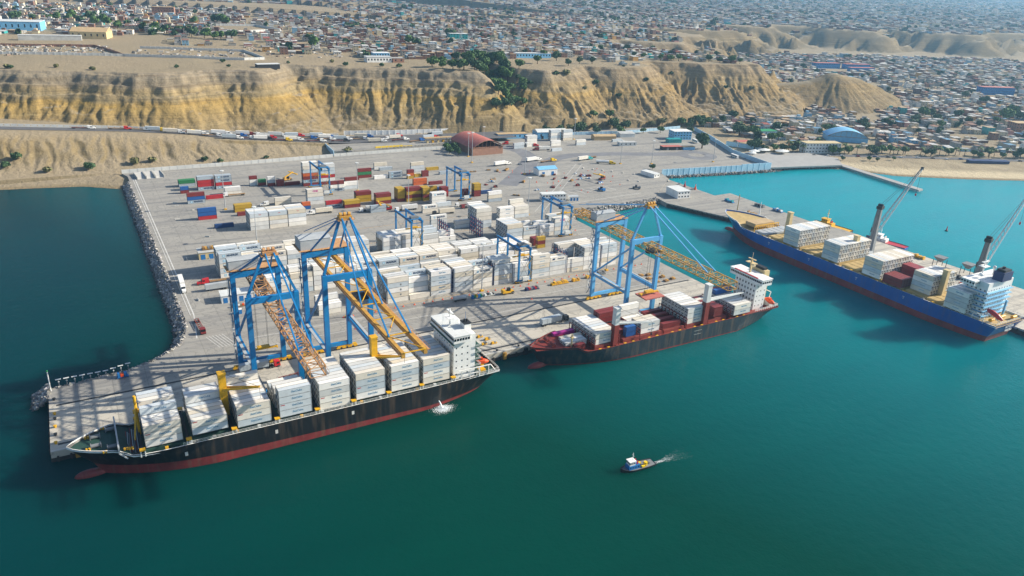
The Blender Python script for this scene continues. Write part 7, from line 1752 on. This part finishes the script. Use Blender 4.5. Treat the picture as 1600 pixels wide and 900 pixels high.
for k, (x, y, s) in enumerate([(637, 567, 7), (653, 568, 8), (669, 557, 9), (627, 560, 5)]):
    t = thing('beach_canopy', None, 'canopy', (x, y, 3.95), 0, 'white plaza canopies'); b = MB().tube((0, 0, 0), (0, 0, 3.2), .2, 8).build('post', 'grey', t)
    vs = [(math.cos(a * .5236) * s, math.sin(a * .5236) * s * .7, 3.0) for a in range(12)] + [(0, 0, 4.8)]; MB().add(vs, [(a, (a + 1) % 12, 12) for a in range(12)]).build('canopy', 'off_white', t); pool(t, 'white cone canopy', 'on the waterfront plaza')
MB_ = MB().box(0, 0, 0, 46, 7, 2.6).box(-.4, -.4, 2.6, 46.4, 7.4, 2.8); o = MB_.build('market_stall', 'navy', None, (846, 452, 3.6)); o.rotation_euler = (0, 0, R(-25)); tag(o, 'long dark blue market stall roof above the beach', 'stall')
for k in range(16):
    f = k / 15; x, y = 700 + f * 232, 540 - f * 110
    car(x + TR.uniform(-2, 2), y + TR.uniform(-1.5, 1.5), ground(x, y) + .05, R(-25), TR.choice([lin('d8d8d4'), lin('34383c'), lin('8a1f22'), lin('234a7c')]), None); o = bpy.context.scene.collection.objects[-1]
for o in list(col.objects):
    if o.name.startswith('parked_car') and o.parent is None and not o.get('label'): pool(o, 'parked car', 'along the beach road')
mb = MB(); vs = []
for k in range(40):
    f = k / 39; x, y = 676 + f * 300, 556 - f * 142; z = max(ground(x, y - 4), ground(x, y + 4), ground(x, y)) + .06
    vs += [(x - 2.2, y - 5, z), (x + 2.2, y + 5, z)]
mb.add(vs, [(2 * k, 2 * k + 2, 2 * k + 3, 2 * k + 1) for k in range(39)]); tag(mb.build('beach_road', 'asphalt'), 'grey road behind the beach', 'road', kind='structure')

# ------------------------------------------------------------------ houses
MB_DOOR = MB().box(0, 0, 0, 1.0, .08, 2.1).mesh('door', 'wood')
ME_CUBE = MB().box(0, 0, 0, 1, 1, 1).mesh('wall', 'paint_obj')
ME_ROOFC = MB().box(0, 0, 0, 1, 1, 1).mesh('roof', 'roof_obj')
WALLC = [('brick', '7c5c4c', 22), ('brick', '6e5347', 16), ('grey cement', '98968f', 28), ('cream', 'c2b698', 16), ('white', 'd4d3cc', 14), ('pale blue', '7fa6bd', 6), ('turquoise', '3f9c9c', 2), ('pink', 'b78a84', 2), ('ochre', 'b58a4a', 3)]
ROOFC = [('tin', 'b4b4b0', 26), ('white', 'cfcec8', 9), ('grey', '918f8a', 23), ('tan', 'a89274', 14), ('rusty', '84604a', 16), ('dark', '5c5a58', 9), ('blue', '5f86a0', 3), ('red', '94503f', 2)]
HR = np.random.RandomState(5)
wp = np.array([w for _, _, w in WALLC], float); wp /= wp.sum(); rp = np.array([w for _, _, w in ROOFC], float); rp /= rp.sum()
WL = np.array([lin(h)[:3] for _, h, _ in WALLC]); RL = np.array([lin(h)[:3] for _, h, _ in ROOFC])
KEEP_OUT = [(690, 535, 760, 575), (770, 555, 850, 625), (720, 630, 755, 662), (825, 638, 845, 655), (1395, 1040, 1540, 1140), (1410, 740, 1500, 795), (1090, 525, 1130, 565), (15, 1170, 75, 1240), (-80, 1100, 60, 1180), (310, 880, 370, 935),
            (540, 905, 605, 945), (555, 1150, 600, 1190), (-75, 1290, 0, 1370), (240, 1300, 325, 1425), (170, 1670, 225, 1720)]
def plots(cx, cy, rot, ru, rv, pw, pd, street):
    """rows of plots back to back with streets between, rotated by rot about (cx,cy)"""
    us = np.arange(-ru, ru, pw); vs_ = []
    v = -rv
    while v < rv: vs_ += [v, v + pd]; v += 2 * pd + street
    us = us[(np.floor(us / pw).astype(int) % 11) != 0]
    U, Vv = np.meshgrid(us, np.array(vs_)); U = U.ravel(); Vv = Vv.ravel()
    U = U + HR.uniform(-.8, .8, U.shape); Vv = Vv + HR.uniform(-1.2, 1.2, U.shape)
    c, s = math.cos(rot), math.sin(rot)
    return cx + U * c - Vv * s, cy + U * s + Vv * c
def in_view(x, y, z, m=60):
    d = np.stack([x - CAM.x, y - CAM.y, z - CAM.z], -1); zz = d @ np.array(fw)
    px_ = 800 + FPX * (d @ np.array(rt)) / np.maximum(zz, 1); py_ = 450 - FPX * (d @ np.array(up)) / np.maximum(zz, 1)
    return (zz > 50) & (px_ > -m) & (px_ < 1600 + m) & (py_ > -30) & (py_ < 900), zz
HX, HY, HZ, HW, HD, HH, HRZ, HWI, HRI, HF = [[] for _ in range(10)]
def settle(x, y, rot, pw, pd, town, dens, hmax=3):
    z = height(x, y); ok, dist = in_view(x, y, z); x, y, z, dist = x[ok], y[ok], z[ok], dist[ok]
    e = 6.0; slope = np.hypot(height(x + e, y) - height(x - e, y), height(x, y + e) - height(x, y - e)) / (2 * e)
    dc, _ = poly_dist(x, y, COAST); dp, _ = poly_dist(x, y, PLATEAU)
    if town == 'low': k = (dc > 62) & (z < 24) & (dp < -25) & ~((x < 690) & (y < 705)) & ~((y > 560 + .47 * 0) & (x < 676)) & (y > 566 - (x - 676) * .443 + 8)
    else: k = (dp > np.where(x > 1100, -60, 12)) & ((z > 60) | (x > 1100)) & ~((x < 225) & (y < 1235) & ((HR.rand(len(x)) > .3) | (y < 1085) | (x < 85))) & ~((x < 330) & (y < 960)) & ~((x < 640) & (y < 905)) & ~((x < 330) & (y < 1290) & (HR.rand(len(x)) < .3))
    k &= slope < np.where(x > 1000, .34, .16 if town != 'low' else .22)
    patch = fbm(x / 130 + 5, y / 130, 3); k &= HR.rand(len(x)) < np.where(patch < -.28, dens * .35, dens)
    for a, b_, c, d_ in KEEP_OUT: k &= ~((x > a - 8) & (x < c) & (y > b_ - 8) & (y < d_))
    ry_, _ = road_at(x); k &= ~((np.abs(y - ry_) < 20) & (x < 430))
    x, y, z, dist = x[k], y[k], z[k], dist[k]; n = len(x)
    w = pw * HR.uniform(.72, 1.02, n); d_ = pd * HR.uniform(.55, .98, n); st = HR.choice([1, 2, 3], n, p=[.64, .28, .08])
    h = st * 2.8 + HR.uniform(-.3, .8, n)
    for lst, v in ((HX, x), (HY, y), (HZ, z), (HW, w), (HD, d_), (HH, h), (HRZ, np.full(n, rot) + HR.uniform(-.06, .06, n)), (HWI, HR.choice(len(WALLC), n, p=wp)), (HRI, HR.choice(len(ROOFC), n, p=rp)), (HF, dist)): lst.append(v)
def sector(x, y, cond):
    return x[cond], y[cond]
for cx, cy, rot, ru, rv, town, cond in [
    (950, 640, R(-25), 420, 330, 'low', lambda x, y: (x < 1330)), (1600, 760, R(-18), 560, 560, 'low', lambda x, y: (x >= 1330) & (x < 2200)), (1250, 950, R(-10), 300, 300, 'low', lambda x, y: (x < 1330) & (y > 930)),
    (620, 1150, R(-9), 480, 330, 'high', lambda x, y: (y < 1420)), (200, 1500, R(-14), 500, 400, 'high', lambda x, y: (y >= 1420) & (x < 640) | (y >= 1235) & (x < 250) & (y < 1420)), (1000, 1750, R(-5), 600, 420, 'high', lambda x, y: (y >= 1420) & (x >= 640))]:
    x, y = plots(cx, cy, rot, ru, rv, 9.5, 13.5, 8); k = cond(x, y); settle(x[k], y[k], rot, 9.5, 13.5, town, .76)
for cx, cy, rot, ru, rv in [(1500, 2500, R(-12), 1900, 500), (2900, 2100, R(-20), 1300, 900), (3600, 3300, R(-8), 2600, 700)]:
    x, y = plots(cx, cy, rot, ru, rv, 15, 21, 11); k = (np.hypot(x - 1000, y - 1000) > 900) & ((y > 2000) | (x > 1650)); settle(x[k], y[k], rot, 15, 21, 'high', .8)
for cx, cy, rot, ru, rv in [(5200, 3800, R(-16), 3800, 2600)]:
    x, y = plots(cx, cy, rot, ru, rv, 34, 44, 16); k = (np.hypot(x - 2500, y - 2500) > 1900); settle(x[k], y[k], rot, 34, 44, 'high', .7)
HX, HY, HZ, HW, HD, HH, HRZ, HWI, HRI, HF = [np.concatenate(v) for v in (HX, HY, HZ, HW, HD, HH, HRZ, HWI, HRI, HF)]
app = HW * (HH + HD * .5) / HF ** 2
order_h = np.argsort(-app); single = set(order_h[:300].tolist())
print('houses', len(HX))
def where_house(x, y, z):
    if z > 55: return 'on the plateau' if x < 760 else 'on the ridge top'
    if x < 800 and y > 600: return 'below the cliff'
    if x < 860: return 'near the blue hall'
    if y > 690: return 'below the brown hill'
    return 'in the lower town' if x < 1010 else 'in the far town'
for i in single:
    x, y, z, w, d_, h, a = HX[i], HY[i], HZ[i], HW[i], HD[i], HH[i], HRZ[i]
    t = thing('house', None, 'house', (float(x), float(y), float(z) - .3), float(a), 'houses of the town')
    o = link('wall', ME_CUBE, t); o.scale = (w, d_, h + .3); o.color = (*WL[HWI[i]], 1)
    tilt = random.random() < .5
    o = link('roof', ME_ROOFC, t, (-.25, -.25, h + .3)); o.scale = (w + .5, d_ + .5, .22); o.color = (*RL[HRI[i]], 1)
    if tilt: o.rotation_euler = (R(random.uniform(1.5, 5)), 0, 0)
    if random.random() < .35:
        o = link('upper_room', ME_CUBE, t, (w * .1, d_ * .45, h + .5)); o.scale = (w * .55, d_ * .45, 2.5); o.color = (*WL[HWI[i]], 1)
        o2 = link('roof', ME_ROOFC, t, (w * .05, d_ * .42, h + 3.0)); o2.scale = (w * .65, d_ * .5, .2); o2.color = (*RL[(HRI[i] + 2) % len(ROOFC)], 1)
    b = Panes()
    for s in range(max(1, int(h // 2.7))): windows(b, 0, 0, w, 0, s * 2.8 + 1.3, 2, 1.1, 1.1, off=.03)
    b.build('window', 'glass', t)
    dd = link('door', MB_DOOR, t, (w * .42, -.06, .3)) if 'MB_DOOR' in globals() else None
    pool(t, WALLC[HWI[i]][0] + ' house with ' + ROOFC[HRI[i]][0] + ' roof', where_house(x, y, z))
# the rest of the town as one mass of walls and roofs
idx = np.array([i for i in range(len(HX)) if i not in single])
def boxes_np(x, y, z, w, d_, h, a, x0, y0, z0, ovr):
    n = len(x); c, s = np.cos(a), np.sin(a); out = np.zeros((n, 8, 3))
    for q, (fx, fy, fz) in enumerate([(0, 0, 0), (1, 0, 0), (1, 1, 0), (0, 1, 0), (0, 0, 1), (1, 0, 1), (1, 1, 1), (0, 1, 1)]):
        lx = x0 + fx * w; ly = y0 + fy * d_
        out[:, q, 0] = x + lx * c - ly * s; out[:, q, 1] = y + lx * s + ly * c; out[:, q, 2] = z + z0 + fz * h
    return out
fqs = np.array([(4, 5, 6, 7), (0, 1, 5, 4), (1, 2, 6, 5), (2, 3, 7, 6), (3, 0, 4, 7)])
x, y, z, w, d_, h, a = [v[idx] for v in (HX, HY, HZ, HW, HD, HH, HRZ)]
W1 = boxes_np(x, y, z, w, d_, h + .6, a, 0, 0, -.6, 0); R1 = boxes_np(x, y, z, w + .5, d_ + .5, .25, a, -.25, -.25, h, 0)
tl = HR.uniform(-.4, .5, len(x)); R1[:, [2, 3, 6, 7], 2] += tl[:, None]
near = HF[idx] < 1500; up_k = near & (HR.rand(len(x)) < .4)
U1 = boxes_np(x[up_k], y[up_k], z[up_k], w[up_k] * .5, d_[up_k] * .45, np.full(up_k.sum(), 2.4), a[up_k], w[up_k] * .2, d_[up_k] * .45, h[up_k] + .2, 0)
VV = np.concatenate([W1, R1, U1]).reshape(-1, 3); nB = len(W1) + len(R1) + len(U1)
FF = (fqs[None] + 8 * np.arange(nB)[:, None, None]).reshape(-1, 4)
jt_ = HR.uniform(.8, 1.15, (len(x), 1)); cW = WL[HWI[idx]] * jt_; cR = RL[HRI[idx]] * HR.uniform(.75, 1.15, (len(x), 1))
CC = np.repeat(np.concatenate([cW, cR, cW[up_k]]), 5, 0)
tag(link('town_houses', mesh_np('town_houses', VV, FF, 'attr', CC)), 'dense low houses of the town spreading to the horizon', 'houses', kind='stuff')
# far street trees among the houses, one mass
vs_, fs_ = [], []; k0 = 0; V0, F0 = leaf_crown(5, 3.2, 2.6, 60, '', leaf=1.5)
sel = HR.choice(len(HX), 4200, replace=False)
for i in sel:
    if HF[i] < 620 or fbm(np.array([HX[i] / 160]), np.array([HY[i] / 160 + 9]), 2)[0] < 0.02: continue
    s = HR.uniform(.9, 2.2) * (1.4 if HF[i] > 2000 else 1); q = HR.uniform(0, 6.28); c_, s_ = math.cos(q), math.sin(q)
    v = V0 * s; v = np.stack([v[:, 0] * c_ - v[:, 1] * s_ + HX[i] + 6, v[:, 0] * s_ + v[:, 1] * c_ - 5 + HY[i], v[:, 2] + HZ[i] + 3.6], -1); vs_.append(v); fs_.append(F0 + k0); k0 += len(V0)
tag(link('street_tree_foliage', mesh_np('street_tree_foliage', np.concatenate(vs_), np.concatenate(fs_), 'leaf_dark')), 'scattered dark treetops among the distant houses', 'trees', kind='stuff')

# scrap and rubble strewn over the walled plateau yards
sv, sf, sc = [], [], []; q0 = 0
cube = np.array([(0, 0, 0), (1, 0, 0), (1, 1, 0), (0, 1, 0), (0, 0, 1), (1, 0, 1), (1, 1, 1), (0, 1, 1)], float) - (.5, .5, 0)
for k in range(420):
    if k < 240: x, y = HR.uniform(-60, 62), HR.uniform(1000, 1100)
    elif k < 330: x, y = HR.uniform(80, 200), HR.uniform(960, 1050)
    else: x, y = HR.uniform(215, 330), HR.uniform(945, 1100)
    s_ = np.array([HR.uniform(1, 5), HR.uniform(1, 4), HR.uniform(.5, 2.2)]); a = HR.uniform(0, 3.14); v = cube * s_
    v = np.stack([v[:, 0] * math.cos(a) - v[:, 1] * math.sin(a) + x, v[:, 0] * math.sin(a) + v[:, 1] * math.cos(a) + y, v[:, 2] + 64.6 + fbm(np.array([x / 60]), np.array([y / 60]), 3)[0]], -1)
    sv.append(v); sf.append(fqs + q0); q0 += 8; g = HR.uniform(.12, .5); sc.append(np.repeat(np.array([[g, g * .97, g * .9]]) * (np.array([[1, .75, .6]]) if HR.rand() < .2 else 1), 5, 0))
tag(link('scrap_debris', mesh_np('scrap_debris', np.concatenate(sv), np.concatenate(sf), 'attr', np.concatenate(sc))), 'grey scrap and rubble strewn over the walled plateau yards', 'rubble', kind='stuff')

# ------------------------------------------------------------------ haze over the whole place
hz = bpy.data.materials.new('haze_air'); hz.use_nodes = True
hn = hz.node_tree.nodes; hn.remove(hn['Principled BSDF'])
pv = hn.new('ShaderNodeVolumePrincipled'); pv.inputs['Color'].default_value = (0.36, 0.68, 1.0, 1); pv.inputs['Density'].default_value = 0.000085; pv.inputs['Anisotropy'].default_value = 0.3
hz.node_tree.links.new(pv.outputs['Volume'], hn['Material Output'].inputs['Volume'])
MATS['haze_air'] = hz
hb_ = MB().box(-7000, -9000, -8, 15000, 13500, 190).build('haze', 'haze_air')
tag(hb_, 'thin pale blue sea haze over the whole bay', 'haze', kind='stuff')
flush_labels()
